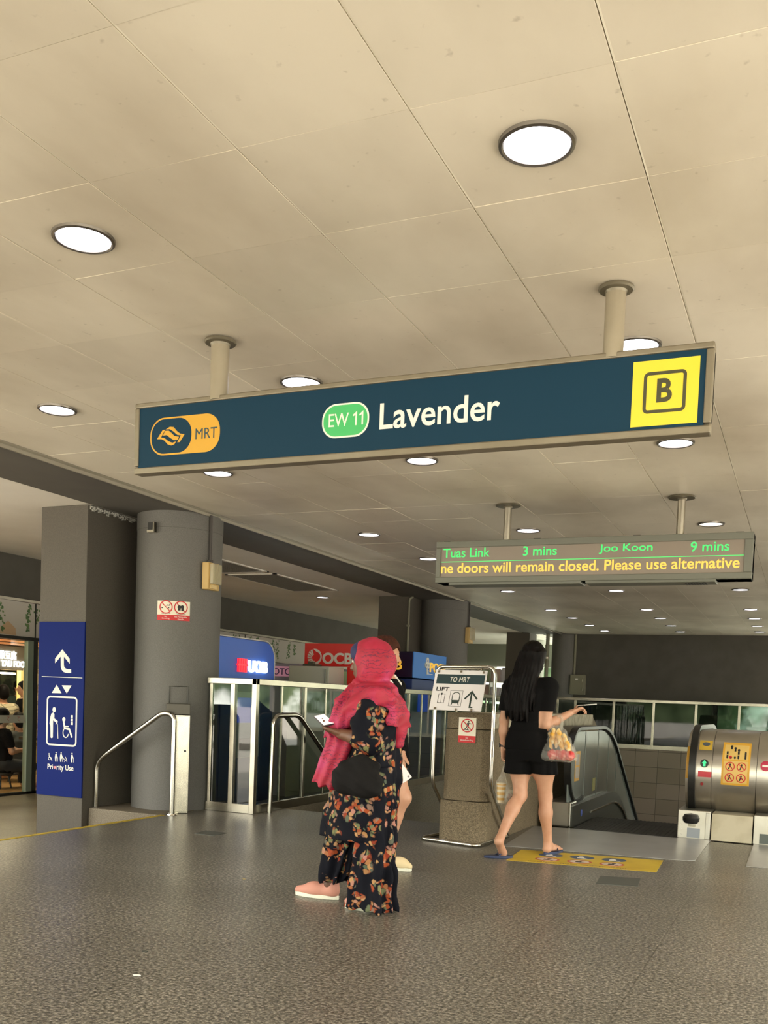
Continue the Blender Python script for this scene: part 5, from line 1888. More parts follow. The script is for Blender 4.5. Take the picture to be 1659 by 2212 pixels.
def head(S, c, f, u, sc=1.0, k=0.012, ears=True):
    """head with skull, jaw, nose, brow, lips and ears; c = centre, f = facing, u = up"""
    c = np.array(c, float); f = U(f); u = U(np.array(u) - f * (np.array(u) @ f)); r = np.cross(f, u)
    ax = (r, f, u)
    P = lambda a, b_, d: c + (r * a + f * b_ + u * d) * sc
    S.ell(P(0, -0.012, 0.022), np.array((0.074, 0.093, 0.094)) * sc, ax, 0.0)
    S.ell(P(0, 0.030, -0.030), np.array((0.060, 0.062, 0.078)) * sc, ax, 0.03)
    S.ell(P(0, 0.052, -0.085), np.array((0.030, 0.026, 0.022)) * sc, ax, 0.03)
    S.cone(P(-0.048, 0.0, -0.062), P(-0.02, 0.05, -0.090), 0.020 * sc, 0.017 * sc, 0.02)
    S.cone(P(0.048, 0.0, -0.062), P(0.02, 0.05, -0.090), 0.020 * sc, 0.017 * sc, 0.02)
    S.cone(P(-0.034, 0.070, 0.020), P(0.034, 0.070, 0.020), 0.012 * sc, 0.012 * sc, 0.014)
    S.ell(P(-0.034, 0.089, 0.002), np.array((0.019, 0.014, 0.011)) * sc, ax, 0.010, cut=True)
    S.ell(P(0.034, 0.089, 0.002), np.array((0.019, 0.014, 0.011)) * sc, ax, 0.010, cut=True)
    S.cone(P(0, 0.084, 0.008), P(0, 0.106, -0.032), 0.008 * sc, 0.0125 * sc, 0.010)
    S.cone(P(-0.013, 0.092, -0.038), P(0.013, 0.092, -0.038), 0.008 * sc, 0.008 * sc, 0.006)
    S.cone(P(-0.020, 0.083, -0.060), P(0.020, 0.083, -0.060), 0.0075 * sc, 0.0075 * sc, 0.006)
    S.cone(P(-0.017, 0.081, -0.070), P(0.017, 0.081, -0.070), 0.0085 * sc, 0.0085 * sc, 0.006)
    S.cone(P(-0.022, 0.094, -0.0650), P(0.022, 0.094, -0.0650), 0.0035 * sc, 0.0035 * sc, 0.003, cut=True)
    if ears:
        for s_ in (-1, 1):
            S.ell(P(0.076 * s_, -0.010, -0.004), np.array((0.010, 0.019, 0.032)) * sc, ax, 0.006)
            S.ell(P(0.086 * s_, -0.006, 0.000), np.array((0.006, 0.010, 0.018)) * sc, ax, 0.004, cut=True)
    return P

def hand_mesh(w, d, n, side, curls=(0.35, 0.4, 0.45, 0.5), thumb=0.3, sc=1.0, h=0.0029, thumb_dir=None, forearm=None, fr=0.024):
    """separate palm, four fingers and thumb; d = finger direction, n = way the palm faces, side = thumb side"""
    w = np.array(w, float); d = U(d); n = U(np.array(n) - d * (np.array(n) @ d)); s_ = U(side); s_ = U(s_ - d * (s_ @ d) - n * (s_ @ n))
    S = Sdf(w - 0.20 * sc - 0.03, w + 0.20 * sc + 0.03, h)
    if forearm is not None:
        S.cone(np.array(forearm), w, fr * 1.06, fr * 0.92, 0.01, (n, 0.85))
    S.cone(w, w + d * 0.02 * sc, fr * 0.92, 0.026 * sc, 0.01, (n, 0.75))
    S.cone(w + d * 0.020 * sc, w + d * 0.072 * sc, 0.031 * sc, 0.037 * sc, 0.015, (n, 0.40))
    S.ell(w + (d * 0.035 + s_ * 0.022 + n * 0.006) * sc, np.array((0.026, 0.017, 0.014)) * sc, (d, s_, n), 0.012)
    offs = (0.0285, 0.0095, -0.0095, -0.0275); lens = (0.068, 0.076, 0.070, 0.055); st_ = (0.080, 0.084, 0.081, 0.074)
    for o_, L, st, cu in zip(offs, lens, st_, curls):
        p = w + (d * st + s_ * o_) * sc
        S.cone(w + (d * (st - 0.028) + s_ * o_ * 0.92) * sc, p, 0.0092 * sc, 0.0090 * sc, 0.006)
        a = cu * 0.6
        r0 = 0.0083 if L > 0.06 else 0.0073
        for j, fr_ in enumerate((0.45, 0.30, 0.25)):
            q = p + (d * math.cos(a) + n * math.sin(a) + s_ * o_ * 1.2) * L * fr_ * sc
            S.cone(p, q, r0 * sc, (r0 - 0.0007) * sc, 0.0025)
            p = q; a += cu; r0 -= 0.0006
    td = U(d * 0.75 + s_ * 0.75 + n * 0.25) if thumb_dir is None else U(thumb_dir)
    p = w + (d * 0.028 + s_ * 0.026 + n * 0.004) * sc
    q = p + td * 0.034 * sc
    S.cone(p, q, 0.0115 * sc, 0.0098 * sc, 0.010)
    td2 = U(td * (1 - thumb) + d * thumb + n * thumb * 0.3)
    q2 = q + td2 * 0.030 * sc
    S.cone(q, q2, 0.0096 * sc, 0.0080 * sc, 0.003)
    return S.mesh()

def skin_mat(name, col, spot):
    m = mat(name, col, 0.5, noise=(14, spot, 0.35, 0.75))
    bs = m.node_tree.nodes['Principled BSDF']
    bs.inputs['Subsurface Weight'].default_value = 0.08
    bs.inputs['Subsurface Radius'].default_value = (0.012, 0.005, 0.003)
    bs.inputs['Subsurface Scale'].default_value = 0.6
    return m

def hair_mat(name, c0, c1):
    m = mat(name, c0, 0.55, spec=0.10, noise=(60, c1, 0.35, 0.7), stretch=(1.0, 1.0, 0.06), bump=(90, 0.5))
    return m

SKIN_FAIR = skin_mat('fair_skin', '#c6977c', '#bb896d')
SKIN_DARK = skin_mat('deep_brown_skin', '#6b4733', '#5b3b2b')
M_BCLOTH = mat('black_cotton', '#0a090a', 0.9, spec=0.15, bump=(300, 0.15))
V3 = lambda *a: np.array(a, float)

# ================================================================== woman in black, walking away
pb = thing('person', 'woman with long black hair in black top and shorts, walking away in flip-flops', 'person', (-1.93, 7.25, 0))
S = Sdf((-2.30, 6.75, 0.0), (-1.42, 7.75, 1.70), 0.0062)
up = V3(0, 0, 1); fw = V3(0.06, 1, 0); rt = V3(1, -0.06, 0)
HC = V3(-1.955, 7.275, 1.530)
Ph = head(S, HC, (0.25, 1, -0.02), (0, 0, 1), 0.98)
S.cone((-1.955, 7.245, 1.31), (-1.955, 7.265, 1.45), 0.053, 0.050, 0.03)
S.ell((-1.955, 7.235, 1.19), (0.155, 0.100, 0.16), (rt, fw, up), 0.05)
S.ell((-1.955, 7.24, 1.03), (0.125, 0.090, 0.15), (rt, fw, up), 0.06)
S.ell((-1.937, 7.235, 0.85), (0.152, 0.108, 0.12), (rt, fw, up), 0.06)
S.cone((-2.10, 7.235, 1.315), (-1.815, 7.235, 1.325), 0.050, 0.050, 0.05)
shL, shR = V3(-2.118, 7.235, 1.305), V3(-1.800, 7.235, 1.315)
elL, wrL = V3(-2.148, 7.215, 1.045), V3(-2.152, 7.245, 0.815)
elR, wrR = V3(-1.818, 7.215, 1.012), V3(-1.672, 7.435, 1.122)
S.chain([shL, V3(-2.135, 7.23, 1.17), elL], [0.050, 0.043, 0.036], 0.03)
S.chain([elL, V3(-2.152, 7.225, 0.955), wrL], [0.037, 0.036, 0.024], 0.02)
S.chain([shR, V3(-1.810, 7.22, 1.16), elR], [0.050, 0.044, 0.037], 0.03)
S.chain([elR, V3(-1.765, 7.29, 1.05), wrR], [0.038, 0.037, 0.024], 0.02)
hpL, hpR = V3(-2.015, 7.235, 0.83), V3(-1.845, 7.24, 0.83)
knL, anL = V3(-1.985, 7.19, 0.462), V3(-2.052, 6.915, 0.150)
knR, anR = V3(-1.812, 7.295, 0.452), V3(-1.795, 7.375, 0.085)
S.chain([hpL, V3(-2.005, 7.23, 0.66), knL], [0.094, 0.075, 0.049], 0.05)
S.chain([hpR, V3(-1.825, 7.26, 0.66), knR], [0.094, 0.075, 0.049], 0.05)
for kn, an, cf_ in ((knL, anL, V3(-0.004, -0.03, 0.012)), (knR, anR, V3(0, -0.032, 0))):
    S.chain([kn, kn * 0.68 + an * 0.32 + cf_ * 0.4, an], [0.050, 0.047, 0.031], 0.03)
    S.ell(kn * 0.66 + an * 0.34 + cf_, (0.043, 0.043, 0.105), (np.cross(U(an - kn), rt), rt, U(kn - an)), 0.03)
    S.ell(kn + V3(0, 0.022, 0), (0.036, 0.030, 0.04), None, 0.02)
# right foot flat, left foot with lifted heel
S.cone(anR, anR + V3(-0.002, -0.02, -0.045), 0.032, 0.030, 0.02)
S.cone(anR + V3(0, -0.015, -0.045), anR + V3(0.045, 0.15, -0.052), 0.028, 0.030, 0.02, (up, 0.62))
S.cone(anR + V3(0.01, 0.02, -0.015), anR + V3(0.04, 0.13, -0.045), 0.026, 0.020, 0.02)
for i in range(5):
    S.cone(anR + V3(0.022 + 0.013 * i, 0.165 - 0.006 * abs(i - 1), -0.054), anR + V3(0.024 + 0.013 * i, 0.198 - 0.009 * abs(i - 1), -0.058), 0.0085, 0.0075, 0.004)
S.cone(anL, anL + V3(0.0, -0.030, -0.012), 0.031, 0.030, 0.02)
S.cone(anL + V3(0, -0.02, -0.02), anL + V3(0.008, 0.075, -0.112), 0.030, 0.032, 0.02)
S.cone(anL + V3(0.008, 0.075, -0.112), anL + V3(0.012, 0.115, -0.122), 0.028, 0.020, 0.01)
hL = hand_mesh(wrL, V3(0.10, 0.10, -1), V3(0.9, -0.3, 0), V3(0.25, 1, 0), (0.75, 0.8, 0.85, 0.9), 0.5, 0.95, forearm=wrL * 0.8 + elL * 0.2)
hR = hand_mesh(wrR, V3(0.62, 0.55, 0.32), V3(0.30, -0.2, -0.85), V3(-0.30, 0.75, 0.25), (0.55, 0.75, 0.95, 1.0), 0.2, 0.95, forearm=wrR * 0.8 + elR * 0.2, thumb_dir=V3(0.20, 0.35, 0.9))
skin_obj('body', join(S.mesh(), hL, hR), SKIN_FAIR, pb)
# hair
S = Sdf((-2.2, 7.02, 0.95), (-1.75, 7.45, 1.70), 0.006)
S.ell(HC + V3(0, -0.018, 0.030), (0.090, 0.106, 0.106), ((1, -0.25, 0), (0.25, 1, 0), up), 0.0)
S.loft([(1.035, -2.010, 7.120, 0.082, 0.035), (1.12, -2.015, 7.118, 0.110, 0.048), (1.25, -2.010, 7.12, 0.122, 0.062), (1.36, -1.995, 7.155, 0.118, 0.082), (1.46, -1.968, 7.20, 0.108, 0.098), (1.57, -1.957, 7.24, 0.094, 0.10)], 0.04)
S.ell(HC + V3(0.035, 0.125, -0.04), (0.10, 0.075, 0.115), ((1, -0.25, 0), (0.25, 1, 0), up), 0.008, cut=True)
S.ell(HC + V3(0.098, 0.018, -0.004), (0.024, 0.026, 0.034), None, 0.006, cut=True)
S.ripple((-2.2, 7.0, 0.95), (-1.75, 7.5, 1.60), lambda X, Y, Z: 0.0035 * np.sin(X * 260 + 6 * np.sin(Z * 7)) * np.clip((1.6 - Z) / 0.3, 0, 1) + 0.004 * np.sin(X * 90 + 2.0 * Z * 5))
S.ripple((-2.2, 7.0, 0.95), (-1.75, 7.5, 1.16), lambda X, Y, Z: np.clip((1.12 - Z) / 0.1, 0, 1) * (0.012 + 0.012 * np.sin(X * 150)))
skin_obj('hair', join(S.mesh()), hair_mat('black_hair', '#060505', '#120d0d'), pb, 'long straight black hair')
# top
S = Sdf((-2.26, 7.0, 0.80), (-1.68, 7.45, 1.42), 0.0062)
S.loft([(0.82, -1.937, 7.237, 0.194, 0.144), (0.90, -1.940, 7.237, 0.186, 0.138), (0.97, -1.948, 7.24, 0.160, 0.120), (1.04, -1.955, 7.24, 0.136, 0.108), (1.15, -1.955, 7.235, 0.158, 0.115), (1.25, -1.957, 7.235, 0.168, 0.113), (1.31, -1.957, 7.24, 0.150, 0.095), (1.355, -1.957, 7.245, 0.100, 0.072)], 0.0, (5, 0.008, 0.5))
S.cone((-2.09, 7.238, 1.318), (-1.825, 7.238, 1.325), 0.056, 0.056, 0.04)
S.cone(shL + V3(0.005, 0, -0.005), V3(-2.142, 7.225, 1.115), 0.068, 0.060, 0.03)
S.cone(shR + V3(-0.004, 0, -0.006), V3(-1.818, 7.215, 1.125), 0.070, 0.062, 0.03)
S.put((-2.3, 7.0, 1.02), (-2.075, 7.5, 1.118), lambda X, Y, Z: np.maximum(1.112 - Z, X + 2.085) * -1.0 * -1.0 if False else np.maximum(Z - 1.115, X + 2.088) + 0 * Y, 0.004, cut=True)
S.put((-1.86, 7.0, 1.02), (-1.6, 7.5, 1.125), lambda X, Y, Z: np.maximum(Z - 1.122, -1.862 - X) + 0 * Y, 0.004, cut=True)
S.ell((-1.945, 7.275, 1.385), (0.068, 0.060, 0.05), None, 0.01, cut=True)
skin_obj('top', join(S.mesh()), M_BCLOTH, pb)
# shorts
S = Sdf((-2.22, 7.0, 0.55), (-1.62, 7.5, 1.0), 0.0062)
S.loft([(0.74, -1.935, 7.24, 0.185, 0.135), (0.82, -1.938, 7.235, 0.186, 0.138), (0.88, -1.945, 7.235, 0.168, 0.126)], 0.0, (4, 0.006, 1.0))
S.loft([(0.632, -2.022, 7.232, 0.106, 0.120), (0.70, -2.020, 7.235, 0.104, 0.125), (0.80, -2.010, 7.235, 0.098, 0.12)], 0.03, (6, 0.006, 0.3))
S.loft([(0.640, -1.815, 7.255, 0.108, 0.120), (0.70, -1.825, 7.255, 0.106, 0.125), (0.80, -1.845, 7.24, 0.098, 0.12)], 0.03, (6, 0.006, 1.7))
skin_obj('shorts', join(S.mesh()), M_BCLOTH, pb)
# watch
b = B().tube([tuple(wrL + V3(0.0, -0.002, 0.028) + 0.0275 * (math.cos(a) * V3(1, 0, 0) + math.sin(a) * V3(0, 0.95, 0.05))) for a in [2 * PI * k / 24 for k in range(24)]], 0.01, 8, closed=True, sq=(0.011, 0.003))
wt = obj('wristwatch', b, mat('dark_brown_strap', '#33231f', 0.5), pb, smooth=True)
c_ = wrL + V3(-0.024, -0.012, 0.028)
obj('dial_case', B().cyl(tuple(c_), tuple(c_ + V3(-0.010, -0.004, 0)), 0.017, n=20), mat('dark_watch_case', '#1a1716', 0.3, 0.5), wt)
# flip-flops
M_FLIP = mat('navy_rubber_sole', '#2f3a5a', 0.6)
def flipflop(toe, heel, w, z0, z1, label=None, tiltz=None):
    t_, h_ = np.array(toe), np.array(heel)
    d = U(t_ - h_); n = V3(-d[1], d[0], 0); L = np.linalg.norm(t_ - h_)
    pts = []
    for k in range(28):
        a = 2 * PI * k / 28
        s_ = 0.5 + 0.5 * math.cos(a)
        ww = w * (0.80 + 0.25 * s_) * math.sin(a) * 0.5
        p = h_ + d * (L * s_) + n * ww
        pts.append(p)
    up_ = V3(0, 0, 1)
    v = [tuple(p + up_ * z0) for p in pts] + [tuple(p + up_ * z1) for p in pts]
    f_ = [tuple(range(27, -1, -1)), tuple(range(28, 56))] + [(i, (i + 1) % 28, 28 + (i + 1) % 28, 28 + i) for i in range(28)]
    b = B().add(v, f_)
    return b, d, n, L
b, d_, n_2, L = flipflop((-1.738, 7.600, 0), (-1.805, 7.325, 0), 0.098, 0.0, 0.020)
ff = obj('flip_flop', b, M_FLIP, pb, bevel=0.004)
tc_ = V3(-1.752, 7.545, 0.022)
b = B().tube(fillet([tuple(tc_), tuple(V3(-1.758, 7.51, 0.058)), tuple(V3(-1.818, 7.43, 0.022))], 0.03), 0.006, 8).tube(fillet([tuple(tc_), tuple(V3(-1.752, 7.51, 0.058)), tuple(V3(-1.722, 7.42, 0.022))], 0.03), 0.006, 8)
obj('strap', b, mat('navy_strap', '#252f4d', 0.5), ff, smooth=True)
b, d_, n_2, L = flipflop((-1.975, 7.030, 0), (-2.165, 6.90, 0), 0.095, 0.0, 0.018)
ff = obj('flip_flop', b, M_FLIP, pb, bevel=0.004)
b = B().tube(fillet([(-2.02, 7.01, 0.018), (-2.045, 7.00, 0.05), (-2.10, 6.985, 0.018)], 0.03), 0.006, 8).tube(fillet([(-2.02, 7.01, 0.018), (-2.035, 6.98, 0.05), (-2.06, 6.925, 0.018)], 0.03), 0.006, 8)
obj('strap', b, mat('navy_strap', '#252f4d', 0.5), ff, smooth=True)

# what she holds: phone, carrier bag, drink
hand_tip = wrR + U(V3(0.62, 0.55, 0.32)) * 0.10
ph = thing('phone', 'thin pale phone held edge-on in the outstretched right hand of the woman in black', 'phone', (-1.55, 7.50, 1.17))
ax_ = U(V3(0.50, 0.86, 0.08)); up2 = U(V3(-0.08, 0.0, 1.0)); up2 = U(up2 - ax_ * (up2 @ ax_)); fy_ = np.cross(up2, ax_)
pc = V3(-1.572, 7.520, 1.184)
obj('body', B().obox(tuple(pc), tuple(ax_), tuple(fy_), tuple(up2), 0.145, 0.072, 0.008), mat('pale_phone_shell', '#d7d4d0', 0.25, 0.3), ph, bevel=0.003)
obj('screen', B().obox(tuple(pc + up2 * 0.0045), tuple(ax_), tuple(fy_), tuple(up2), 0.135, 0.066, 0.001), mat('phone_glass', '#2a2b2e', 0.1), ph)

M_PLASTIC = glass_mat('thin_clear_plastic', (0.93, 0.92, 0.88, 1), 1.35, 0.22, 0.15, (0.85, 0.83, 0.78, 1))
bagc = V3(-1.718, 7.20, 0)
cbg = thing('carrier_bag', 'clear plastic bag of yellow and red snacks on the forearm of the woman in black', 'plastic bag', (-1.718, 7.20, 0.745))
S = Sdf((-1.93, 7.05, 0.70), (-1.52, 7.36, 1.12), 0.006)
S.loft([(0.745, -1.728, 7.20, 0.115, 0.070), (0.765, -1.726, 7.20, 0.152, 0.088), (0.80, -1.724, 7.20, 0.152, 0.092), (0.90, -1.722, 7.205, 0.108, 0.072), (0.98, -1.728, 7.215, 0.068, 0.045), (1.02, -1.735, 7.225, 0.045, 0.030)], 0.0, (9, 0.012, 0.6))
S.ripple((-2, 7, 0.7), (-1.5, 7.4, 1.06), lambda X, Y, Z: 0.004 * np.sin(X * 110 + Z * 60) * np.sin(Z * 85 - X * 40))
skin_obj('bag_film', join(S.mesh()), M_PLASTIC, cbg)
b = B().tube(fillet([(-1.765, 7.20, 0.985), (-1.772, 7.235, 1.03), (-1.765, 7.26, 1.072), (-1.725, 7.295, 1.095), (-1.71, 7.30, 1.06), (-1.70, 7.225, 0.99)], 0.03), 0.012, 8, sq=(0.004, 0.014))
obj('handle', b, M_PLASTIC, cbg)
M_SNY = mat('yellow_snack_packet', '#d9a23c', 0.45, noise=(22, '#e6d3a2', 0.45, 0.6))
M_SNR = mat('red_snack_packet', '#c53538', 0.45, noise=(18, '#d98a80', 0.5, 0.65))
pr_ = random.Random(11)
for k in range(6):
    c_ = V3(-1.726 + 0.225 * (k / 5 - 0.5), 7.19 + pr_.uniform(-0.02, 0.02), 0.795)
    a = U(V3(1, pr_.uniform(-0.3, 0.3), pr_.uniform(-0.3, 0.3))); n_3 = U(np.cross(a, V3(0, 1, 0.1)))
    S = Sdf(c_ - 0.07, c_ + 0.07, 0.006)
    S.ell(c_, (0.042, 0.044, 0.040), (a, np.cross(n_3, a), n_3))
    S.ripple(c_ - 0.07, c_ + 0.07, lambda X, Y, Z: 0.004 * np.sin(X * 150 + Z * 90) * np.sin(Y * 120 - Z * 70))
    me_ = join(S.mesh())
    t = thing('snack_packet', 'red snack packet at the bottom of the clear carrier bag', 'snack packet', tuple(c_ - V3(0, 0, 0.03)), 'red packets in the carrier bag')
    skin_obj('wrapper', me_, M_SNR, t)
for k in range(9):
    c_ = V3(-1.724 + 0.185 * (k / 8 - 0.5), 7.195 + pr_.uniform(-0.02, 0.02), 0.872 + 0.03 * (k % 2))
    if k in (3, 4, 5): c_[2] += 0.035
    a = U(V3(0.4 * (c_[0] + 1.728) / -0.1, 0, 1)); n_3 = U(np.cross(a, V3(0, 1, 0)))
    S = Sdf(c_ - 0.08, c_ + 0.08, 0.006)
    S.ell(c_, (0.066, 0.024, 0.021), (a, np.cross(n_3, a), n_3))
    S.ripple(c_ - 0.08, c_ + 0.08, lambda X, Y, Z: 0.003 * np.sin(Z * 130 + X * 60))
    me_ = join(S.mesh())
    t = thing('snack_stick', 'yellow snack standing upright inside the clear carrier bag', 'snack', tuple(c_ - V3(0, 0, 0.05)), 'yellow snacks in the carrier bag')
    skin_obj('wrapper', me_, M_SNY, t)

cup = thing('takeaway_cup', 'striped yellow and white takeaway cup hanging in a clear sling from her left hand', 'cup', (-2.172, 7.30, 0.385))
cx_, cy_ = -2.172, 7.30
b = B().lathe([(0.001, 0.385), (0.027, 0.385), (0.037, 0.535), (0.039, 0.538), (0.037, 0.541), (0.001, 0.541)], (cx_, cy_, 0), 36)
cb = obj('cup_body', b, mat('pale_cream_cup', '#e9ddc0', 0.45), cup, smooth=True, angle=30)
for z0, z1 in ((0.405, 0.425), (0.445, 0.468), (0.49, 0.510), (0.524, 0.533)):
    r0 = 0.027 + (z0 - 0.385) / 0.15 * 0.010; r1 = 0.027 + (z1 - 0.385) / 0.15 * 0.010
    obj('stripe_band', B().lathe([(r0 + 0.0003, z0), (r0 + 0.0012, z0), (r1 + 0.0012, z1), (r1 + 0.0003, z1)], (cx_, cy_, 0), 36), mat('mustard_stripe', '#d3a02c', 0.45), cb, smooth=True)
S = Sdf((cx_ - 0.08, cy_ - 0.08, 0.36), (cx_ + 0.09, cy_ + 0.08, 0.72), 0.005)
S.loft([(0.375, cx_, cy_, 0.034, 0.034), (0.45, cx_, cy_, 0.041, 0.041), (0.54, cx_, cy_, 0.045, 0.045), (0.585, cx_ + 0.002, cy_, 0.026, 0.022), (0.64, cx_ + 0.008, cy_, 0.009, 0.008), (0.70, cx_ + 0.016, cy_, 0.006, 0.006)], 0.0, (7, 0.004, 0))
skin_obj('sling_film', join(S.mesh()), M_PLASTIC, cup)
S = Sdf((-2.17, 7.20, 0.36), (-2.02, 7.38, 0.58), 0.005)
S.loft([(0.395, -2.105, 7.29, 0.028, 0.03), (0.43, -2.10, 7.29, 0.040, 0.035), (0.48, -2.100, 7.29, 0.036, 0.03), (0.52, -2.115, 7.295, 0.018, 0.015), (0.545, -2.13, 7.30, 0.008, 0.008)], 0.0, (6, 0.006, 0.4))
sb_ = thing('snack_bag', 'small knotted clear plastic bag swinging beside the striped cup', 'plastic bag', (-2.10, 7.29, 0.395))
skin_obj('bag_film', join(S.mesh()), M_PLASTIC, sb_)
S = Sdf((-2.16, 7.22, 0.38), (-2.04, 7.36, 0.50), 0.005)
S.ell((-2.095, 7.29, 0.435), (0.026, 0.022, 0.030))
skin_obj('filling', join(S.mesh()), mat('brown_filling', '#7a5a48', 0.6, noise=(40, '#c6b8a8', 0.45, 0.65)), sb_)
obj('tie', B().tube([(-2.13, 7.30, 0.54), (-2.15, 7.30, 0.62), (-2.153, 7.295, 0.70)], 0.004, 8), M_PLASTIC, sb_)
# ================================================================== woman in the pink scarf, walking left
def floral_mat():
    m = bpy.data.materials.new('navy_floral_cloth')
    m.use_nodes = True
    n, l = m.node_tree.nodes, m.node_tree.links
    bs = n['Principled BSDF']
    bs.inputs['Roughness'].default_value = 0.8
    bs.inputs['Specular IOR Level'].default_value = 0.15
    tc = n.new('ShaderNodeTexCoord')
    wn2 = n.new('ShaderNodeTexNoise'); wn2.inputs['Scale'].default_value = 14; wn2.inputs['Detail'].default_value = 2
    l.new(tc.outputs['Object'], wn2.inputs['Vector'])
    mw = n.new('ShaderNodeVectorMath'); mw.operation = 'MULTIPLY_ADD'
    mw.inputs[1].default_value = (0.06, 0.06, 0.06)
    l.new(wn2.outputs['Color'], mw.inputs[0]); l.new(tc.outputs['Object'], mw.inputs[2])
    def vor(scale):
        v = n.new('ShaderNodeTexVoronoi'); v.inputs['Scale'].default_value = scale
        l.new(mw.outputs[0], v.inputs['Vector'])
        return v
    v1 = vor(12.0); v2 = vor(36.0)
    def thr(a, b_, src):
        r = n.new('ShaderNodeMapRange'); r.inputs['From Min'].default_value = a; r.inputs['From Max'].default_value = b_
        r.inputs['To Min'].default_value = 1.0; r.inputs['To Max'].default_value = 0.0
        l.new(src, r.inputs['Value']); return r
    big = thr(0.50, 0.58, v1.outputs['Distance'])
    pet = thr(0.50, 0.64, v2.outputs['Distance'])
    sep = n.new('ShaderNodeSeparateColor'); l.new(v1.outputs['Color'], sep.inputs[0])
    has = n.new('ShaderNodeMath'); has.operation = 'GREATER_THAN'; has.inputs[1].default_value = 0.12; l.new(sep.outputs[0], has.inputs[0])
    mk = n.new('ShaderNodeMath'); mk.operation = 'MULTIPLY'; l.new(big.outputs[0], mk.inputs[0]); l.new(has.outputs[0], mk.inputs[1])
    mk2 = n.new('ShaderNodeMath'); mk2.operation = 'MULTIPLY'; l.new(mk.outputs[0], mk2.inputs[0]); l.new(pet.outputs[0], mk2.inputs[1])
    ramp = n.new('ShaderNodeValToRGB'); ramp.color_ramp.interpolation = 'LINEAR'
    el = ramp.color_ramp.elements
    el[0].position = 0.0; el[0].color = lin('#9c4f2a')
    el[1].position = 1.0; el[1].color = lin('#7d7a50')
    for p_, c_ in ((0.25, '#8a3a28'), (0.45, '#b08a5c'), (0.62, '#a8766a'), (0.8, '#4d5c4e')):
        k_ = el.new(p_); k_.color = lin(c_)
    sep2 = n.new('ShaderNodeSeparateColor'); l.new(v2.outputs['Color'], sep2.inputs[0])
    l.new(sep2.outputs[0], ramp.inputs['Fac'])
    mx = n.new('ShaderNodeMixRGB'); mx.inputs['Color1'].default_value = lin('#0c0d16')
    l.new(mk2.outputs[0], mx.inputs['Fac']); l.new(ramp.outputs['Color'], mx.inputs['Color2'])
    l.new(mx.outputs[0], bs.inputs['Base Color'])
    return m
def scarf_mat():
    m = bpy.data.materials.new('pink_printed_scarf')
    m.use_nodes = True
    n, l = m.node_tree.nodes, m.node_tree.links
    bs = n['Principled BSDF']
    bs.inputs['Roughness'].default_value = 0.7
    tc = n.new('ShaderNodeTexCoord')
    no = n.new('ShaderNodeTexNoise'); no.inputs['Scale'].default_value = 7; no.inputs['Detail'].default_value = 3
    l.new(tc.outputs['Object'], no.inputs['Vector'])
    r = n.new('ShaderNodeValToRGB'); el = r.color_ramp.elements
    el[0].position = 0.35; el[0].color = lin('#96182e'); el[1].position = 0.68; el[1].color = lin('#b43a66')
    k_ = el.new(0.5); k_.color = lin('#a81f3c')
    l.new(no.outputs['Fac'], r.inputs['Fac'])
    w = n.new('ShaderNodeTexWave'); w.wave_type = 'BANDS'; w.bands_direction = 'Z'
    w.inputs['Scale'].default_value = 15; w.inputs['Distortion'].default_value = 9; w.inputs['Detail'].default_value = 3; w.inputs['Detail Scale'].default_value = 2.2
    l.new(tc.outputs['Object'], w.inputs['Vector'])
    t = n.new('ShaderNodeMapRange'); t.inputs['From Min'].default_value = 0.78; t.inputs['From Max'].default_value = 0.96; t.inputs['To Max'].default_value = 0.8
    l.new(w.outputs['Fac'], t.inputs['Value'])
    n2 = n.new('ShaderNodeTexNoise'); n2.inputs['Scale'].default_value = 9; l.new(tc.outputs['Object'], n2.inputs['Vector'])
    t2 = n.new('ShaderNodeMapRange'); t2.inputs['From Min'].default_value = 0.40; t2.inputs['From Max'].default_value = 0.52
    l.new(n2.outputs['Fac'], t2.inputs['Value'])
    mu = n.new('ShaderNodeMath'); mu.operation = 'MULTIPLY'; l.new(t.outputs[0], mu.inputs[0]); l.new(t2.outputs[0], mu.inputs[1])
    mx = n.new('ShaderNodeMixRGB'); mx.inputs['Color2'].default_value = lin('#5a1438')
    l.new(mu.outputs[0], mx.inputs['Fac']); l.new(r.outputs['Color'], mx.inputs['Color1'])
    l.new(mx.outputs[0], bs.inputs['Base Color'])
    return m
M_FLORAL, M_SCARF = floral_mat(), scarf_mat()

Y0 = 4.85
pa = thing('person', 'woman in pink printed headscarf and dark floral clothes, walking left with a phone', 'person', (-2.2, Y0, 0))
S = Sdf((-2.75, 4.55, 0.0), (-1.9, 5.15, 1.52), 0.0065)
HA = V3(-2.238, Y0, 1.372)
Pa = head(S, HA, (-1, 0.02, -0.10), (0, 0, 1), 1.0, ears=False)
fA, rA = V3(-1, 0, 0), V3(0, 1, 0)
S.cone((-2.185, Y0, 1.14), (-2.215, Y0, 1.31), 0.055, 0.050, 0.03)
S.ell((-2.16, Y0, 1.03), (0.100, 0.170, 0.17), None, 0.05)
S.ell((-2.165, Y0, 0.86), (0.098, 0.145, 0.15), None, 0.06)
S.ell((-2.145, Y0, 0.74), (0.105, 0.155, 0.13), None, 0.06)
S.cone((-2.16, Y0 - 0.155, 1.15), (-2.16, Y0 + 0.155, 1.15), 0.052, 0.052, 0.05)
sN, sF = V3(-2.155, Y0 - 0.17, 1.145), V3(-2.155, Y0 + 0.17, 1.145)
eN, wN = V3(-2.110, Y0 - 0.215, 0.940), V3(-2.295, Y0 - 0.20, 0.968)
eF, wF = V3(-2.20, Y0 + 0.205, 0.92), V3(-2.33, Y0 + 0.10, 0.83)
S.chain([sN, V3(-2.16, Y0 - 0.20, 1.03), eN], [0.052, 0.047, 0.041], 0.03)
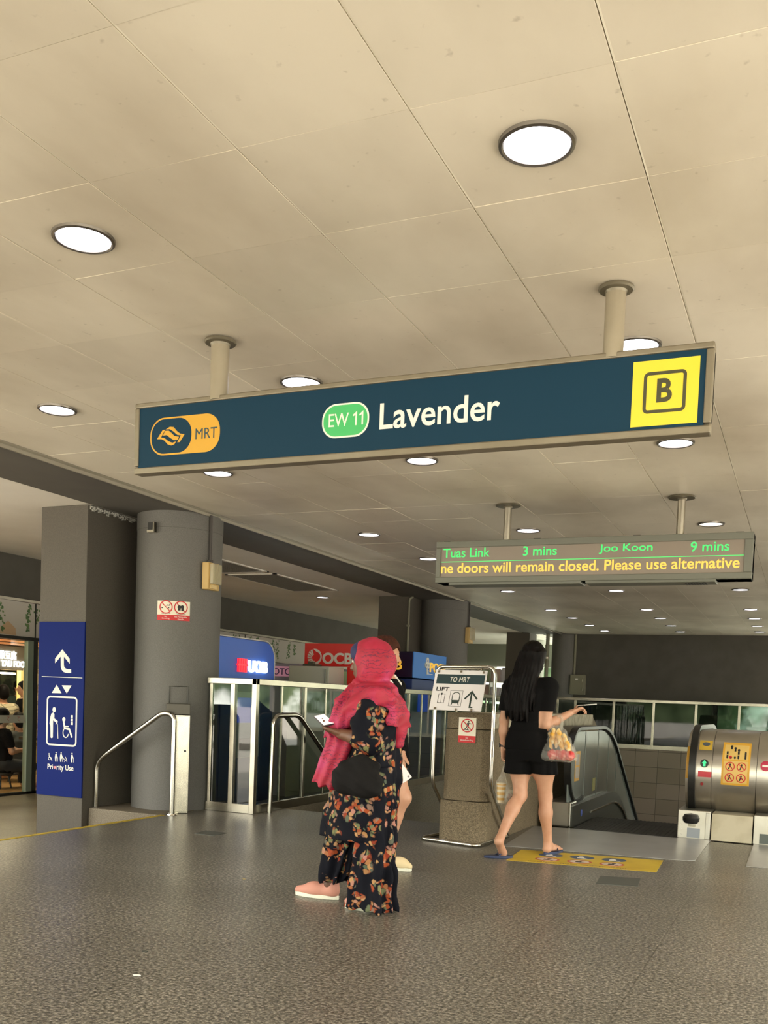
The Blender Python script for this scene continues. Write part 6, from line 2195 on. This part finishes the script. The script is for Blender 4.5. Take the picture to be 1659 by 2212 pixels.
S.chain([eN, V3(-2.19, Y0 - 0.21, 0.950), wN], [0.042, 0.041, 0.029], 0.02)
S.chain([sF, V3(-2.17, Y0 + 0.20, 1.03), eF], [0.052, 0.047, 0.041], 0.03)
S.chain([eF, wF], [0.042, 0.027], 0.02)
kF, aF = V3(-2.345, Y0 + 0.07, 0.42), V3(-2.455, Y0 + 0.06, 0.085)      # leading leg
kB, aB = V3(-2.125, Y0 - 0.08, 0.40), V3(-2.105, Y0 - 0.09, 0.085)      # trailing leg
S.chain([V3(-2.18, Y0 + 0.08, 0.72), kF, aF], [0.085, 0.058, 0.034], 0.05)
S.chain([V3(-2.13, Y0 - 0.08, 0.72), kB, aB], [0.080, 0.058, 0.034], 0.05)
for an in (aF, aB):
    S.cone(an, an + V3(0.02, 0, -0.035), 0.034, 0.030, 0.02)
    S.cone(an + V3(0.02, 0, -0.045), an + V3(-0.16, 0, -0.055), 0.028, 0.028, 0.02, ((0, 0, 1), 0.7))
hA = hand_mesh(wN, V3(-1, 0.04, 0.24), V3(0.22, 0.25, 0.9), V3(-0.2, 0.92, 0.3), (0.35, 0.45, 0.5, 0.55), 0.4, 1.02, forearm=wN * 0.75 + eN * 0.25, fr=0.028, thumb_dir=V3(-0.75, 0.5, 0.5))
hA2 = hand_mesh(wF, V3(-0.75, -0.5, -0.35), V3(0.2, -0.3, -0.9), V3(-0.3, -0.5, 0.6), (0.5, 0.55, 0.6, 0.6), 0.4, 1.0, forearm=wF * 0.75 + eF * 0.25, fr=0.026)
skin_obj('body', join(S.mesh(), hA, hA2), SKIN_DARK, pa)
for s_ in (-1, 1):
    c_ = Pa(0.033 * s_, 0.0765, 0.003)
    ey = B().lathe([(0.0005, -0.011), (0.006, -0.009), (0.0105, -0.003), (0.011, 0.0), (0.0105, 0.003), (0.006, 0.009), (0.0005, 0.011)], tuple(c_), 16)
    eo = obj('eye', ey, mat('eye_white', '#d8d2c8', 0.3), pa, smooth=True, angle=180)
    c2 = c_ + V3(-0.0095, -0.001 * s_, 0)
    obj('iris', B().lathe([(0.0003, -0.004), (0.003, -0.003), (0.0042, 0.0), (0.003, 0.003), (0.0003, 0.004)], tuple(c2), 12), mat('dark_iris', '#1c120d', 0.2), eo, smooth=True)
def eyes(parent, P, dx):
    for q in (-1, 1):
        c2 = P(0.033 * q, 0.0765, 0.003)
        eo = obj('eye', B().lathe([(0.0005, -0.011), (0.006, -0.009), (0.0105, -0.003), (0.011, 0.0), (0.0105, 0.003), (0.006, 0.009), (0.0005, 0.011)], tuple(c2), 16), mat('eye_white', '#d8d2c8', 0.3), parent, smooth=True, angle=180)
        c3 = c2 + V3(0.0095 * dx, 0, 0)
        obj('iris', B().lathe([(0.0003, -0.004), (0.003, -0.003), (0.0042, 0.0), (0.003, 0.003), (0.0003, 0.004)], tuple(c3), 12), mat('dark_iris', '#1c120d', 0.2), eo, smooth=True)
hair_edge = Sdf((-2.36, 4.74, 1.36), (-2.12, 4.97, 1.50), 0.005)
hair_edge.ell(HA + V3(0.006, 0, 0.024), (0.096, 0.078, 0.098))
hair_edge.ell(HA + V3(-0.085, 0, -0.045), (0.08, 0.10, 0.095), None, 0.01, cut=True)
skin_obj('hair', join(hair_edge.mesh()), hair_mat('black_hair', '#0f0d0d', '#1c1717'), pa)

# tunic
S = Sdf((-2.55, 4.55, 0.36), (-1.95, 5.15, 1.25), 0.0068)
S.loft([(0.385, -2.265, Y0, 0.205, 0.190), (0.50, -2.255, Y0, 0.205, 0.200), (0.62, -2.232, Y0, 0.190, 0.195), (0.76, -2.185, Y0, 0.160, 0.192), (0.88, -2.163, Y0, 0.124, 0.178), (1.00, -2.158, Y0, 0.122, 0.188), (1.10, -2.155, Y0, 0.115, 0.190), (1.18, -2.165, Y0, 0.085, 0.13), (1.215, -2.18, Y0, 0.065, 0.075)], 0.0, (7, 0.014, 0.4))
S.cone(sN, V3(-2.162, Y0 - 0.205, 1.03), 0.066, 0.066, 0.03)
S.cone(V3(-2.162, Y0 - 0.205, 1.03), eN + V3(-0.035, 0, 0.012), 0.066, 0.062, 0.01)
S.cone(eN + V3(0.0, 0, 0.0), eN + V3(-0.070, 0.004, 0.010), 0.064, 0.054, 0.01)
S.cone(eN + V3(0.02, 0, -0.01), eN + V3(-0.02, 0.02, -0.06), 0.050, 0.030, 0.03)
S.cone(sF, V3(-2.17, Y0 + 0.20, 1.03), 0.064, 0.062, 0.03)
S.cone(V3(-2.17, Y0 + 0.20, 1.03), eF, 0.062, 0.055, 0.01)
S.cone(eF, wF * 0.6 + eF * 0.4, 0.052, 0.043, 0.01)
S.ripple((-2.5, 4.5, 0.4), (-1.9, 5.2, 1.15), lambda X, Y, Z: 0.005 * np.sin(Z * 48 + X * 40 + 3 * np.sin(Y * 14)) * np.sin(X * 30 + 2))
skin_obj('tunic', join(S.mesh()), M_FLORAL, pa)
# wide trousers
S = Sdf((-2.62, 4.60, 0.0), (-1.92, 5.12, 0.84), 0.0068)
S.loft([(0.012, -2.128, Y0 - 0.085, 0.130, 0.115), (0.12, -2.125, Y0 - 0.085, 0.116, 0.110), (0.36, -2.118, Y0 - 0.08, 0.105, 0.110), (0.64, -2.14, Y0 - 0.075, 0.115, 0.120), (0.80, -2.145, Y0 - 0.07, 0.11, 0.115)], 0.0, (8, 0.022, 0.2))
S.loft([(0.110, -2.425, Y0 + 0.065, 0.078, 0.080), (0.20, -2.405, Y0 + 0.065, 0.105, 0.10), (0.40, -2.365, Y0 + 0.07, 0.130, 0.115), (0.55, -2.30, Y0 + 0.07, 0.140, 0.125), (0.64, -2.24, Y0 + 0.06, 0.140, 0.125)], 0.01, (8, 0.020, 1.4))
S.ripple((-2.7, 4.5, 0.0), (-1.9, 5.2, 0.6), lambda X, Y, Z: 0.006 * np.sin(X * 75 + 3 * np.sin(Z * 9)) + 0.004 * np.sin(Z * 33 + X * 20))
skin_obj('wide_trousers', join(S.mesh()), M_FLORAL, pa)

# headscarf: hood, wrap over the shoulders, long front panel and back tail
S = Sdf((-2.66, 4.52, 0.60), (-1.90, 5.12, 1.53), 0.006)
S.ell(HA + V3(0.018, 0, 0.028), (0.110, 0.100, 0.106), None, 0.0)
S.ell(HA + V3(0.070, 0, -0.010), (0.092, 0.094, 0.100), None, 0.04)
S.ell(HA + V3(0.030, 0, -0.070), (0.095, 0.092, 0.085), None, 0.04)
S.cone((-2.205, Y0, 1.27), (-2.185, Y0, 1.19), 0.076, 0.095, 0.018)
S.loft([(1.02, -2.155, Y0, 0.150, 0.235), (1.10, -2.165, Y0, 0.150, 0.222), (1.17, -2.175, Y0, 0.130, 0.180), (1.24, -2.195, Y0, 0.088, 0.105)], 0.03, (5, 0.02, 0.3))
S.ell((-2.19, Y0 - 0.11, 1.175), (0.075, 0.075, 0.06), None, 0.04)
# face opening
S.ell(HA + V3(-0.118, 0, -0.012), (0.100, 0.084, 0.122), ((1, 0, 0.12), (0, 1, 0), (-0.12, 0, 1)), 0.012, cut=True)
# below this slanting edge the wrap leaves the near sleeve free
S.put((-2.42, 4.5, 0.60), (-2.055, Y0 - 0.06, 1.22), lambda X, Y, Z: np.maximum(np.maximum((Z - 1.155) * 0.79 - (X + 2.085) * 0.61, Y - (Y0 - 0.075)), X + 2.062), 0.012, cut=True)
# near band from the front over the shoulder
S.chain([V3(-2.330, Y0 - 0.160, 1.010), V3(-2.22, Y0 - 0.190, 1.115), V3(-2.12, Y0 - 0.180, 1.185), V3(-2.06, Y0 - 0.11, 1.175)], [0.046, 0.044, 0.040, 0.040], 0.045)
S.chain([V3(-2.255, Y0 - 0.06, 1.20), V3(-2.325, Y0 - 0.10, 1.10), V3(-2.37, Y0 - 0.13, 1.00)], [0.075, 0.080, 0.065], 0.03, ((1, 0.1, 0.4), 0.55))
# long panel swinging in front
S.chain([V3(-2.325, Y0 - 0.09, 1.06), V3(-2.355, Y0 - 0.10, 0.93), V3(-2.395, Y0 - 0.105, 0.80), V3(-2.435, Y0 - 0.105, 0.66)], [0.082, 0.080, 0.080, 0.088], 0.02, ((0.15, 1, 0), 0.42))
S.put((-2.66, 4.5, 0.53), (-2.30, 5.0, 0.70), lambda X, Y, Z: Z - 0.678 - 0.008 * np.sin(X * 75) - (X + 2.47) * -0.22 + 0 * Y, 0.0, cut=True)
# tail hanging down the back
S.chain([V3(-2.115, Y0 - 0.03, 1.19), V3(-2.058, Y0 - 0.02, 1.09), V3(-2.036, Y0, 0.98), V3(-2.040, Y0, 0.925)], [0.070, 0.040, 0.033, 0.028], 0.03, ((0, 1, 0), 1.2))
S.ripple((-2.7, 4.5, 1.24), (-1.9, 5.2, 1.52), lambda X, Y, Z: 0.0022 * np.sin(70 * (Z * 0.6 - X * 0.9) + 4 * np.sin(Y * 11 + Z * 9)))
S.ripple((-2.27, 4.5, 0.9), (-1.9, 5.2, 1.24), lambda X, Y, Z: 0.0036 * np.sin(95 * (Z * 0.79 - X * 0.61) + 2 * np.sin(X * 12)))
S.ripple((-2.7, 4.5, 0.6), (-2.27, 5.2, 1.24), lambda X, Y, Z: 0.0050 * np.sin(105 * (0.94 * X - 0.34 * Z) + 1.5 * np.sin(Z * 5)))
skin_obj('headscarf', join(S.mesh()), M_SCARF, pa, 'bright pink printed headscarf')
S = Sdf((-2.40, 4.75, 1.33), (-2.22, 4.95, 1.50), 0.005)
S.ell(HA + V3(-0.040, 0, 0.040), (0.066, 0.088, 0.072))
S.ell(HA + V3(-0.125, 0, -0.020), (0.098, 0.076, 0.104), ((1, 0, 0.12), (0, 1, 0), (-0.12, 0, 1)), 0.01, cut=True)
skin_obj('under_cap', join(S.mesh()), mat('navy_under_cap', '#2a2c52', 0.8), pa)
# shoes
def shoe(parent, an, dirx, upper, sole, L=0.25, name='shoe'):
    h_ = an + V3(-0.045 * dirx, 0, 0)
    S1 = Sdf(h_ + V3(-0.34, -0.09, -0.10 - an[2] + 0.085), h_ + V3(0.34, 0.09, 0.08), 0.0055)
    g = V3(0, 0, -an[2])
    S1.cone(h_ + g + V3(0.03 * dirx, 0, 0.045), h_ + g + V3(0.16 * dirx, 0, 0.044), 0.040, 0.042, 0.02)
    S1.cone(h_ + g + V3(0.14 * dirx, 0, 0.040), h_ + g + V3((L - 0.035) * dirx, 0, 0.030), 0.044, 0.026, 0.03)
    S1.cone(h_ + g + V3(0.03 * dirx, 0, 0.07), h_ + g + V3(0.03 * dirx, 0, 0.09), 0.038, 0.036, 0.02)
    S1.put(h_ + V3(-0.4, -0.1, -0.3) , h_ + V3(0.4, 0.1, 0), lambda X, Y, Z: Z - 0.020 + 0 * X + 0 * Y, 0.0, cut=True)
    so = skin_obj(name, join(S1.mesh()), upper, parent)
    pts = []
    for k in range(30):
        a = 2 * PI * k / 30
        s_ = 0.5 + 0.5 * math.cos(a)
        ww = 0.047 * (0.78 + 0.30 * s_ - 0.1 * max(0, s_ - 0.85) / 0.15) * math.sin(a)
        pts.append((h_[0] + dirx * (-0.012 + L * s_), h_[1] + ww))
    v = [(x, y, 0.0) for x, y in pts] + [(x, y, 0.024) for x, y in pts]
    b = B().add(v, [tuple(range(29, -1, -1)), tuple(range(30, 60))] + [(i, (i + 1) % 30, 30 + (i + 1) % 30, 30 + i) for i in range(30)])
    obj('sole', b, sole, so, bevel=0.004)
    return so
M_SOLE = mat('white_rubber_sole', '#e3e2cf', 0.6)
shoe(pa, aF, -1, mat('coral_pink_canvas', '#c58a78', 0.7), M_SOLE, 0.285)
shoe(pa, aB, -1, mat('coral_pink_canvas', '#c58a78', 0.7), M_SOLE, 0.24)

bg = thing('shoulder_bag', 'slouchy black bag under the arm of the woman in the pink scarf', 'bag', (-2.27, Y0 - 0.25, 0.64))
BO = V3(0.085, -0.005, 0.018)
S = Sdf(V3(-2.48, 4.50, 0.58) + BO, V3(-2.04, 4.75, 0.94) + BO, 0.006)
S.ell(V3(-2.255, Y0 - 0.245, 0.725) + BO, (0.130, 0.050, 0.080), ((1, 0, -0.10), (0, 1, 0), (0.10, 0, 1)), 0.0)
S.cone(V3(-2.33, Y0 - 0.245, 0.70) + BO, V3(-2.17, Y0 - 0.245, 0.675) + BO, 0.060, 0.055, 0.06, ((0, 1, 0), 0.8))
S.chain([V3(-2.31, Y0 - 0.245, 0.78) + BO, V3(-2.24, Y0 - 0.24, 0.82) + BO, V3(-2.15, Y0 - 0.235, 0.79) + BO], [0.030, 0.024, 0.026], 0.04)
S.ripple((-2.5, 4.5, 0.58), (-2.0, 4.8, 0.94), lambda X, Y, Z: 0.005 * np.sin(X * 55 + Z * 38) * np.sin(Z * 45))
skin_obj('pouch', join(S.mesh()), mat('black_bag_cloth', '#121010', 0.85, spec=0.2, bump=(60, 0.2)), bg)
pn = thing('phone', 'white phone held out in the hand of the woman in the pink scarf', 'phone', (-2.465, Y0 - 0.19, 1.0))
hd_ = U(V3(-1, 0.04, 0.24))
pc = wN + hd_ * 0.108 + V3(-0.004, 0.0, 0.043)
a1 = U(V3(-0.72, 0.45, 0.36)); a2 = U(V3(0.30, -0.45, 0.82)); a2 = U(a2 - a1 * (a2 @ a1)); a3 = np.cross(a1, a2)
obj('body', B().obox(tuple(pc), tuple(a1), tuple(a3), tuple(a2), 0.122, 0.066, 0.009), mat('dark_phone_case', '#3a3034', 0.4), pn, bevel=0.003)
obj('screen', B().obox(tuple(pc + a2 * 0.0052), tuple(a1), tuple(a3), tuple(a2), 0.115, 0.061, 0.0015), mat('white_phone_screen', '#f1e6e4', 0.25, emit='#fff2ee', estr=0.35), pn)

# ================================================================== second woman, mostly behind the first, walking right
Y1 = 6.10
pw = thing('person', 'brown-haired woman walking right behind the woman in the pink scarf', 'person', (-2.62, Y1, 0))
S = Sdf((-2.95, 5.78, 0.0), (-2.30, 6.42, 1.62), 0.0068)
HB = V3(-2.685, Y1, 1.475)
Pb2 = head(S, HB, (1, -0.05, -0.08), (0, 0, 1), 1.0)
S.cone((-2.665, Y1, 1.24), (-2.675, Y1, 1.40), 0.050, 0.047, 0.03)
S.ell((-2.66, Y1, 1.13), (0.100, 0.155, 0.16), None, 0.05)
S.ell((-2.66, Y1, 0.98), (0.095, 0.130, 0.15), None, 0.06)
S.ell((-2.66, Y1, 0.85), (0.115, 0.160, 0.13), None, 0.06)
S.cone((-2.66, Y1 - 0.14, 1.26), (-2.66, Y1 + 0.14, 1.26), 0.048, 0.048, 0.05)
s1, s2 = V3(-2.655, Y1 - 0.155, 1.255), V3(-2.655, Y1 + 0.155, 1.255)
e1, w1 = V3(-2.530, Y1 - 0.205, 1.01), V3(-2.452, Y1 - 0.205, 0.815)
e2, w2 = V3(-2.73, Y1 + 0.20, 1.01), V3(-2.70, Y1 + 0.20, 0.79)
S.chain([s1, e1], [0.046, 0.036], 0.03); S.chain([e1, w1], [0.036, 0.024], 0.02)
S.chain([s2, e2], [0.046, 0.036], 0.03); S.chain([e2, w2], [0.036, 0.024], 0.02)
k1, a1_ = V3(-2.482, Y1 - 0.08, 0.500), V3(-2.585, Y1 - 0.08, 0.105)
k2, a2_ = V3(-2.72, Y1 + 0.08, 0.46), V3(-2.82, Y1 + 0.08, 0.12)
for hp, kn, an in ((V3(-2.645, Y1 - 0.08, 0.83), k1, a1_), (V3(-2.665, Y1 + 0.08, 0.83), k2, a2_)):
    S.chain([hp, hp * 0.5 + kn * 0.5, kn], [0.098, 0.080, 0.055], 0.05)
    S.chain([kn, kn * 0.66 + an * 0.34 + V3(-0.02, 0, 0), an], [0.052, 0.049, 0.032], 0.03)
    S.ell(kn * 0.64 + an * 0.36 + V3(-0.028, 0, 0), (0.043, 0.042, 0.10), None, 0.03)
    S.cone(an, an + V3(-0.01, 0, -0.05), 0.032, 0.03, 0.02)
    S.cone(an + V3(-0.01, 0, -0.06), an + V3(0.14, 0, -0.075), 0.026, 0.026, 0.02, ((0, 0, 1), 0.7))
h1 = hand_mesh(w1, V3(0.12, 0.0, -1), V3(0.75, 0.65, 0.1), V3(0.65, -0.75, 0), (0.25, 0.30, 0.4, 0.5), 0.35, 0.98, forearm=w1 * 0.8 + e1 * 0.2)
h2_ = hand_mesh(w2, V3(0.2, 0.0, -1), V3(0.3, -1, 0), V3(1, 0.2, 0), (0.3, 0.35, 0.4, 0.4), 0.3, 0.98, forearm=w2 * 0.8 + e2 * 0.2)
skin_obj('body', join(S.mesh(), h1, h2_), SKIN_FAIR, pw)
eyes(pw, Pb2, 1)
S = Sdf((-2.85, 5.92, 1.28), (-2.52, 6.28, 1.64), 0.006)
S.ell(HB + V3(-0.012, 0, 0.030), (0.112, 0.094, 0.105))
S.ell(HB + V3(-0.045, 0, -0.05), (0.085, 0.090, 0.110), None, 0.03)
S.ell(HB + V3(0.100, 0, -0.050), (0.075, 0.10, 0.098), None, 0.012, cut=True)
S.ripple((-2.9, 5.9, 1.2), (-2.5, 6.3, 1.66), lambda X, Y, Z: 0.003 * np.sin(Z * 30 + Y * 140 + 3 * np.sin(X * 20)))
skin_obj('hair', join(S.mesh()), hair_mat('brown_hair', '#3a211a', '#4b2b20'), pw, 'short reddish brown hair')
S = Sdf((-2.88, 5.80, 0.70), (-2.36, 6.40, 1.36), 0.007)
S.loft([(0.76, -2.65, Y1, 0.150, 0.200), (0.90, -2.655, Y1, 0.140, 0.190), (1.02, -2.66, Y1, 0.110, 0.148), (1.15, -2.66, Y1, 0.116, 0.165), (1.24, -2.66, Y1, 0.095, 0.165), (1.31, -2.668, Y1, 0.065, 0.085)], 0.0, (6, 0.008, 0.2))
S.chain([s1 + V3(0, 0.0, 0), V3(-2.635, Y1 - 0.185, 1.14)], [0.060, 0.056], 0.03)
S.chain([s2 + V3(0, 0.0, 0), V3(-2.685, Y1 + 0.185, 1.14)], [0.060, 0.056], 0.03)
S.chain([V3(-2.635, Y1 - 0.185, 1.14), e1, w1 * 0.85 + e1 * 0.15], [0.056, 0.050, 0.038], 0.02)
S.chain([V3(-2.685, Y1 + 0.185, 1.14), e2, w2 * 0.70 + e2 * 0.30], [0.056, 0.050, 0.043], 0.02)
S.ell((-2.66, Y1, 1.345), (0.06, 0.065, 0.05), None, 0.01, cut=True)
skin_obj('top', join(S.mesh()), M_BCLOTH, pw)
S = Sdf((-2.74, 5.98, 1.20), (-2.56, 6.22, 1.36), 0.005)
S.chain([V3(-2.605, Y1 - 0.02, 1.215), V3(-2.612, Y1 - 0.075, 1.275), V3(-2.655, Y1 - 0.085, 1.325)], [0.018, 0.018, 0.018], 0.01)
S.chain([V3(-2.605, Y1 + 0.02, 1.215), V3(-2.612, Y1 + 0.075, 1.275), V3(-2.655, Y1 + 0.085, 1.325)], [0.018, 0.018, 0.018], 0.01)
skin_obj('collar', join(S.mesh()), mat('white_collar_cloth', '#e2dfda', 0.7), pw)
S = Sdf((-2.88, 5.82, 0.58), (-2.42, 6.38, 0.92), 0.007)
S.loft([(0.70, -2.645, Y1, 0.155, 0.200), (0.90, -2.66, Y1, 0.135, 0.175)], 0.0)
S.loft([(0.655, -2.605, Y1 - 0.08, 0.120, 0.108), (0.78, -2.64, Y1 - 0.08, 0.115, 0.11)], 0.03, (5, 0.005, 0.2))
S.loft([(0.655, -2.69, Y1 + 0.08, 0.120, 0.108), (0.78, -2.67, Y1 + 0.08, 0.115, 0.11)], 0.03, (5, 0.005, 1.2))
skin_obj('shorts', join(S.mesh()), M_BCLOTH, pw)
b = B().tube([tuple(w1 * 0.84 + e1 * 0.16 + 0.036 * (math.cos(a) * V3(1, 0, 0.3) + math.sin(a) * V3(0, 1, 0))) for a in [2 * PI * k / 20 for k in range(20)]], 0.008, 8, closed=True)
obj('cuff', b, M_BCLOTH, pw, smooth=True)
M_CREAMSHOE = mat('cream_canvas_shoe', '#d8c49a', 0.7)
shoe(pw, a1_, 1, M_CREAMSHOE, M_SOLE, 0.245)
shoe(pw, a2_, 1, M_CREAMSHOE, M_SOLE, 0.245)
pn2 = thing('phone', 'white phone held flat against the bare leg by the woman behind', 'phone', (-2.50, Y1 - 0.24, 0.62))
pc = w1 + V3(0.030, -0.045, -0.135)
a1 = U(V3(0.62, 0.05, -0.75)); n_4 = U(V3(0.45, -0.85, 0.15)); n_4 = U(n_4 - a1 * (n_4 @ a1)); a2 = np.cross(n_4, a1)
obj('body', B().obox(tuple(pc), tuple(a1), tuple(a2), tuple(n_4), 0.115, 0.072, 0.008), mat('white_phone_shell', '#efe6e6', 0.3), pn2, bevel=0.004)
obj('lens_dot', B().obox(tuple(pc + a1 * 0.04 + a2 * 0.018 + n_4 * 0.0045), tuple(a1), tuple(a2), tuple(n_4), 0.012, 0.012, 0.002), mat('grey_lens', '#8d8488', 0.2), pn2)

# ================================================================== diners and staff inside the food shop
def ray_x(px_, py_, X):
    d = CAMR.T @ np.array([(px_ - 829.5) / 2067.7, (py_ - 1629.4) / 2067.7, 1.0])
    t = X / d[0]
    return float(d[1] * t), float(EYE + d[2] * t)
def diner(x, px_, py_, label, cloth, pants, facing, seated, floor=-0.33, arm=None, skin=None, low=False):
    """px_, py_: where the middle of the head shows"""
    y, z = ray_x(px_, py_, x)
    skin = skin or SKIN_FAIR
    t = thing('person', label, 'person', (x, y, floor), 'people inside the food shop')
    f = U(V3(facing[0], facing[1], 0)); r = V3(f[1], -f[0], 0)
    o = V3(x, y, 0)
    W = lambda a, b_, c_: o + r * a + f * b_ + V3(0, 0, c_)
    h_ = 0.011
    S = Sdf(o + V3(-0.62, -0.62, floor), o + V3(0.62, 0.62, z + 0.16), h_)
    head(S, W(0, 0.03, z), f, (0, 0, 1), 1.0)
    sh = z - 0.225; hip = z - 0.70
    S.cone(W(0, 0, sh), W(0, 0.02, z - 0.06), 0.056, 0.052, 0.03)
    S.loft([(hip - 0.08, x, y, 0.15, 0.15), (hip + 0.1, x, y, 0.15, 0.15), (hip + 0.25, x, y, 0.14, 0.14), (sh - 0.1, x, y, 0.16, 0.16), (sh + 0.05, x, y, 0.10, 0.10)], 0.03)
    S.cone(W(-0.15, 0, sh - 0.02), W(0.15, 0, sh - 0.02), 0.06, 0.06, 0.05)
    hands = []
    for s_ in (-1, 1):
        el = W(0.21 * s_, 0.06, sh - 0.27); wr = W(0.13 * s_, 0.28, sh - 0.25)
        S.chain([W(0.17 * s_, 0, sh - 0.03), el], [0.055, 0.043], 0.03); S.chain([el, wr], [0.043, 0.028], 0.02)
        hands.append(hand_mesh(wr, f + V3(0, 0, -0.15), V3(0, 0, -1), -r * s_, (0.3, 0.35, 0.4, 0.45), 0.3, 1.0, h=0.0042, forearm=wr * 0.8 + el * 0.2))
        if seated:
            kn = W(0.10 * s_, 0.42, hip - 0.02); an = W(0.10 * s_, 0.40, floor + 0.08)
        else:
            kn = W(0.09 * s_, 0.02, (hip + floor) / 2); an = W(0.09 * s_, -0.02, floor + 0.08)
        S.chain([W(0.09 * s_, 0, hip), kn], [0.095, 0.062], 0.04); S.chain([kn, an], [0.060, 0.038], 0.03)
        S.cone(an + V3(0, 0, -0.04), an + f * 0.16 + V3(0, 0, -0.045), 0.036, 0.034, 0.02)
    skin_obj('body', join(S.mesh(), *hands), skin, t)
    S = Sdf(o + V3(-0.4, -0.4, hip - 0.14), o + V3(0.4, 0.4, sh + 0.1), h_)
    S.loft([(hip - 0.10, x, y, 0.172, 0.172), (hip + 0.1, x, y, 0.170, 0.170), (hip + 0.25, x, y, 0.160, 0.160), (sh - 0.1, x, y, 0.178, 0.178), (sh + 0.045, x, y, 0.115, 0.115)], 0.0, (5, 0.010, 0.4))
    S.cone(W(-0.15, 0, sh - 0.02), W(0.15, 0, sh - 0.02), 0.072, 0.072, 0.05)
    for s_ in (-1, 1):
        S.cone(W(0.17 * s_, 0, sh - 0.03), W(0.198 * s_, 0.04, sh - 0.17), 0.068, 0.062, 0.03)
    skin_obj('shirt', join(S.mesh()), cloth, t)
    S = Sdf(o + V3(-0.6, -0.6, floor), o + V3(0.6, 0.6, hip + 0.12), h_)
    for s_ in (-1, 1):
        if seated:
            kn = W(0.10 * s_, 0.42, hip - 0.02); an = W(0.10 * s_, 0.40, floor + 0.10)
        else:
            kn = W(0.09 * s_, 0.02, (hip + floor) / 2); an = W(0.09 * s_, -0.02, floor + 0.10)
        S.chain([W(0.09 * s_, 0, hip), kn], [0.112, 0.078], 0.04); S.chain([kn, an], [0.075, 0.060], 0.03)
    S.ell(W(0, 0, hip), (0.17, 0.17, 0.11), None, 0.05)
    skin_obj('trousers', join(S.mesh()), pants, t)
    S = Sdf(o + V3(-0.2, -0.2, z - 0.15), o + V3(0.2, 0.2, z + 0.18), 0.009)
    S.ell(W(0, 0.012, z + 0.035), (0.090, 0.108, 0.100), (r, f, (0, 0, 1)))
    S.ell(W(0, -0.03, z - 0.03), (0.083, 0.075, 0.09), (r, f, (0, 0, 1)), 0.03)
    S.ell(W(0, 0.145, z - 0.035), (0.12, 0.085, 0.095), (r, f, (0, 0, 1)), 0.012, cut=True)
    skin_obj('hair', join(S.mesh()), hair_mat('black_hair', '#0f0d0d', '#1c1717'), t)
    return t, W, hip
pl_ = mat('pale_plaid_shirt', '#b7a98d', 0.8)
n_, l_ = pl_.node_tree.nodes, pl_.node_tree.links
tc_ = n_.new('ShaderNodeTexCoord'); br = n_.new('ShaderNodeTexBrick'); br.offset = 0.0
br.inputs['Scale'].default_value = 1.0; br.inputs['Brick Width'].default_value = 0.055; br.inputs['Row Height'].default_value = 0.055
br.inputs['Mortar Size'].default_value = 0.004; br.inputs['Color1'].default_value = lin('#b9ac92'); br.inputs['Color2'].default_value = lin('#c3b7a0'); br.inputs['Mortar'].default_value = lin('#6d6858')
mp_ = n_.new('ShaderNodeMapping'); mp_.inputs['Rotation'].default_value = (PI / 2, 0, PI / 4)
l_.new(tc_.outputs['Object'], mp_.inputs[0]); l_.new(mp_.outputs[0], br.inputs['Vector']); l_.new(br.outputs['Color'], n_['Principled BSDF'].inputs['Base Color'])
M_DPANTS = mat('charcoal_trousers', '#26272b', 0.8)
diner(-11.9, 8, 1496, 'man in a pale plaid shirt standing in the shop at the left edge', pl_, M_DPANTS, (-1, 0.75), False)
diner(-12.55, 53, 1487, 'person in a black shirt standing beside the plaid shirt inside the shop', M_BCLOTH, M_DPANTS, (-0.5, -1), False)
diner(-13.45, 40, 1484, 'stall worker in dark clothes behind the food counter', mat('dark_green_uniform', '#20302a', 0.8), M_DPANTS, (1, -0.6), False)
t_, W_, hip_ = diner(-11.15, 42, 1556, 'diner in a dark grey shirt seated with back to the glass', mat('dark_slate_shirt', '#34393a', 0.8), M_DPANTS, (-1, 0.2), True)
def stool(x, y, z, label):
    t = thing('stool', label, 'stool', (x, y, -0.33), 'stools in the food shop')
    obj('seat', B().lathe([(0.001, z - 0.04), (0.17, z - 0.04), (0.18, z - 0.02), (0.17, z), (0.001, z)], (x, y, 0), 28), mat('dark_stool_seat', '#2b2522', 0.5), t, smooth=True)
    for a in range(4):
        dx, dy = 0.13 * math.cos(a * PI / 2 + 0.78), 0.13 * math.sin(a * PI / 2 + 0.78)
        obj('leg', B().cyl((x + dx * 1.15, y + dy * 1.15, -0.33), (x + dx * 0.8, y + dy * 0.8, z - 0.03), 0.013, n=10), M_BLACK, t)
stool(W_(0, 0, 0)[0], W_(0, 0, 0)[1], hip_ - 0.10, 'dark round stool under the seated diner in dark grey')
t_, W_, hip_ = diner(-10.6, 3, 1548, 'diner in black seated at the left picture edge, reaching across a table', M_BCLOTH, M_DPANTS, (0.3, 1), True)
stool(W_(0, 0, 0)[0], W_(0, 0, 0)[1], hip_ - 0.10, 'dark round stool under the seated diner in black')
